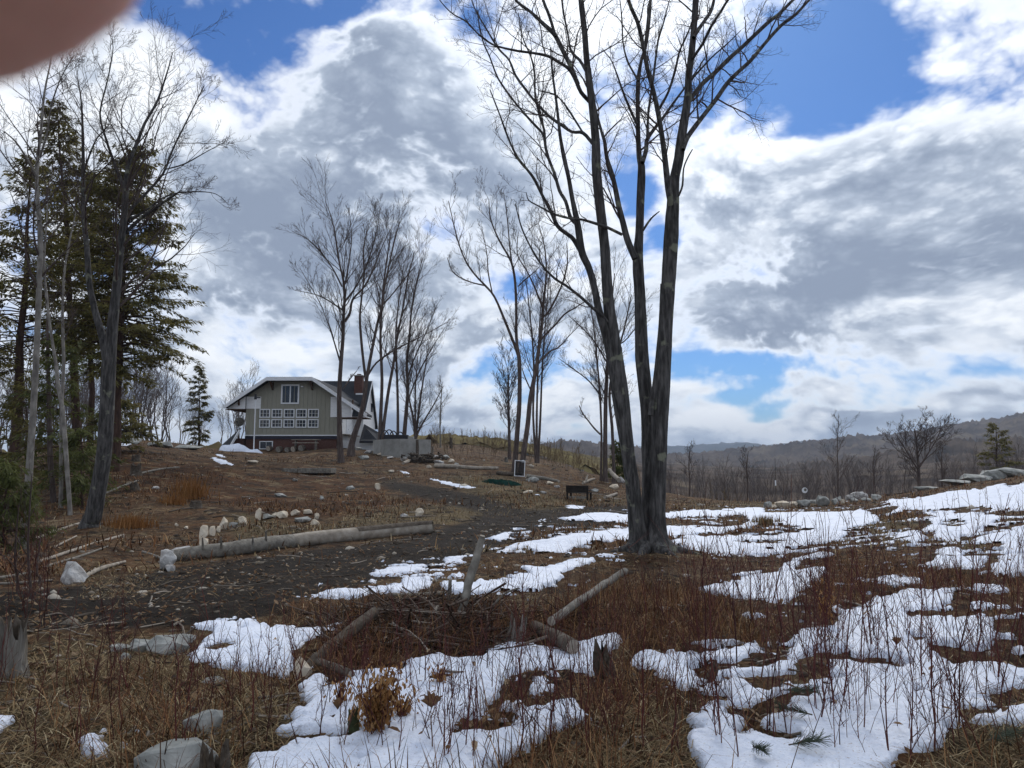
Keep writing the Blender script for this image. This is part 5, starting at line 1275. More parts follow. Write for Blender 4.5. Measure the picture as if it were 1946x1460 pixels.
for i, (px, py, w, h, lab) in enumerate([
  (384, 1046, 22, 26, 'lowest pale stone of the curved row, next to the log'), (386, 1025, 16, 30, 'tall leaning pale stone, second from the log in the curved row'), (401, 1019, 14, 22, 'narrow upright pale stone, third from the log in the curved row'),
  (414, 1012, 12, 12, 'smallest pale stone low in the curved row'), (423, 1006, 18, 25, 'large pointed pale stone in the middle of the curved row'), (442, 1003, 17, 14, 'rounded greyish stone right of the pointed one in the curved row'),
  (460, 999, 19, 18, 'broad pale stone before the gap in the curved row'), (490, 989, 12, 25, 'tall thin pinkish stone standing alone in the curved row'), (506, 987, 22, 11, 'low grey stone right of the thin upright stone'),
  (536, 985, 27, 15, 'wide flat pale stone in the upper run of the row'), (560, 980, 19, 13, 'tan rounded stone in the upper run of the row'), (584, 978, 22, 9, 'low tan stone near the right end of the row'),
  (573, 994, 32, 11, 'flat grey slab lying inside the right end of the row'), (601, 988, 12, 12, 'small tan stone at the right tip of the row'), (597, 1000, 19, 13, 'pale stone below the right tip of the row'),
  (521, 984, 13, 10, 'small tan stone between two wide ones in the upper row')]):
    rock(px, py, w, h, lab, 300 + i, [M_STONE_PALE, M_STONE_PALE, M_STONE_GREY][(i in (5, 8, 12)) * 2], group=R1, rx=(-.25 if h > w else 0))
for i, (px, py, w, h, lab, mt) in enumerate([
  (311, 1084, 42, 36, 'grey and white boulder at the left end of the long log', M_STONE_WHITE), (342, 1060, 46, 22, 'white boulder behind the left end of the long log', M_STONE_WHITE), (321, 1086, 22, 13, 'small white stone below the boulder at the log end', M_STONE_WHITE),
  (134, 1112, 54, 46, 'large white quartz boulder among the poles at the left', M_STONE_WHITE), (796, 983, 19, 17, 'pale cube-shaped stone above the right end of the log', M_STONE_PALE), (768, 985, 15, 9, 'small white stone left of the cube-shaped one', M_STONE_WHITE),
  (532, 946, 26, 9, 'flat grey stone in the brown slope under the raised bed', M_STONE_GREY), (717, 931, 13, 13, 'lone upright pale stone on the slope above the log', M_STONE_PALE), (666, 931, 18, 8, 'low grey stone on the slope right of the raised bed', M_STONE_GREY),
  (574, 1290, 42, 38, 'tan-topped boulder at the foot of the brush pile', M_STONE_PALE), (1032, 938, 16, 6, 'low white stone on the track left of the bench', M_STONE_WHITE), (1003, 938, 20, 7, 'flat pale stone on the track below the screen frame', M_STONE_PALE),
  (350, 1006, 14, 6, 'small pale stone on the slope left of the curved row', M_STONE_PALE), (335, 1000, 10, 6, 'tiny pale stone by the orange grass tuft', M_STONE_PALE), (295, 930, 18, 6, 'flat white stone on the slope right of the dark stump', M_STONE_WHITE),
  (880, 925, 18, 6, 'flat pale stone at the bend of the track', M_STONE_PALE), (743, 898, 14, 5, 'low pale stone on the slope below the tank', M_STONE_PALE), (690, 874, 24, 9, 'grey stone at the foot of the tree before the house', M_STONE_GREY),
  (610, 950, 12, 7, 'small brownish stone on the slope under the raised bed', M_STONE_GREY), (560, 915, 14, 6, 'grey stone just below the raised bed', M_STONE_GREY), (480, 880, 24, 6, 'flat pale stone below the snow heap', M_STONE_PALE)]):
    rock(px, py, w, h, lab, 340 + i, mt, name='boulder' if w > 30 else 'stone', cat='boulder' if w > 30 else 'stone')
R2 = 'stones heaped in a ring at the edge of the clearing'
for i, (px, py, w, h, lab, g) in enumerate([
  (1461, 975, 17, 14, 'rounded grey stone at the left end of the stone ring', 1), (1486, 976, 37, 15, 'broad tan boulder near the left end of the stone ring', 0), (1508, 972, 19, 12, 'tan rounded stone right of the broad tan boulder', 0),
  (1530, 974, 35, 15, 'sloping grey stone in the middle of the stone ring', 1), (1566, 972, 31, 19, 'largest grey block of the stone ring', 1), (1588, 969, 17, 13, 'grey stone right of the largest block', 1), (1470, 962, 22, 7, 'flat stone at the back left of the ring', 0),
  (1595, 955, 15, 9, 'small grey stone on the back of the ring', 1), (1603, 966, 9, 11, 'thin tan stone standing in the ring', 0), (1617, 957, 21, 11, 'white stone left of the tall heap in the ring', 2), (1633, 953, 28, 15, 'topmost white stone of the heap in the ring', 2),
  (1643, 958, 25, 12, 'white stone under the topmost of the heap', 2), (1660, 953, 9, 9, 'small upright white stone right of the heap', 2), (1669, 961, 27, 12, 'grey stone at the right end of the stone ring', 1), (1508, 955, 26, 6, 'low white stone at the back of the ring', 2), (1625, 965, 20, 9, 'dark grey stone at the front of the heap', 1), (1650, 966, 22, 8, 'low grey stone at the front right of the ring', 1)]):
    rock(px, py, w, h, lab, 380 + i, [M_STONE_PALE, M_STONE_GREY, M_STONE_WHITE][g], group=R2, Y=38.5 if py > 960 else 41.5)
rock(1545, 953, 62, 9, 'long squared grey slab lying across the back of the stone ring', 420, M_STONE_GREY, name='stone_slab', Y=42, depth=.25)
for i, (px, py, w, h, lab, Y, dp) in enumerate([
  (1822, 934, 66, 11, 'lowest grey rock of the ledge at the right', 40, .7), (1858, 926, 70, 15, 'long sloping grey rock in the middle of the right ledge', 40.6, .8), (1898, 917, 66, 18, 'grey rock right of the sloping one on the ledge', 41, .8), (1880, 902, 54, 12, 'dark rock on top of the ledge at the right', 42.5, .7),
  (1934, 908, 80, 22, 'pale broad rock cut by the right edge of the picture', 41, .8), (1946, 890, 70, 15, 'highest rock of the ledge at the right edge', 43, .7), (1768, 938, 60, 7, 'thin flat rock ledge on the skyline left of the big ledges', 43, .6),
  (232, 838, 80, 13, 'flat grey rock on top of the knoll', 46, .6), (300, 846, 70, 11, 'grey rock ledge along the right shoulder of the knoll', 47, .5), (355, 853, 70, 10, 'long low rock at the right foot of the knoll', 49, .5)]):
    rock(px, py, w, h, lab, 430 + i, M_STONE_GREY, name='rock_ledge', Y=Y, depth=dp, cat='rock')
for i, (px, py, w, h, lab) in enumerate([
  (222, 1238, 46, 14, 'narrow grey slab of rock left in the foreground outcrop'), (268, 1240, 58, 22, 'rounded grey slab in the foreground outcrop'), (236, 1256, 28, 14, 'small grey slab under the foreground outcrop'), (314, 1246, 84, 36, 'largest grey slab of the foreground outcrop at the left'),
  (336, 1224, 66, 16, 'thin back slab of the foreground outcrop'), (402, 1298, 42, 9, 'small pointed grey stone in the grass left of the snow'), (386, 1394, 80, 42, 'flat grey foreground rock left of the shattered stump'), (322, 1472, 158, 52, 'broad flat grey rock at the bottom edge'), (430, 1300, 10, 6, 'pebble-sized grey stone in the left grass')]):
    rock(px, py, w, h, lab, 450 + i, M_STONE_GREY, name='flat_rock', depth=.6, sink=.32, cat='rock')

# ------------------------------------------------------------------ logs, poles, stumps
def stick(name, label, pts, mat, Y=None, sides=9, cat='log', lift=0.0, group=None, onto=True, wob=.0, caps=True, capmat=None):
    """a trunk or pole seen through pixel points (px, py, width); it lies on the ground unless points give a distance"""
    q = []
    for p in pts:
        if len(p) > 3: v = at(p[0], p[1], p[3])
        else:
            v = on_ground(p[0], p[1], Y)
        r = p[2] * .5 * v.y / F
        if len(p) <= 3: v = Vector((v.x, v.y, v.z + r * .75 + lift))
        q.append([v.x, v.y, v.z, r])
    base = Vector(q[0][:3]); root = empty(name, base, label=label, cat=cat, group=group)
    s = spline(q, 4); T = Tubes(); T.add([tuple(a[:3]) for a in s], [a[3] for a in s], sides)
    V, Fq = T.data(); V -= np.array(base)
    i = np.arange(len(V)); V += (np.repeat(np.array([a[3] for a in s]), sides) * np.array([.10 * vnoise(i * .7 + 9 * c, i * .13, 93) + .16 * vnoise(i / sides * .8 + 5 * c, np.full(len(i), c * 3.3 + len(i) % 17), 94) for c in range(3)])).T
    add('shaft', np_mesh('shaft', V, Fq), mat, root)
    if caps:
        for e, ring in ((0, 0), (1, len(s) - 1)):
            ringv = V[ring * sides:(ring + 1) * sides]; c = ringv.mean(0)
            VV = np.vstack([ringv, c]); FF = np.array([(k, (k + 1) % sides, sides) for k in range(sides)])
            add('cut_end', np_mesh('cut_end', VV, [FF], smooth=False), capmat or M_PALEWOOD, root)
    return root
# the long log: barked on the left, stripped on the right
lg = stick('log', 'long fallen log with peeling bark beside the muddy track', [(332,1066,26),(400,1059,27),(480,1049,28),(556,1040,28)], M_GREYWOOD, sides=14)
T = Tubes(); q = []
for px, py, w in [(556,1040,27),(600,1034,27),(700,1024,26),(780,1016,25),(823,1012,24)]:
    v = on_ground(px, py); r = w * .5 * v.y / F; q.append([v.x, v.y, v.z + r * .75, r])
s = spline(q, 4); T.add([tuple(a[:3]) for a in s], [a[3] for a in s], 14); T.obj('stripped_wood', M_PALEWOOD, lg, origin=lg.location)
lg.children[-1]['label'] = 'pale stripped half of the log'
T = Tubes(); s2 = [[a[0], a[1] - .006, a[2] + .012, a[3] * .985] for a in s[int(len(s) * .45):]]; T.add([tuple(a[:3]) for a in s2], [a[3] * 1.0 for a in s2], 14)
V, Fq = T.data(); Fq = [f[[V[f[k], 2].mean() > 0 - 99 and (V[f[k], 2].mean() - np.interp(V[f[k], 0].mean(), [a[0] for a in s2], [a[2] for a in s2])) > .35 * s2[0][3] for k in range(len(f))]] for f in Fq]
add('bark_strip', np_mesh('bark_strip', V - np.array(lg.location), Fq), M_BROWNWOOD, lg)
for px, py in ((455, 1046), (505, 1038), (420, 1052), (385, 1054), (480, 1056)):
    v = on_ground(px, py + 8); MB().cyl(v + Vector((0, 0, .18)) - lg.location, v + Vector((.03, -.12, .42)) - lg.location, .03, .012, 6).obj('branch_stub', M_GREYWOOD, lg)
stick('log', 'long pale barkless log lying below the concrete tank', [(826,889,9),(860,890,8),(905,892,7),(946,893,6)], M_PALEWOOD, sides=9)
stick('log', 'dark log lying left of the white screen frame', [(945,902,8),(975,905,8),(992,906,8)], M_BROWNWOOD)
stick('log', 'grey log running right from the white screen frame', [(1000,908,8),(1030,912,7),(1062,918,6)], M_GREYWOOD)
stick('log', 'pale short log leaning in a V above the bench', [(1108,920,5),(1122,915,5),(1130,912,4)], M_PALEWOOD)
stick('log', 'second pale stick of the V above the bench', [(1110,921,4,44),(1114,912,4,44.2),(1117,903,3,44.4)], M_PALEWOOD)
stick('log', 'white weathered log jutting by the foot of the trunk clump', [(1158,893,7,48),(1166,903,8,47),(1176,912,8,46)], M_PALEWOOD)
stick('log', 'pale squared timber lying in the grass right of the bench', [(1150,948,6),(1160,945,6),(1172,941,5)], M_PALEWOOD)
stick('log', 'split pale log at the left of the root heap below the tank', [(766,883,6),(780,878,7),(793,873,6)], M_PALEWOOD)
for i, (pts, lab, mt) in enumerate([
  ([(62,1028,5),(110,1010,5),(160,994,4)], 'pale fallen pole highest of those at the left', M_PALEWOOD), ([(102,1042,4),(145,1020,3)], 'short pale pole at the foot of the dark forked tree', M_PALEWOOD),
  ([(74,1070,6),(150,1045,6),(236,1019,5)], 'longest pale pole lying across the slope at the left', M_PALEWOOD), ([(88,1079,5),(150,1060,5),(205,1040,3)], 'grey pole lying just under the longest pale pole', M_GREYWOOD),
  ([(160,1100,9),(190,1085,8),(237,1071,5)], 'thick pale branch right of the quartz boulder', M_PALEWOOD), ([(-10,1102,6),(30,1096,6),(70,1088,4)], 'grey pole cut by the left edge above the stump', M_GREYWOOD), ([(-10,1112,5),(40,1110,5),(100,1105,4)], 'lower grey pole cut by the left edge', M_GREYWOOD),
  ([(252,905,4),(300,894,4),(340,890,3)], 'thin pale pole on the knoll right of the dark stump', M_GREYWOOD), ([(200,940,4),(235,925,4),(262,915,3)], 'thin pole left of the dark stump on the knoll', M_GREYWOOD), ([(330,1192,5),(338,1187,5),(347,1182,4)], 'short white stick at the edge of the mud', M_PALEWOOD),
  ([(405,1400,5),(432,1392,5),(478,1372,4)], 'pale stick by the flat foreground rock', M_GREYWOOD), ([(378,1382,4),(400,1370,4),(425,1352,3)], 'thin stick pointing up from the flat foreground rock', M_GREYWOOD),
  ([(270,1050,4),(298,1060,5),(318,1072,4)], 'grey branch pointing at the boulders of the log end', M_GREYWOOD)]):
    stick('fallen_pole', lab, pts, mt, cat='pole', group='fallen poles and branches')

# brush pile in the middle ground
stick('standing_snag', 'weathered grey pole standing slanted out of the brush pile', [(866,1200,17,7.6),(880,1150,16,7.7),(893,1100,16,7.8),(905,1060,15,7.9),(914,1030,13,8.0),(917,1018,10,8.0)], M_GREYWOOD, cat='snag')
stick('log', 'dark log leaning up into the left of the brush pile', [(588,1268,24,6.05),(620,1238,24,6.25),(665,1200,22,6.6),(712,1164,19,7.0)], M_BROWNWOOD)
stick('log', 'grey log slanting down from the big tree into the brush', [(1188,1112,13),(1150,1140,14),(1100,1178,15),(1048,1218,16)], M_GREYWOOD, lift=.14)
stick('log', 'rotten brown log lying under the slanting grey log', [(1014,1208,20),(1050,1230,26),(1090,1254,28)], M_BROWNWOOD, lift=.05)
stick('log', 'short brown log beside the tan-topped boulder', [(604,1274,14),(632,1284,15),(668,1300,14)], M_BROWNWOOD, lift=.04)
stick('snag', 'short broken post in the back of the brush pile', [(852,1152,8,8.2),(854,1125,8,8.2),(856,1102,6,8.2)], M_GREYWOOD, cat='snag')
stick('branch', 'pale crooked branch lying low in the brush pile', [(745,1184,5,6.9),(775,1206,7,6.8),(806,1222,9,6.7),(812,1232,6,6.7)], M_GREYWOOD, cat='branch')
stick('branch', 'thin pale branch arching right of the snag', [(935,1152,4,7.8),(960,1128,4,7.9),(985,1118,3,8.0)], M_GREYWOOD, cat='branch')
stick('branch', 'pale branch lying flat along the back of the brush pile', [(735,1134,7),(790,1134,8),(850,1130,6)], M_GREYWOOD, cat='branch')
stick('branch', 'white upright splinter left of the broken post', [(812,1196,6,7.2),(820,1172,6,7.3),(832,1152,5,7.4)], M_PALEWOOD, cat='branch')
def stump(px, py, w, h, label, seed, mat=M_STUMP, n=16, jag=.5, name='stump', Y=None, lean=0.0, fl=1.35):
    """splintered stump: a ring of uneven shards round a hollow"""
    rng = random.Random(seed); b = on_ground(px, py, Y); k = b.y / F; r, hh = w * k / 2, h * k
    root = empty(name, b, label=label, cat='stump')
    V, Fc = [], []; lv = 7
    tops = [1 - jag * rng.random() ** 1.4 for _ in range(n)]
    for l in range(lv):
        t = l / (lv - 1)
        for i in range(n):
            a = 2 * pi * i / n; rr = r * (fl - (fl - 1) * min(1, t * 2.2)) * (1 + .12 * rng.uniform(-1, 1)) * (1 - .12 * t)
            V.append((rr * cos(a) + lean * hh * t, rr * sin(a), -.12 + (hh * tops[i] + .12) * t))
    for l in range(lv - 1):
        for i in range(n): Fc.append((l * n + i, l * n + (i + 1) % n, (l + 1) * n + (i + 1) % n, (l + 1) * n + i))
    add('shell', np_mesh('shell', V, [np.array(Fc)], smooth=False), mat, root)
    V2 = [(v[0] * .78 + .22 * lean * hh, v[1] * .78, v[2] - .02) for v in V[(lv - 1) * n:]] + [(v[0] * .7, v[1] * .7, hh * .25) for v in V[n * 2:n * 3]]
    F2 = [(i, (i + 1) % n, n + (i + 1) % n, n + i) for i in range(n)]; top = V[(lv - 1) * n:]
    V2 += top; F2 += [(2 * n + i, 2 * n + (i + 1) % n, (i + 1) % n, i) for i in range(n)]
    add('heartwood', np_mesh('heartwood', V2, [np.array(F2)], smooth=False), M_BROWNWOOD, root)
    V3, F3 = [], []
    cap = [(v[0] * .7, v[1] * .7, hh * .26) for v in V[n * 2:n * 3]]
    add('rotten_core', np_mesh('rotten_core', cap + [(0, 0, hh * .3)], [np.array([(i, (i + 1) % n, n) for i in range(n)])], smooth=False), M_BROWNWOOD, root)
    return root
stump(18, 1288, 52, 114, 'tall weathered grey stump cut by the left edge', 501, jag=.42, n=34)
stump(972, 1226, 34, 58, 'broken pale stump inside the brush pile', 502, M_STUMP, jag=.8, lean=.25, n=26)
stump(1166, 1292, 30, 70, 'shattered dark grey stump right of the brush pile', 503, M_BROWNWOOD, jag=.92, lean=-.35, n=26)
stump(408, 1490, 58, 76, 'shattered dark stump at the bottom edge', 504, M_BROWNWOOD, jag=.9, n=26)
stump(258, 905, 20, 26, 'dark burnt stump with a pale split on the knoll', 505, M_BROWNWOOD, jag=.4)
stump(258, 876, 16, 12, 'low dark stump on the upper knoll', 506, M_BROWNWOOD, jag=.4)
stump(260, 932, 18, 16, 'dark stump lowest on the knoll', 507, M_BROWNWOOD, jag=.4, lean=-.4)
stump(372, 966, 24, 14, 'flat dark stump above the curved row of stones', 508, M_BROWNWOOD, jag=.25)
stump(1337, 1302, 14, 44, 'small twisted dark root stub in the right snow', 509, M_BROWNWOOD, jag=.6, lean=.5)
stump(672, 1392, 22, 46, 'narrow mossy green stub under the tan-leaved sapling', 510, m_noise('moss', [(0.3, (.030, .036, .016)), (0.7, (.075, .085, .040))], scale=14, bump=.8), jag=.3)
stump(1104, 893, 12, 9, 'low pale stump on the crest left of the trunk clump', 511, jag=.4)
stump(962, 878, 7, 10, 'small grey stump on the crest', 512, jag=.4)

# root heap and rubble below the tank
b = on_ground(800, 880); hp = empty('root_heap', b, label='tangled dark root heap below the concrete tank', cat='root heap')
T = Tubes(); rng = random.Random(9)
for i in range(46):
    a = rng.uniform(0, 2 * pi); p = (rng.gauss(0, .7), rng.gauss(0, .3), rng.uniform(0, .6)); L = rng.uniform(.25, .75); el = rng.uniform(-.6, .6)
    d = (cos(a) * cos(el), sin(a) * cos(el) * .5, sin(el)); T.add([tuple(p[c] + d[c] * L * s / 3 + rng.gauss(0, .06) for c in range(3)) for s in range(4)], [.10, .08, .05, .015], 5)
T.obj('roots', M_BROWNWOOD, hp)
add('soil_clod', rock_mesh('soil_clod', 1.0, .5, .5, 77), M_BROWNWOOD, hp, loc=(.1, .1, .15))
for i, (px, py, w, h) in enumerate([(768, 876, 14, 8), (778, 868, 12, 9), (787, 862, 12, 8), (835, 882, 26, 9), (845, 874, 20, 10), (857, 880, 16, 8), (826, 872, 16, 9), (866, 886, 14, 6), (815, 890, 14, 7), (700, 862, 18, 7), (680, 856, 16, 8), (724, 866, 20, 6), (742, 872, 18, 5), (1012, 916, 30, 10), (1045, 922, 16, 7), (1060, 928, 14, 6), (1130, 935, 18, 6), (1168, 930, 22, 10), (1180, 918, 18, 12), (1150, 915, 14, 7)]):
    lab = ['pale rubble stone beside the root heap', 'grey rubble stone at the left foot of the root heap', 'stone on the upper left of the root heap', 'broad pale rubble slab right of the root heap', 'tallest pale rubble stone right of the root heap', 'rubble stone at the right end of the heap below the tank', 'rubble stone behind the root heap', 'small rubble stone above the long pale log', 'rubble stone under the root heap',
           'pale rubble at the foot of the leaning tree', 'rubble stone by the white porch wall', 'flat rubble stone left under the tank', 'flat rubble stone under the tank corner', 'large pale rock right of the white screen frame', 'grey rock on the bank right of the screen frame', 'small rock at the bank above the bench', 'low rock above the right end of the bench', 'pale rock on the bank near the big tree', 'upright pale rock under the trunk clump', 'rock on the bank above the bench'][i]
    rock(px, py, w, h, lab, 600 + i, [M_STONE_WHITE, M_STONE_GREY, M_STONE_PALE][i % 3])
b = on_ground(816, 866); pl = empty('pallet_stack', b, label='small stack of grey planks above the root heap', cat='planks')
for j in range(5): MB().box((.02 * (j % 2), 0, .08 + j * .15), (.66, .5, .055)).obj('plank', M_GREYWOOD, pl, .008)
for sx in (-.25, .25): MB().box((sx, 0, .34), (.08, .44, .72)).obj('bearer', M_GREYWOOD, pl)
stick('fence_post', 'short dark post on the crest right of the tank', [(857,852,6,62),(857,842,6,62),(857,832,5,62)], M_BROWNWOOD, cat='post')
stick('fence_post', 'dark post standing against the concrete tank', [(793,868,6,57),(793,852,6,57),(793,836,5,57)], M_BROWNWOOD, cat='post')

# raised bed
b = on_ground(588, 894, 41); rb = empty('raised_bed', b, label='long raised garden bed edged with grey boards below the house', cat='garden bed')
w = 90 * 41 / F / 2
rb.rotation_euler = (0, 0, -.03)
for (cx, cy, dx, dy, nm) in ((0, -.6, 2 * w, .06, 'board'), (0, .6, 2 * w, .06, 'board'), (-w, 0, .06, 1.14, 'end_board'), (w, 0, .06, 1.14, 'end_board')): MB().box((cx, cy, .08), (dx, dy, .26)).obj(nm, M_GREYWOOD, rb, .01)
MB().box((0, 0, .0), (2 * w - .08, 1.1, .24)).obj('soil', m_flat('black_soil', (.018, .014, .011), rough=1.0, vary=.4, scale=12), rb)

# white frame with dark screen leaning on the trunk
b = on_ground(987, 919, 43.5); fr = empty('screen_frame', b, rz=.12, label='white framed dark screen leaning against the bare trunks', cat='screen')
k = 43.5 / F; fw, fh = 20 * k, 31 * k
fr.rotation_euler = (-.12, .06, .1)
for cx, cz, dx, dz in ((0, .03, fw, .038), (0, fh - .03, fw, .038), (-fw / 2 + .02, fh / 2, .038, fh - .10), (fw / 2 - .02, fh / 2, .038, fh - .10)): MB().box((cx, 0, cz), (dx, .05, dz)).obj('frame_bar', M_WHITE, fr)
M_MESH = bpy.data.materials.new('insect_screen'); _st, _sn, _sl, _sp2 = nt(M_MESH); _sp2.inputs['Base Color'].default_value = (.03, .03, .03, 1); _sp2.inputs['Roughness'].default_value = 1.0; _sp2.inputs['Specular IOR Level'].default_value = 0.0
_tb = _sn.new('ShaderNodeBsdfTransparent'); _ms = _sn.new('ShaderNodeMixShader'); _ms.inputs[0].default_value = .55; _sl.new(_sp2.outputs[0], _ms.inputs[1]); _sl.new(_tb.outputs[0], _ms.inputs[2]); _sl.new(_ms.outputs[0], _sn['Material Output'].inputs['Surface'])
MB().box((0, .01, fh / 2), (fw - .07, .006, fh - .08)).obj('screen', M_MESH, fr)
v = at(994, 877, 44.3); ds = empty('trunk_marker', v, label='small white disc nailed to the trunk above the screen frame', cat='marker')
MB().cyl((0, -.02, 0), (0, .02, 0), .085, .085, 14).obj('disc', M_WHITE, ds); MB().cyl((0, -.026, 0), (0, -.021, 0), .03, .03, 10).obj('centre', M_GREYWOOD, ds)
# dark green tarp heap
b = on_ground(953, 920); V = []
for j in range(12):
    for i in range(30):
        u, w_ = i / 29 * 2 - 1, j / 11 * 2 - 1; e = max(0, 1 - u * u - w_ * w_); x, y = b.x + u * 1.05, b.y + w_ * .5
        V.append((u * 1.05, w_ * .5, gz(x, y) - b.z - .03 + e ** .5 * (.22 + .12 * float(fbm(u * 5, w_ * 4, 3, 44)))))
add('tarp', np_mesh('tarp', V, [grid_faces(12, 30)], smooth=False), m_flat('dark_green_tarp', (.010, .030, .024), rough=1.0, spec=0.0, vary=.4, scale=6), loc=b, label='crumpled dark green tarp heaped left of the screen frame', cat='tarp')

# bench seen from behind
M_DARKWOOD = m_noise('dark_stained_wood', [(0.3, (.012, .010, .009)), (0.7, (.032, .026, .022))], scale=9, bump=.3)
b = on_ground(1100, 950); k = b.y / F; L = 42 * k
be = empty('bench', b, rz=-.42, label='dark wooden bench with slatted back facing the valley', cat='bench')
hb = 26 * k * 1.0
for j, z in enumerate((.48, .60, .72)): MB().box((0, -.22, hb * z / .72 * .95), (L * 1.05, .035, .10)).obj('back_slat', M_DARKWOOD, be, .008)
for j, y in enumerate((-.12, .02, .16, .28)): MB().box((0, y, hb * .50), (L * 1.03, .115, .035)).obj('seat_slat', M_DARKWOOD, be, .008)
for sx in (-1, 1):
    MB().box((sx * L * .47, -.2, hb * .48), (.07, .07, hb * 1.0)).obj('leg', M_DARKWOOD, be); MB().box((sx * L * .47, .28, hb * .24), (.07, .07, hb * .5)).obj('leg', M_DARKWOOD, be)
    MB().box((sx * L * .47, .04, hb * .68), (.08, .5, .04)).obj('armrest', M_DARKWOOD, be)
MB().box((0, -.18, hb * .18), (L * .94, .05, .09)).obj('stretcher', M_GREYWOOD, be)
# round sign on a post behind the stone ring
b = on_ground(1530, 958, 44); z = at(1530, 932, 44).z - b.z
sg = empty('round_sign', b, label='small round white sign on a thin post behind the stone ring', cat='sign')
MB().cyl((0, 0, -.2), (0, 0, z), .02, .02, 8).obj('post', M_GREYWOOD, sg)
MB().cyl((0, -.03, z), (0, -.012, z), .165, .165, 24).obj('plate', M_WHITE, sg); MB().cyl((.03, -.036, z + .03), (.03, -.031, z + .03), .085, .085, 20).obj('dark_centre', M_GREYWOOD, sg)
b = on_ground(1475, 962, 42); z0 = at(1475, 872, 42).z - b.z
st = empty('marker_stake', b, label='tall thin stake with a white tag left of the round sign', cat='stake')
MB().cyl((0, 0, -.2), (.03, 0, z0), .02, .012, 6).obj('stake', M_BROWNWOOD, st); MB().box((.0, -.03, at(1474, 918, 42).z - b.z), (.07, .02, .30)).obj('tag', M_WHITE, st)
# far barns
for i, (px, py, w, h, lab) in enumerate([(1903, 829, 18, 5, 'long white barn on the far hilltop field'), (1795, 823, 6, 3, 'tiny pale shed left on the far hilltop field')]):
    v = at(px, py, 1075); k = 1075 / F; bn = empty('barn', v, label=lab, cat='barn')
    MB().box((0, 0, h * k * .2), (w * k, 10, h * k)).obj('wall', M_WHITE, bn)
    MB().poly_prism([(-w * k / 2 - .5, -6, h * k * .7), (-w * k / 2 - .5, 6, h * k * .7), (-w * k / 2 - .5, 0, h * k * 1.25)], (w * k + 1, 0, 0)).obj('roof', M_WSIDE, bn)

# ------------------------------------------------------------------ ground cover nobody could count
def island_mat(name, stops, rough=.85, trans=0.0):
    m = bpy.data.materials.new(name); t, N, L, P = nt(m)
    g = N.new('ShaderNodeNewGeometry'); r = ramp(N, stops); L.new(g.outputs['Random Per Island'], r.inputs[0]); L.new(r.outputs[0], P.inputs['Base Color'])
    P.inputs['Roughness'].default_value = rough; P.inputs['Specular IOR Level'].default_value = .15
    return m
M_BLADE = island_mat('dead_grass', [(0.0, (0.047, 0.030, 0.016)), (0.3, (0.115, 0.074, 0.038)), (0.6, (0.196, 0.135, 0.068)), (0.85, (0.297, 0.223, 0.115)), (1.0, (0.446, 0.365, 0.230))])
M_BRUSHB = island_mat('dead_brush', [(0.0, (0.0300, 0.0156, 0.0084)), (0.4, (0.1024, 0.0449, 0.0205)), (0.75, (0.1795, 0.0817, 0.0343)), (1.0, (0.3357, 0.2006, 0.0928))])
M_LEAF = island_mat('dead_leaves', [(0.0, (0.057, 0.030, 0.016)), (0.4, (0.132, 0.071, 0.037)), (0.75, (0.230, 0.144, 0.078)), (1.0, (0.391, 0.287, 0.184))])
M_LITTERSTICK = island_mat('dead_sticks', [(0.0, (0.0408, 0.0306, 0.0247)), (0.5, (0.1224, 0.1020, 0.0816)), (1.0, (0.3366, 0.2958, 0.2448))])
M_REDSTEM = island_mat('red_brown_stems', [(0.0, (0.0323, 0.0122, 0.0107)), (0.5, (0.0822, 0.0246, 0.0217)), (0.85, (0.1282, 0.0360, 0.0302)), (1.0, (0.1462, 0.0886, 0.0555))], rough=.6)
M_TANLEAF = island_mat('tan_beech_leaves', [(0.0, (0.1779, 0.0835, 0.0287)), (0.5, (0.3258, 0.1659, 0.0593)), (1.0, (0.5312, 0.3333, 0.1506))], rough=.6)

for _m_ in (M_TANLEAF, M_LEAF):
    _N2, _L2 = _m_.node_tree.nodes, _m_.node_tree.links; _tr = _N2.new('ShaderNodeBsdfTranslucent'); _mx = _N2.new('ShaderNodeMixShader'); _mx.inputs[0].default_value = .4
    _L2.new(_N2['Principled BSDF'].inputs['Base Color'].links[0].from_socket, _tr.inputs[0]); _L2.new(_N2['Principled BSDF'].outputs[0], _mx.inputs[1]); _L2.new(_tr.outputs[0], _mx.inputs[2]); _L2.new(_mx.outputs[0], _N2['Material Output'].inputs['Surface'])
RS = np.random.RandomState(42)
def scatter(n, r0, r1, a0=-52, a1=52):
    a = np.radians(RS.uniform(a0, a1, n)); r = np.exp(RS.uniform(log(r0), log(r1), n))
    return r * np.sin(a), r * np.cos(a)
def cover(x, y):
    px, py = proj(x, y, soft_z(x, y))
    return lookup(SNOW_F, px, py), lookup(MUD_F, px, py), lookup(GRASS_F, px, py), lookup(BRUSH_F, px, py)

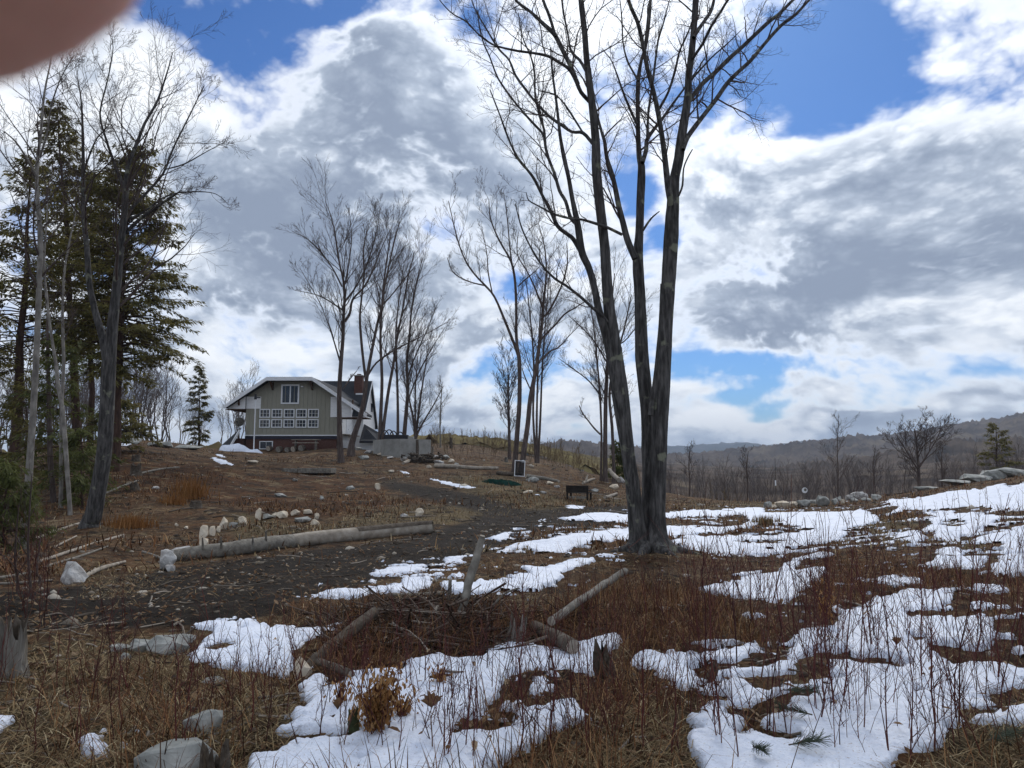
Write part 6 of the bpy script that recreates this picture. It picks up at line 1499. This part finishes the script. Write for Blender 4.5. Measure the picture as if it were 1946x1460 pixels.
def blades(name, label, x, y, ln, wd, el, mat, dz=0.0):
    n = len(x); z = ground_z(x, y) - .006 + dz
    a = RS.uniform(0, 2 * pi, n); e = RS.uniform(el[0], el[1], n); L = ln[0] + (ln[1] - ln[0]) * RS.rand(n) ** 1.6; w = RS.uniform(wd[0], wd[1], n)
    dx, dy = np.cos(a), np.sin(a); sx_, sy_ = -dy * w, dx * w
    h = L * np.cos(e); v = L * np.sin(e)
    V = np.zeros((n, 5, 3)); cz = RS.uniform(-.25, .1, n) * L
    for k, (t, s) in enumerate(((0, -1), (0, 1), (.55, .75), (.55, -.75), (1, 0))):
        V[:, k, 0] = x + dx * h * t + sx_ * s; V[:, k, 1] = y + dy * h * t + sy_ * s
        V[:, k, 2] = z + v * t * (1.25 if t == .55 else 1) + (cz if t == 1 else 0)
    b = np.arange(n)[:, None] * 5
    return add(name, np_mesh(name, V.reshape(-1, 3), [b + np.array([[0, 1, 2, 3]]), b + np.array([[3, 2, 4]])], smooth=False), mat, kind='stuff', label=label, cat='grass')

x, y = scatter(370000, 3.3, 15)
s, m, g, bsh = cover(x, y); nz = fbm(x * 1.3, y * 1.3, 3, 66)
keep = ((s < .45) | ((s < .75) & (RS.rand(len(x)) < .30))) & (RS.rand(len(x)) < np.clip(.16 + .75 * g + .22 * bsh + .5 * nz - .30 * m, .03, 1))
blades('dead_grass', 'matted dead grass between the snow patches', x[keep], y[keep], (.04, .26), (.0014, .0040), (-.15, .5), M_BLADE)
x, y = scatter(205000, 3.3, 16)
s, m, g, bsh = cover(x, y)
keep = (s < .40) & (RS.rand(len(x)) < np.clip(.10 + .9 * bsh - .6 * m + .35 * fbm(x * .9, y * .9, 2, 67), 0, 1))
blades('dead_brush', 'tangled dark brown dead brush round the brush pile', x[keep], y[keep], (.08, .42), (.0014, .0036), (-.1, 1.25), M_BRUSHB)
x, y = scatter(108000, 14, 62)
s, m, g, bsh = cover(x, y); nz = fbm(x * .35, y * .35, 3, 68)
keep = (s < .4) & (RS.rand(len(x)) < np.clip(.14 + .4 * g + .45 * bsh + 1.5 * nz - .9 * m, .01, 1))
blades('dead_grass', 'rough dead grass and stalks over the brown slope', x[keep], y[keep], (.10, .38), (.006, .016), (.05, 1.2), M_BRUSHB)
x, y = scatter(72000, 14, 62)
s, m, g, bsh = cover(x, y); nz = fbm(x * .35 + 30, y * .35, 3, 69)
keep = (s < .4) & (RS.rand(len(x)) < np.clip(.05 + .75 * g + 1.4 * nz - .6 * m, .01, 1))
blades('dead_grass', 'pale tufts of dead grass over the slope', x[keep], y[keep], (.06, .24), (.006, .014), (.05, 1.1), M_BLADE)

# fallen leaves, near and far
x, y = scatter(31000, 3.3, 26); s, m, g, bsh = cover(x, y)
keep = (s < .45) | (RS.rand(len(x)) < .04); keep &= RS.rand(len(x)) < np.clip(.5 + .8 * fbm(x * .8, y * .8, 2, 70), .1, 1)
x, y = x[keep], y[keep]; n = len(x); r = np.hypot(x, y)
a = RS.uniform(0, 2 * pi, n); sz_ = RS.uniform(.014, .036, n) * (1 + r / 60); t1, t2 = RS.uniform(-.6, .6, n), RS.uniform(-.5, .5, n)
z = ground_z(x, y) + RS.uniform(.0, .03, n); s_ = snow_at(x, y); z = np.where(s_ > .45, z + .07, z)
V = np.zeros((n, 6, 3))
for k, (u, w) in enumerate(((-1, 0), (-.3, .55), (.45, .45), (1, 0), (.45, -.45), (-.3, -.55))):
    V[:, k, 0] = x + sz_ * (u * np.cos(a) - w * np.sin(a)); V[:, k, 1] = y + sz_ * (u * np.sin(a) + w * np.cos(a)); V[:, k, 2] = z + sz_ * (u * t1 + abs(w) * t2 * 1.5 + .15)
b = np.arange(n)[:, None] * 6
add('fallen_leaves', np_mesh('fallen_leaves', V.reshape(-1, 3), [b + np.array([[0, 1, 2, 3]]), b + np.array([[0, 3, 4, 5]])], smooth=False), M_LEAF, kind='stuff', label='dead brown leaves strewn over the ground', cat='leaves')

# sticks and chips
T = Tubes(); x, y = scatter(4600, 3.5, 60); s, m, g, bsh = cover(x, y); nz = fbm(x * .5, y * .5, 2, 73)
for i in np.where((s < .4) & (RS.rand(len(x)) < .30 + .9 * nz - .05 * m))[0]:
    r = hypot(x[i], y[i]); L = (.06 + .5 * RS.rand() ** 2.2) * (.7 + r / 18); a = RS.normal(.3, 1.0); q = []
    for t in (0, .5, 1):
        X, Y_ = x[i] + cos(a) * L * t, y[i] + sin(a) * L * t; q.append((X, Y_, 0))
    zz = ground_z(np.array([p[0] for p in q]), np.array([p[1] for p in q])); rr = RS.uniform(.003, .011) * (.7 + r / 22)
    T.add([(q[k][0], q[k][1] + RS.normal(0, .02), float(zz[k]) + rr + RS.uniform(0, .03)) for k in range(3)], [rr, rr * .9, rr * .5], 4)
T.obj('dead_sticks', M_LITTERSTICK, kind='stuff', label='small dead sticks and bark chips littering the slope', cat='sticks')
# clods and pebbles
x, y = scatter(10000, 4, 60); s, m, g, bsh = cover(x, y); kp = (s < .4) & (RS.rand(len(x)) < .35 + .5 * m + .5 * fbm(x * .4, y * .4, 2, 74)); x, y = x[kp], y[kp]
ico = bmesh.new(); bmesh.ops.create_icosphere(ico, subdivisions=1, radius=1.0); iv = np.array([v.co[:] for v in ico.verts]); fi = np.array([[v.index for v in f.verts] for f in ico.faces]); ico.free()
n = len(x); k = RS.uniform(.008, .035, n) * (.6 + np.hypot(x, y) / 16) * np.where(RS.rand(n) < .08, 2.2, 1)
V = iv[None] * k[:, None, None] * RS.uniform(.55, 1.3, (n, len(iv), 1)) * np.array([1, 1, .6]); V[:, :, 0] += x[:, None]; V[:, :, 1] += y[:, None]; V[:, :, 2] += ground_z(x, y)[:, None]
add('pebbles', np_mesh('pebbles', V.reshape(-1, 3), [(np.arange(n)[:, None, None] * len(iv) + fi[None]).reshape(-1, 3)], smooth=False), island_mat('pebbles_and_clods', [(0, (.03, .022, .016)), (.6, (.09, .072, .055)), (.85, (.22, .19, .15)), (1, (.42, .38, .32))]), kind='stuff', label='pebbles, clods and chips scattered over the ground', cat='pebbles')

# ------------------------------------------------------------------ red-stemmed shoots
def shoot(T, rng, x, y, h, r, lean=.30, br=5):
    z = gz(x, y) - .03; a = rng.uniform(0, 2 * pi); l = rng.gauss(0, lean); n = 6
    dx, dy = cos(a) * l, sin(a) * l; pts = []
    for i in range(n):
        t = i / (n - 1); pts.append((x + dx * h * t + rng.gauss(0, .035) * h * t, y + dy * h * t + rng.gauss(0, .012) * h * t, z + h * t))
    T.add(pts, [r * (1 - .75 * i / (n - 1)) for i in range(n)], 4)
    for k in range(br):
        t = rng.uniform(.25, .92); i = min(n - 2, int(t * (n - 1))); p = pts[i]; b = rng.uniform(0, 2 * pi); L = h * rng.uniform(.12, .38) * (1.2 - t); e = rng.uniform(.5, 1.2)
        d = (cos(b) * cos(e), sin(b) * cos(e), sin(e))
        q = [tuple(p[c] + d[c] * L * s for c in range(3)) for s in (0, .5, 1)]; q[2] = (q[2][0], q[2][1], q[2][2] + .05 * L)
        rr = max(.0011, r * (1 - .75 * t) * .6); T.add(q, [rr, rr * .8, rr * .5], 3)
        if rng.random() < .5:
            d2 = _norm(d[0] + rng.gauss(0, .6), d[1] + rng.gauss(0, .6), d[2]); T.add([q[1], tuple(q[1][c] + d2[c] * L * .5 for c in range(3))], [rr * .7, rr * .4], 3)
rng = random.Random(77)
# the tallest ones near the camera, one by one: (foot px, foot py, top py, thickness px)
SHL = ['tallest red-brown shoot left of centre at the bottom edge', 'red-brown shoot at the bottom edge right of the centre snow', 'thin shoot in the bottom centre snow left of the tallest', 'shoot beside the curled oak leaf', 'short shoot right of the tan-leaved sapling', 'tall shoot in the bare grass between the two big snow fields', 'shoot at the left rim of the lower right snow', 'shoot just left of the shattered grey stump', 'shoot in the middle of the lowest right snow patch', 'short shoot before the snow tongue at the right', 'tall shoot left of the densest thicket', 'tallest shoot of the right thicket', 'twin shoot standing close to the tallest of the thicket', 'shoot low in the right thicket before the snow hollow', 'shoot at the bottom of the right snow field', 'neighbouring shoot at the bottom of the right snow field', 'tall thick shoot in the lower right snow', 'tall shoot reaching over the upper right snow slope', 'shoot near the right rim of the lower right snow', 'thick shoot at the right rim of the snow field', 'tall shoot reaching up to the rock ledge at the right', 'shoot nearest the right edge of the picture', 'tall thin shoot reaching over the stone ring', 'shoot in front of the left end of the stone ring', 'shoot in front of the olive hummock at the right', 'thick red shoot crossing the broad flat rock at the bottom left', 'shoot just right of the thick red one at the bottom left', 'shoot in the grass at the far left bottom', 'shoot left of the small snow scraps at the bottom left', 'shoot left of the flat foreground rock', 'shoot before the left snow patch', 'second shoot before the left snow patch', 'shoot left of the mossy stub', 'short shoot on the grass below the left snow patch', 'shoot in the brown grass below the shattered grey stump', 'shoot beside the twisted root stub']
SH = [(985, 1440, 1090, 6), (1045, 1465, 1150, 5), (900, 1455, 1240, 4), (845, 1450, 1260, 5), (760, 1440, 1270, 4), (1225, 1430, 1120, 6), (1275, 1440, 1180, 5), (1165, 1330, 1130, 4), (1400, 1460, 1230, 5), (1475, 1420, 1190, 4),
      (1555, 1380, 1060, 5), (1588, 1350, 1000, 6), (1600, 1330, 1020, 5), (1640, 1400, 1120, 4), (1690, 1440, 1130, 5), (1730, 1450, 1140, 5), (1775, 1430, 1080, 6), (1752, 1300, 985, 5), (1820, 1380, 1090, 5), (1895, 1300, 1040, 6),
      (1850, 1250, 950, 5), (1925, 1240, 1010, 5), (1510, 1200, 960, 4), (1430, 1180, 1000, 4), (1660, 1240, 980, 5), (330, 1470, 1190, 6), (352, 1470, 1260, 5), (60, 1440, 1250, 4), (140, 1430, 1230, 4), (225, 1400, 1190, 4), (455, 1330, 1185, 4), (500, 1320, 1200, 4), (610, 1400, 1230, 4), (545, 1360, 1210, 3), (1100, 1400, 1210, 4), (1345, 1330, 1130, 4)]
for i, (px, py, top, w) in enumerate(SH):
    b = on_ground(px, min(py, 1458)); h = (py - top) / F * b.y * 1.03; r = w * .5 * b.y / F * .62
    T = Tubes(); l = rng.gauss(0, .10); n = 7; pts = [(l * h * (k / (n - 1)) + rng.gauss(0, .012) * h, rng.gauss(0, .02) * h, -.04 + h * k / (n - 1)) for k in range(n)]; pts[0] = (0, 0, -.04)
    ro = empty('red_stem_shoot', b, label=SHL[i], cat='shoot', group='tall red-brown shoots in the foreground')
    T.add(pts, [r * (1 - .7 * k / (n - 1)) for k in range(n)], 5); T.obj('stem', M_REDSTEM, ro)
    T = Tubes()
    for k in range(9):
        j = rng.randint(1, n - 2); p = pts[j]; bb = rng.uniform(0, 2 * pi); L = h * rng.uniform(.10, .32) * (1.15 - j / n); e = rng.uniform(.45, 1.15); d = (cos(bb) * cos(e), sin(bb) * cos(e), sin(e))
        q = [tuple(p[c] + d[c] * L * s + rng.gauss(0, .006) for c in range(3)) for s in (0, .4, .75, 1)]; rr = max(.0012, r * .42); T.add(q, [rr, rr * .8, rr * .6, rr * .35], 3)
        for _ in range(2):
            d2 = _norm(d[0] + rng.gauss(0, .6), d[1] + rng.gauss(0, .6), d[2] + .2); s = rng.choice((1, 2)); T.add([q[s], tuple(q[s][c] + d2[c] * L * .4 for c in range(3))], [rr * .6, rr * .35], 3)
    T.obj('side_twigs', M_REDSTEM, ro, kind='stuff')
T = Tubes()
def patch(n_, x0, x1, y0, y1, h0, h1, w=.0030, br=6):
    for _ in range(int(n_ * .62)):
        b = on_ground(rng.uniform(x0, x1), rng.uniform(y0, y1)); shoot(T, rng, b.x, b.y, rng.uniform(h0, h1), w * rng.uniform(.6, 1.3) * (.7 + b.y / 14), br=br)
patch(330, 1480, 1940, 1130, 1450, .35, 1.05); patch(170, 1300, 1600, 1100, 1250, .4, 1.0); patch(150, 1600, 2000, 960, 1130, .35, .9); patch(120, 1180, 1500, 1250, 1455, .3, .8)
patch(230, 840, 1180, 1190, 1455, .25, .75); patch(150, 560, 860, 1200, 1440, .25, .7); patch(130, 0, 560, 1190, 1450, .2, .7); patch(110, 950, 1320, 1120, 1230, .3, .7); patch(60, 1280, 1560, 1000, 1110, .3, .8); patch(45, 20, 100, 1120, 1200, .7, 1.4, .003)
patch(70, 1280, 1940, 1100, 1400, .8, 1.45, .0048, 9); patch(30, 560, 1180, 1260, 1455, .5, .95, .0038, 8); patch(25, 0, 560, 1240, 1455, .5, 1.0, .0040, 8)
patch(120, 1940, 2400, 1000, 1440, .35, 1.0); patch(60, -350, 0, 1180, 1450, .25, .7)
T.obj('red_stem_thicket', M_REDSTEM, kind='stuff', label='thicket of thin red-brown shoots over the foreground snow', cat='thicket')
# thin grey saplings behind the stump at the left edge
for i, (px, py, top) in enumerate([(55, 1170, 900), (30, 1160, 960), (72, 1165, 1010)]):
    bare_tree('sapling', ['tallest thin red-grey sapling behind the left stump', 'thin sapling at the very left behind the stump', 'short thin sapling right of the left stump'][i], [[(px, py, 5), (px - 2, (py + top) / 2, 4), (px + 6, top, 1.5)]], 9.0 + i, cfg(n=(5, 4, 3), sides=(3, 3, 3), kids=(4, 3), rmin=.002, up=.1), 4, .25, .3, seed=90 + i, twig=M_TWIG, Lmax=.7, sides=6, cat='sapling')
# loose sticks of the brush pile
M_BRUSHST = island_mat('brush_sticks', [(0.0, (.022, .015, .011)), (0.65, (.070, .046, .034)), (0.9, (.13, .10, .08)), (1.0, (.28, .25, .21))])
T = Tubes()
for _ in range(620):
    px = rng.gauss(815, 125); py = rng.uniform(1150, 1245); b = on_ground(min(max(px, 620), 1120), py); L = rng.uniform(.12, .95) ** 1.2; a = rng.uniform(0, 2 * pi); e = rng.gauss(.14, .30); d = (cos(a) * cos(e), sin(a) * cos(e), sin(e)); r = rng.uniform(.003, .014)
    mound = .20 * exp(-((px - 810) / 150) ** 2) * exp(-((py - 1195) / 45) ** 2); z0 = rng.uniform(0, 1) ** .6 * mound + .01
    T.add([(b.x + d[0] * L * (s - .5) + rng.gauss(0, .03), b.y + d[1] * L * (s - .5), max(b.z - .05, b.z + z0 + d[2] * L * (s - .5))) for s in (0, .35, .7, 1)], [r, r * .85, r * .65, r * .3], 5)
T.obj('brush_sticks', M_BRUSHST, kind='stuff', label='loose broken sticks heaped in the brush pile', cat='sticks')

# ------------------------------------------------------------------ tan-leaved saplings, tufts, sprigs
def leaf_sapling(px, py, w, h, n, label, seed, mat=M_TANLEAF, ls=.036, Y=None):
    r_ = random.Random(seed); b = on_ground(px, py, Y); k = b.y / F; root = empty('leafy_sapling', b, label=label, cat='sapling')
    T = Tubes(); tips = []
    for i in range(14):
        a = r_.uniform(0, 2 * pi); l = r_.uniform(.05, .55) * w * k; hh = h * k * r_.uniform(.55, 1.0); q = [(cos(a) * l * t ** 1.3, sin(a) * l * t ** 1.3 * .7, hh * t) for t in np.linspace(0, 1, 6)]
        T.add(q, list(np.linspace(.006, .0015, 6)), 4); tips.append(q)
    T.obj('stems', M_REDSTEM, root); V, Q = [], []
    for i in range(n):
        q = r_.choice(tips); t = r_.uniform(.25, 1.0); j = min(4, int(t * 5)); p = [q[j][c] + (q[j + 1][c] - q[j][c]) * (t * 5 - j) + r_.gauss(0, .030 if c < 2 else .02) for c in range(3)]
        L = ls * r_.uniform(.7, 1.4); a = r_.uniform(0, 2 * pi); d = _norm(cos(a) * .55, sin(a) * .55, -1 + r_.uniform(-.2, .6)); s = (-sin(a) * L * .22, cos(a) * L * .22, r_.uniform(-.2, .2) * L); o = len(V)
        m = [p[c] + d[c] * L * .5 for c in range(3)]; V += [p, (m[0] + s[0], m[1] + s[1], m[2] + s[2]), [p[c] + d[c] * L for c in range(3)], (m[0] - s[0], m[1] - s[1], m[2] - s[2]), (m[0] + d[1] * L * .2, m[1] - d[0] * L * .2, m[2])]
        Q += [(o, o + 1, o + 4), (o + 1, o + 2, o + 4), (o + 2, o + 3, o + 4), (o + 3, o, o + 4)]
    add('leaves', np_mesh('leaves', V, [np.array(Q)], smooth=False), mat, root, kind='stuff')
leaf_sapling(714, 1402, 92, 135, 1250, 'sapling thick with hanging tan dead leaves in the centre snow', 1)
leaf_sapling(760, 1372, 50, 62, 160, 'low tan-leaved shoot right of the leafy sapling', 2)
leaf_sapling(1572, 1190, 44, 90, 260, 'tan-leaved sapling standing in the right thicket', 3)
leaf_sapling(834, 1305, 44, 40, 90, 'small orange-leaved shoot on the centre snow', 4)
leaf_sapling(646, 1352, 34, 70, 60, 'sparse reddish leafy twig left of the tan-leaved sapling', 5)
def tuft(px, py, w, h, n, label, seed, mat):
    b = on_ground(px, py); k = b.y / F; rs = np.random.RandomState(seed); x = rs.normal(0, w * k / 3.2, n); y = rs.normal(0, w * k / 4, n); hh = h * k * rs.uniform(.4, 1.1, n); a = rs.uniform(0, 2 * pi, n); l = rs.uniform(0, .5, n) * hh; wd = rs.uniform(.004, .010, n) * (b.y / 14)
    z = ground_z(x + b.x, y + b.y) - b.z; V = np.zeros((n, 3, 3)); V[:, 0] = np.stack([x - wd, y, z], -1); V[:, 1] = np.stack([x + wd, y, z], -1); V[:, 2] = np.stack([x + np.cos(a) * l, y + np.sin(a) * l, z + hh], -1)
    add('blades', np_mesh('blades', V.reshape(-1, 3), [np.arange(n * 3).reshape(-1, 3)], smooth=False), mat, empty('grass_tuft', b, label=label, cat='grass tuft'), kind='stuff')
M_ORANGE = island_mat('orange_fern', [(0, (.14, .060, .018)), (.6, (.27, .125, .040)), (1, (.40, .22, .09))])
tuft(246, 1002, 60, 26, 420, 'orange dry fern tuft right of the dark forked trunk', 1, M_ORANGE)
tuft(362, 946, 44, 44, 260, 'orange-brown fern stalks above the curved row of stones', 2, M_ORANGE)
tuft(330, 958, 40, 20, 160, 'faint orange fern patch above the flat stump', 3, M_ORANGE)
tuft(1455, 996, 40, 18, 260, 'brown grassy hummock rising from the snow before the stone ring', 4, M_BLADE)
# curled oak leaf caught on a shoot, pine sprigs on the snow
def oakleaf(px, py, w, label, seed):
    b = on_ground(px, py); k = b.y / F; r_ = random.Random(seed); R_ = w * k / 2; V = [(0, 0, .0)]; m = 22
    for i in range(m):
        a = 2 * pi * i / m; q = R_ * (1.0 if i % 2 else .62) * r_.uniform(.85, 1.1); V.append((q * cos(a), q * sin(a) * .6, .04 + .30 * q * abs(cos(a * 1.5)) + .45 * max(0, q * sin(a))))
    o = add('oak_leaf', np_mesh('oak_leaf', V, [np.array([(0, 1 + i, 1 + (i + 1) % m) for i in range(m)])], smooth=False), M_LEAF, loc=b + Vector((0, 0, .09)), label=label, cat='leaf')
oakleaf(820, 1376, 42, 'large curled brown oak leaf lying on the centre snow', 1); oakleaf(641, 1380, 22, 'small red-brown curled leaf left of the mossy stub', 2); oakleaf(1706, 1248, 20, 'brown curled leaf on the right snow', 3)
M_PINE = m_flat('pine_needles', (.045, .062, .038), vary=.4, scale=8)
def sprig(px, py, w, ang, label, seed):
    b = on_ground(px, py); k = b.y / F; r_ = random.Random(seed); T = Tubes(); L = w * k; ro = empty('pine_sprig', b + Vector((0, 0, .085)), label=label, cat='sprig'); d = (cos(ang), sin(ang))
    T.add([(d[0] * L * s, d[1] * L * s, .02 * s) for s in (0, .5, 1)], [.004, .003, .002], 4); T.obj('twig', M_BROWNWOOD, ro); T = Tubes()
    for i in range(150):
        s = r_.uniform(.1, 1); a = ang + r_.choice((-1, 1)) * r_.uniform(.25, 1.1); l = L * r_.uniform(.25, .5); p = (d[0] * L * s, d[1] * L * s, .02 * s); T.add([p, (p[0] + cos(a) * l, p[1] + sin(a) * l, p[2] + r_.uniform(-.02, .05))], [.0013, .0008], 3)
    T.obj('needles', M_PINE, ro)
sprig(1432, 1452, 40, -1.4, 'green pine sprig upright in the snow at the bottom edge', 1); sprig(1500, 1448, 60, .1, 'green pine sprig lying on the snow at the bottom edge', 2); sprig(1545, 1388, 56, 2.7, 'pine sprig frozen in the right snow', 3); sprig(1490, 1338, 50, -.5, 'small pine sprig at the edge of the snow tongue', 4); sprig(1880, 1440, 70, .4, 'pine sprig in the dark hollow at the lower right', 5)

# ------------------------------------------------------------------ the fingertip over the corner of the lens
M_SKIN = bpy.data.materials.new('skin'); _kt, _kn, _kl, _kp = nt(M_SKIN)
_kx = _kn.new('ShaderNodeTexNoise'); _kx.inputs['Scale'].default_value = 160; _kr = ramp(_kn, [(0.3, (.66, .36, .29)), (0.7, (.76, .44, .36))]); _kl.new(_kx.outputs['Fac'], _kr.inputs[0]); _kl.new(_kr.outputs[0], _kp.inputs['Base Color'])
_kp.inputs['Roughness'].default_value = .55; _kp.inputs['Subsurface Weight'].default_value = .3; _kp.inputs['Subsurface Radius'].default_value = (.008, .003, .0015); _kp.inputs['Subsurface Scale'].default_value = 1.0
def skinned(name, chains, mat, parent, sub=2):
    """chains of (x, y, z, r), each starting on an earlier point index or None"""
    V, E, R = [], [], []
    for start, ch in chains:
        prev = start
        for p in ch:
            V.append(p[:3]); R.append(p[3])
            if prev is not None: E.append((prev, len(V) - 1))
            prev = len(V) - 1
    me = bpy.data.meshes.new(name); me.from_pydata(V, E, []); me.update()
    o = bpy.data.objects.new(name, me); COL.objects.link(o)
    md = o.modifiers.new('skin', 'SKIN'); md.use_smooth_shade = True; md.branch_smoothing = .6
    for v, r in zip(me.skin_vertices[0].data, R): v.radius = (r, r)
    me.skin_vertices[0].data[0].use_root = True
    ss = o.modifiers.new('sub', 'SUBSURF'); ss.levels = ss.render_levels = sub
    me.materials.append(mat)
    if parent: o.parent = parent
    return o
# camera axes in the world, so the fingers can be laid where the hand holds the phone
_cf = Vector((0, cos(PITCH), sin(PITCH))); _cu = Vector((0, -sin(PITCH), cos(PITCH))); _cr_ = Vector((1, 0, 0))
def hp_(x, y, z): return Vector((0, 0, EYE)) + _cr_ * x + _cu * y + _cf * z
HAND_BASE = hp_(-.125, .02, -.01)
hand = empty('hand', HAND_BASE, label='out-of-focus fingertip of a hand covering the top left corner', cat='person')
def hc(L): return [tuple(hp_(*p[:3]) - HAND_BASE) + (p[3],) for p in L]
_I = [(-.085, -.10, -.055, .024), (-.080, -.060, -.045, .028), (-.078, -.020, -.040, .025)]
_idx = [(-.074, .018, -.030, .0140), (-.064, .042, -.006, .0125), (-.043, .036, .012, .0118), (-.029, .0262, .0195, .0114), (-.0200, .0177, .0222, .0110), (-.0167, .0136, .0226, .0086), (-.0157, .0120, .0227, .0052)]
_mid = [(-.088, .012, -.040, .0120), (-.083, .036, -.022, .0098), (-.068, .032, -.012, .0088), (-.058, .022, -.010, .0080)]
_rin = [(-.096, .000, -.045, .0118), (-.095, .021, -.032, .0095), (-.082, .019, -.022, .0085), (-.073, .011, -.019, .0078)]
_pin = [(-.101, -.018, -.050, .0108), (-.103, .001, -.040, .0085), (-.093, .001, -.030, .0076), (-.085, -.005, -.027, .0068)]
_thu = [(-.060, -.050, -.040, .0130), (-.045, -.030, -.036, .0110), (-.036, -.008, -.034, .0095), (-.031, .004, -.033, .0084)]
skinned('palm_and_fingers', [(None, hc(_I)), (2, hc(_idx)), (2, hc(_mid)), (2, hc(_rin)), (2, hc(_pin)), (1, hc(_thu))], M_SKIN, hand)
_T = Tubes(); _c = [hp_(-.084, -.088, -.050) - HAND_BASE, hp_(-.086, -.11, -.060) - HAND_BASE, hp_(-.090, -.16, -.085) - HAND_BASE, hp_(-.095, -.26, -.13) - HAND_BASE]
_T.add([tuple(p) for p in _c], [.033, .036, .041, .048], 14); _T.obj('sleeve', m_flat('dark_sleeve', (.03, .035, .05), rough=.95), hand)
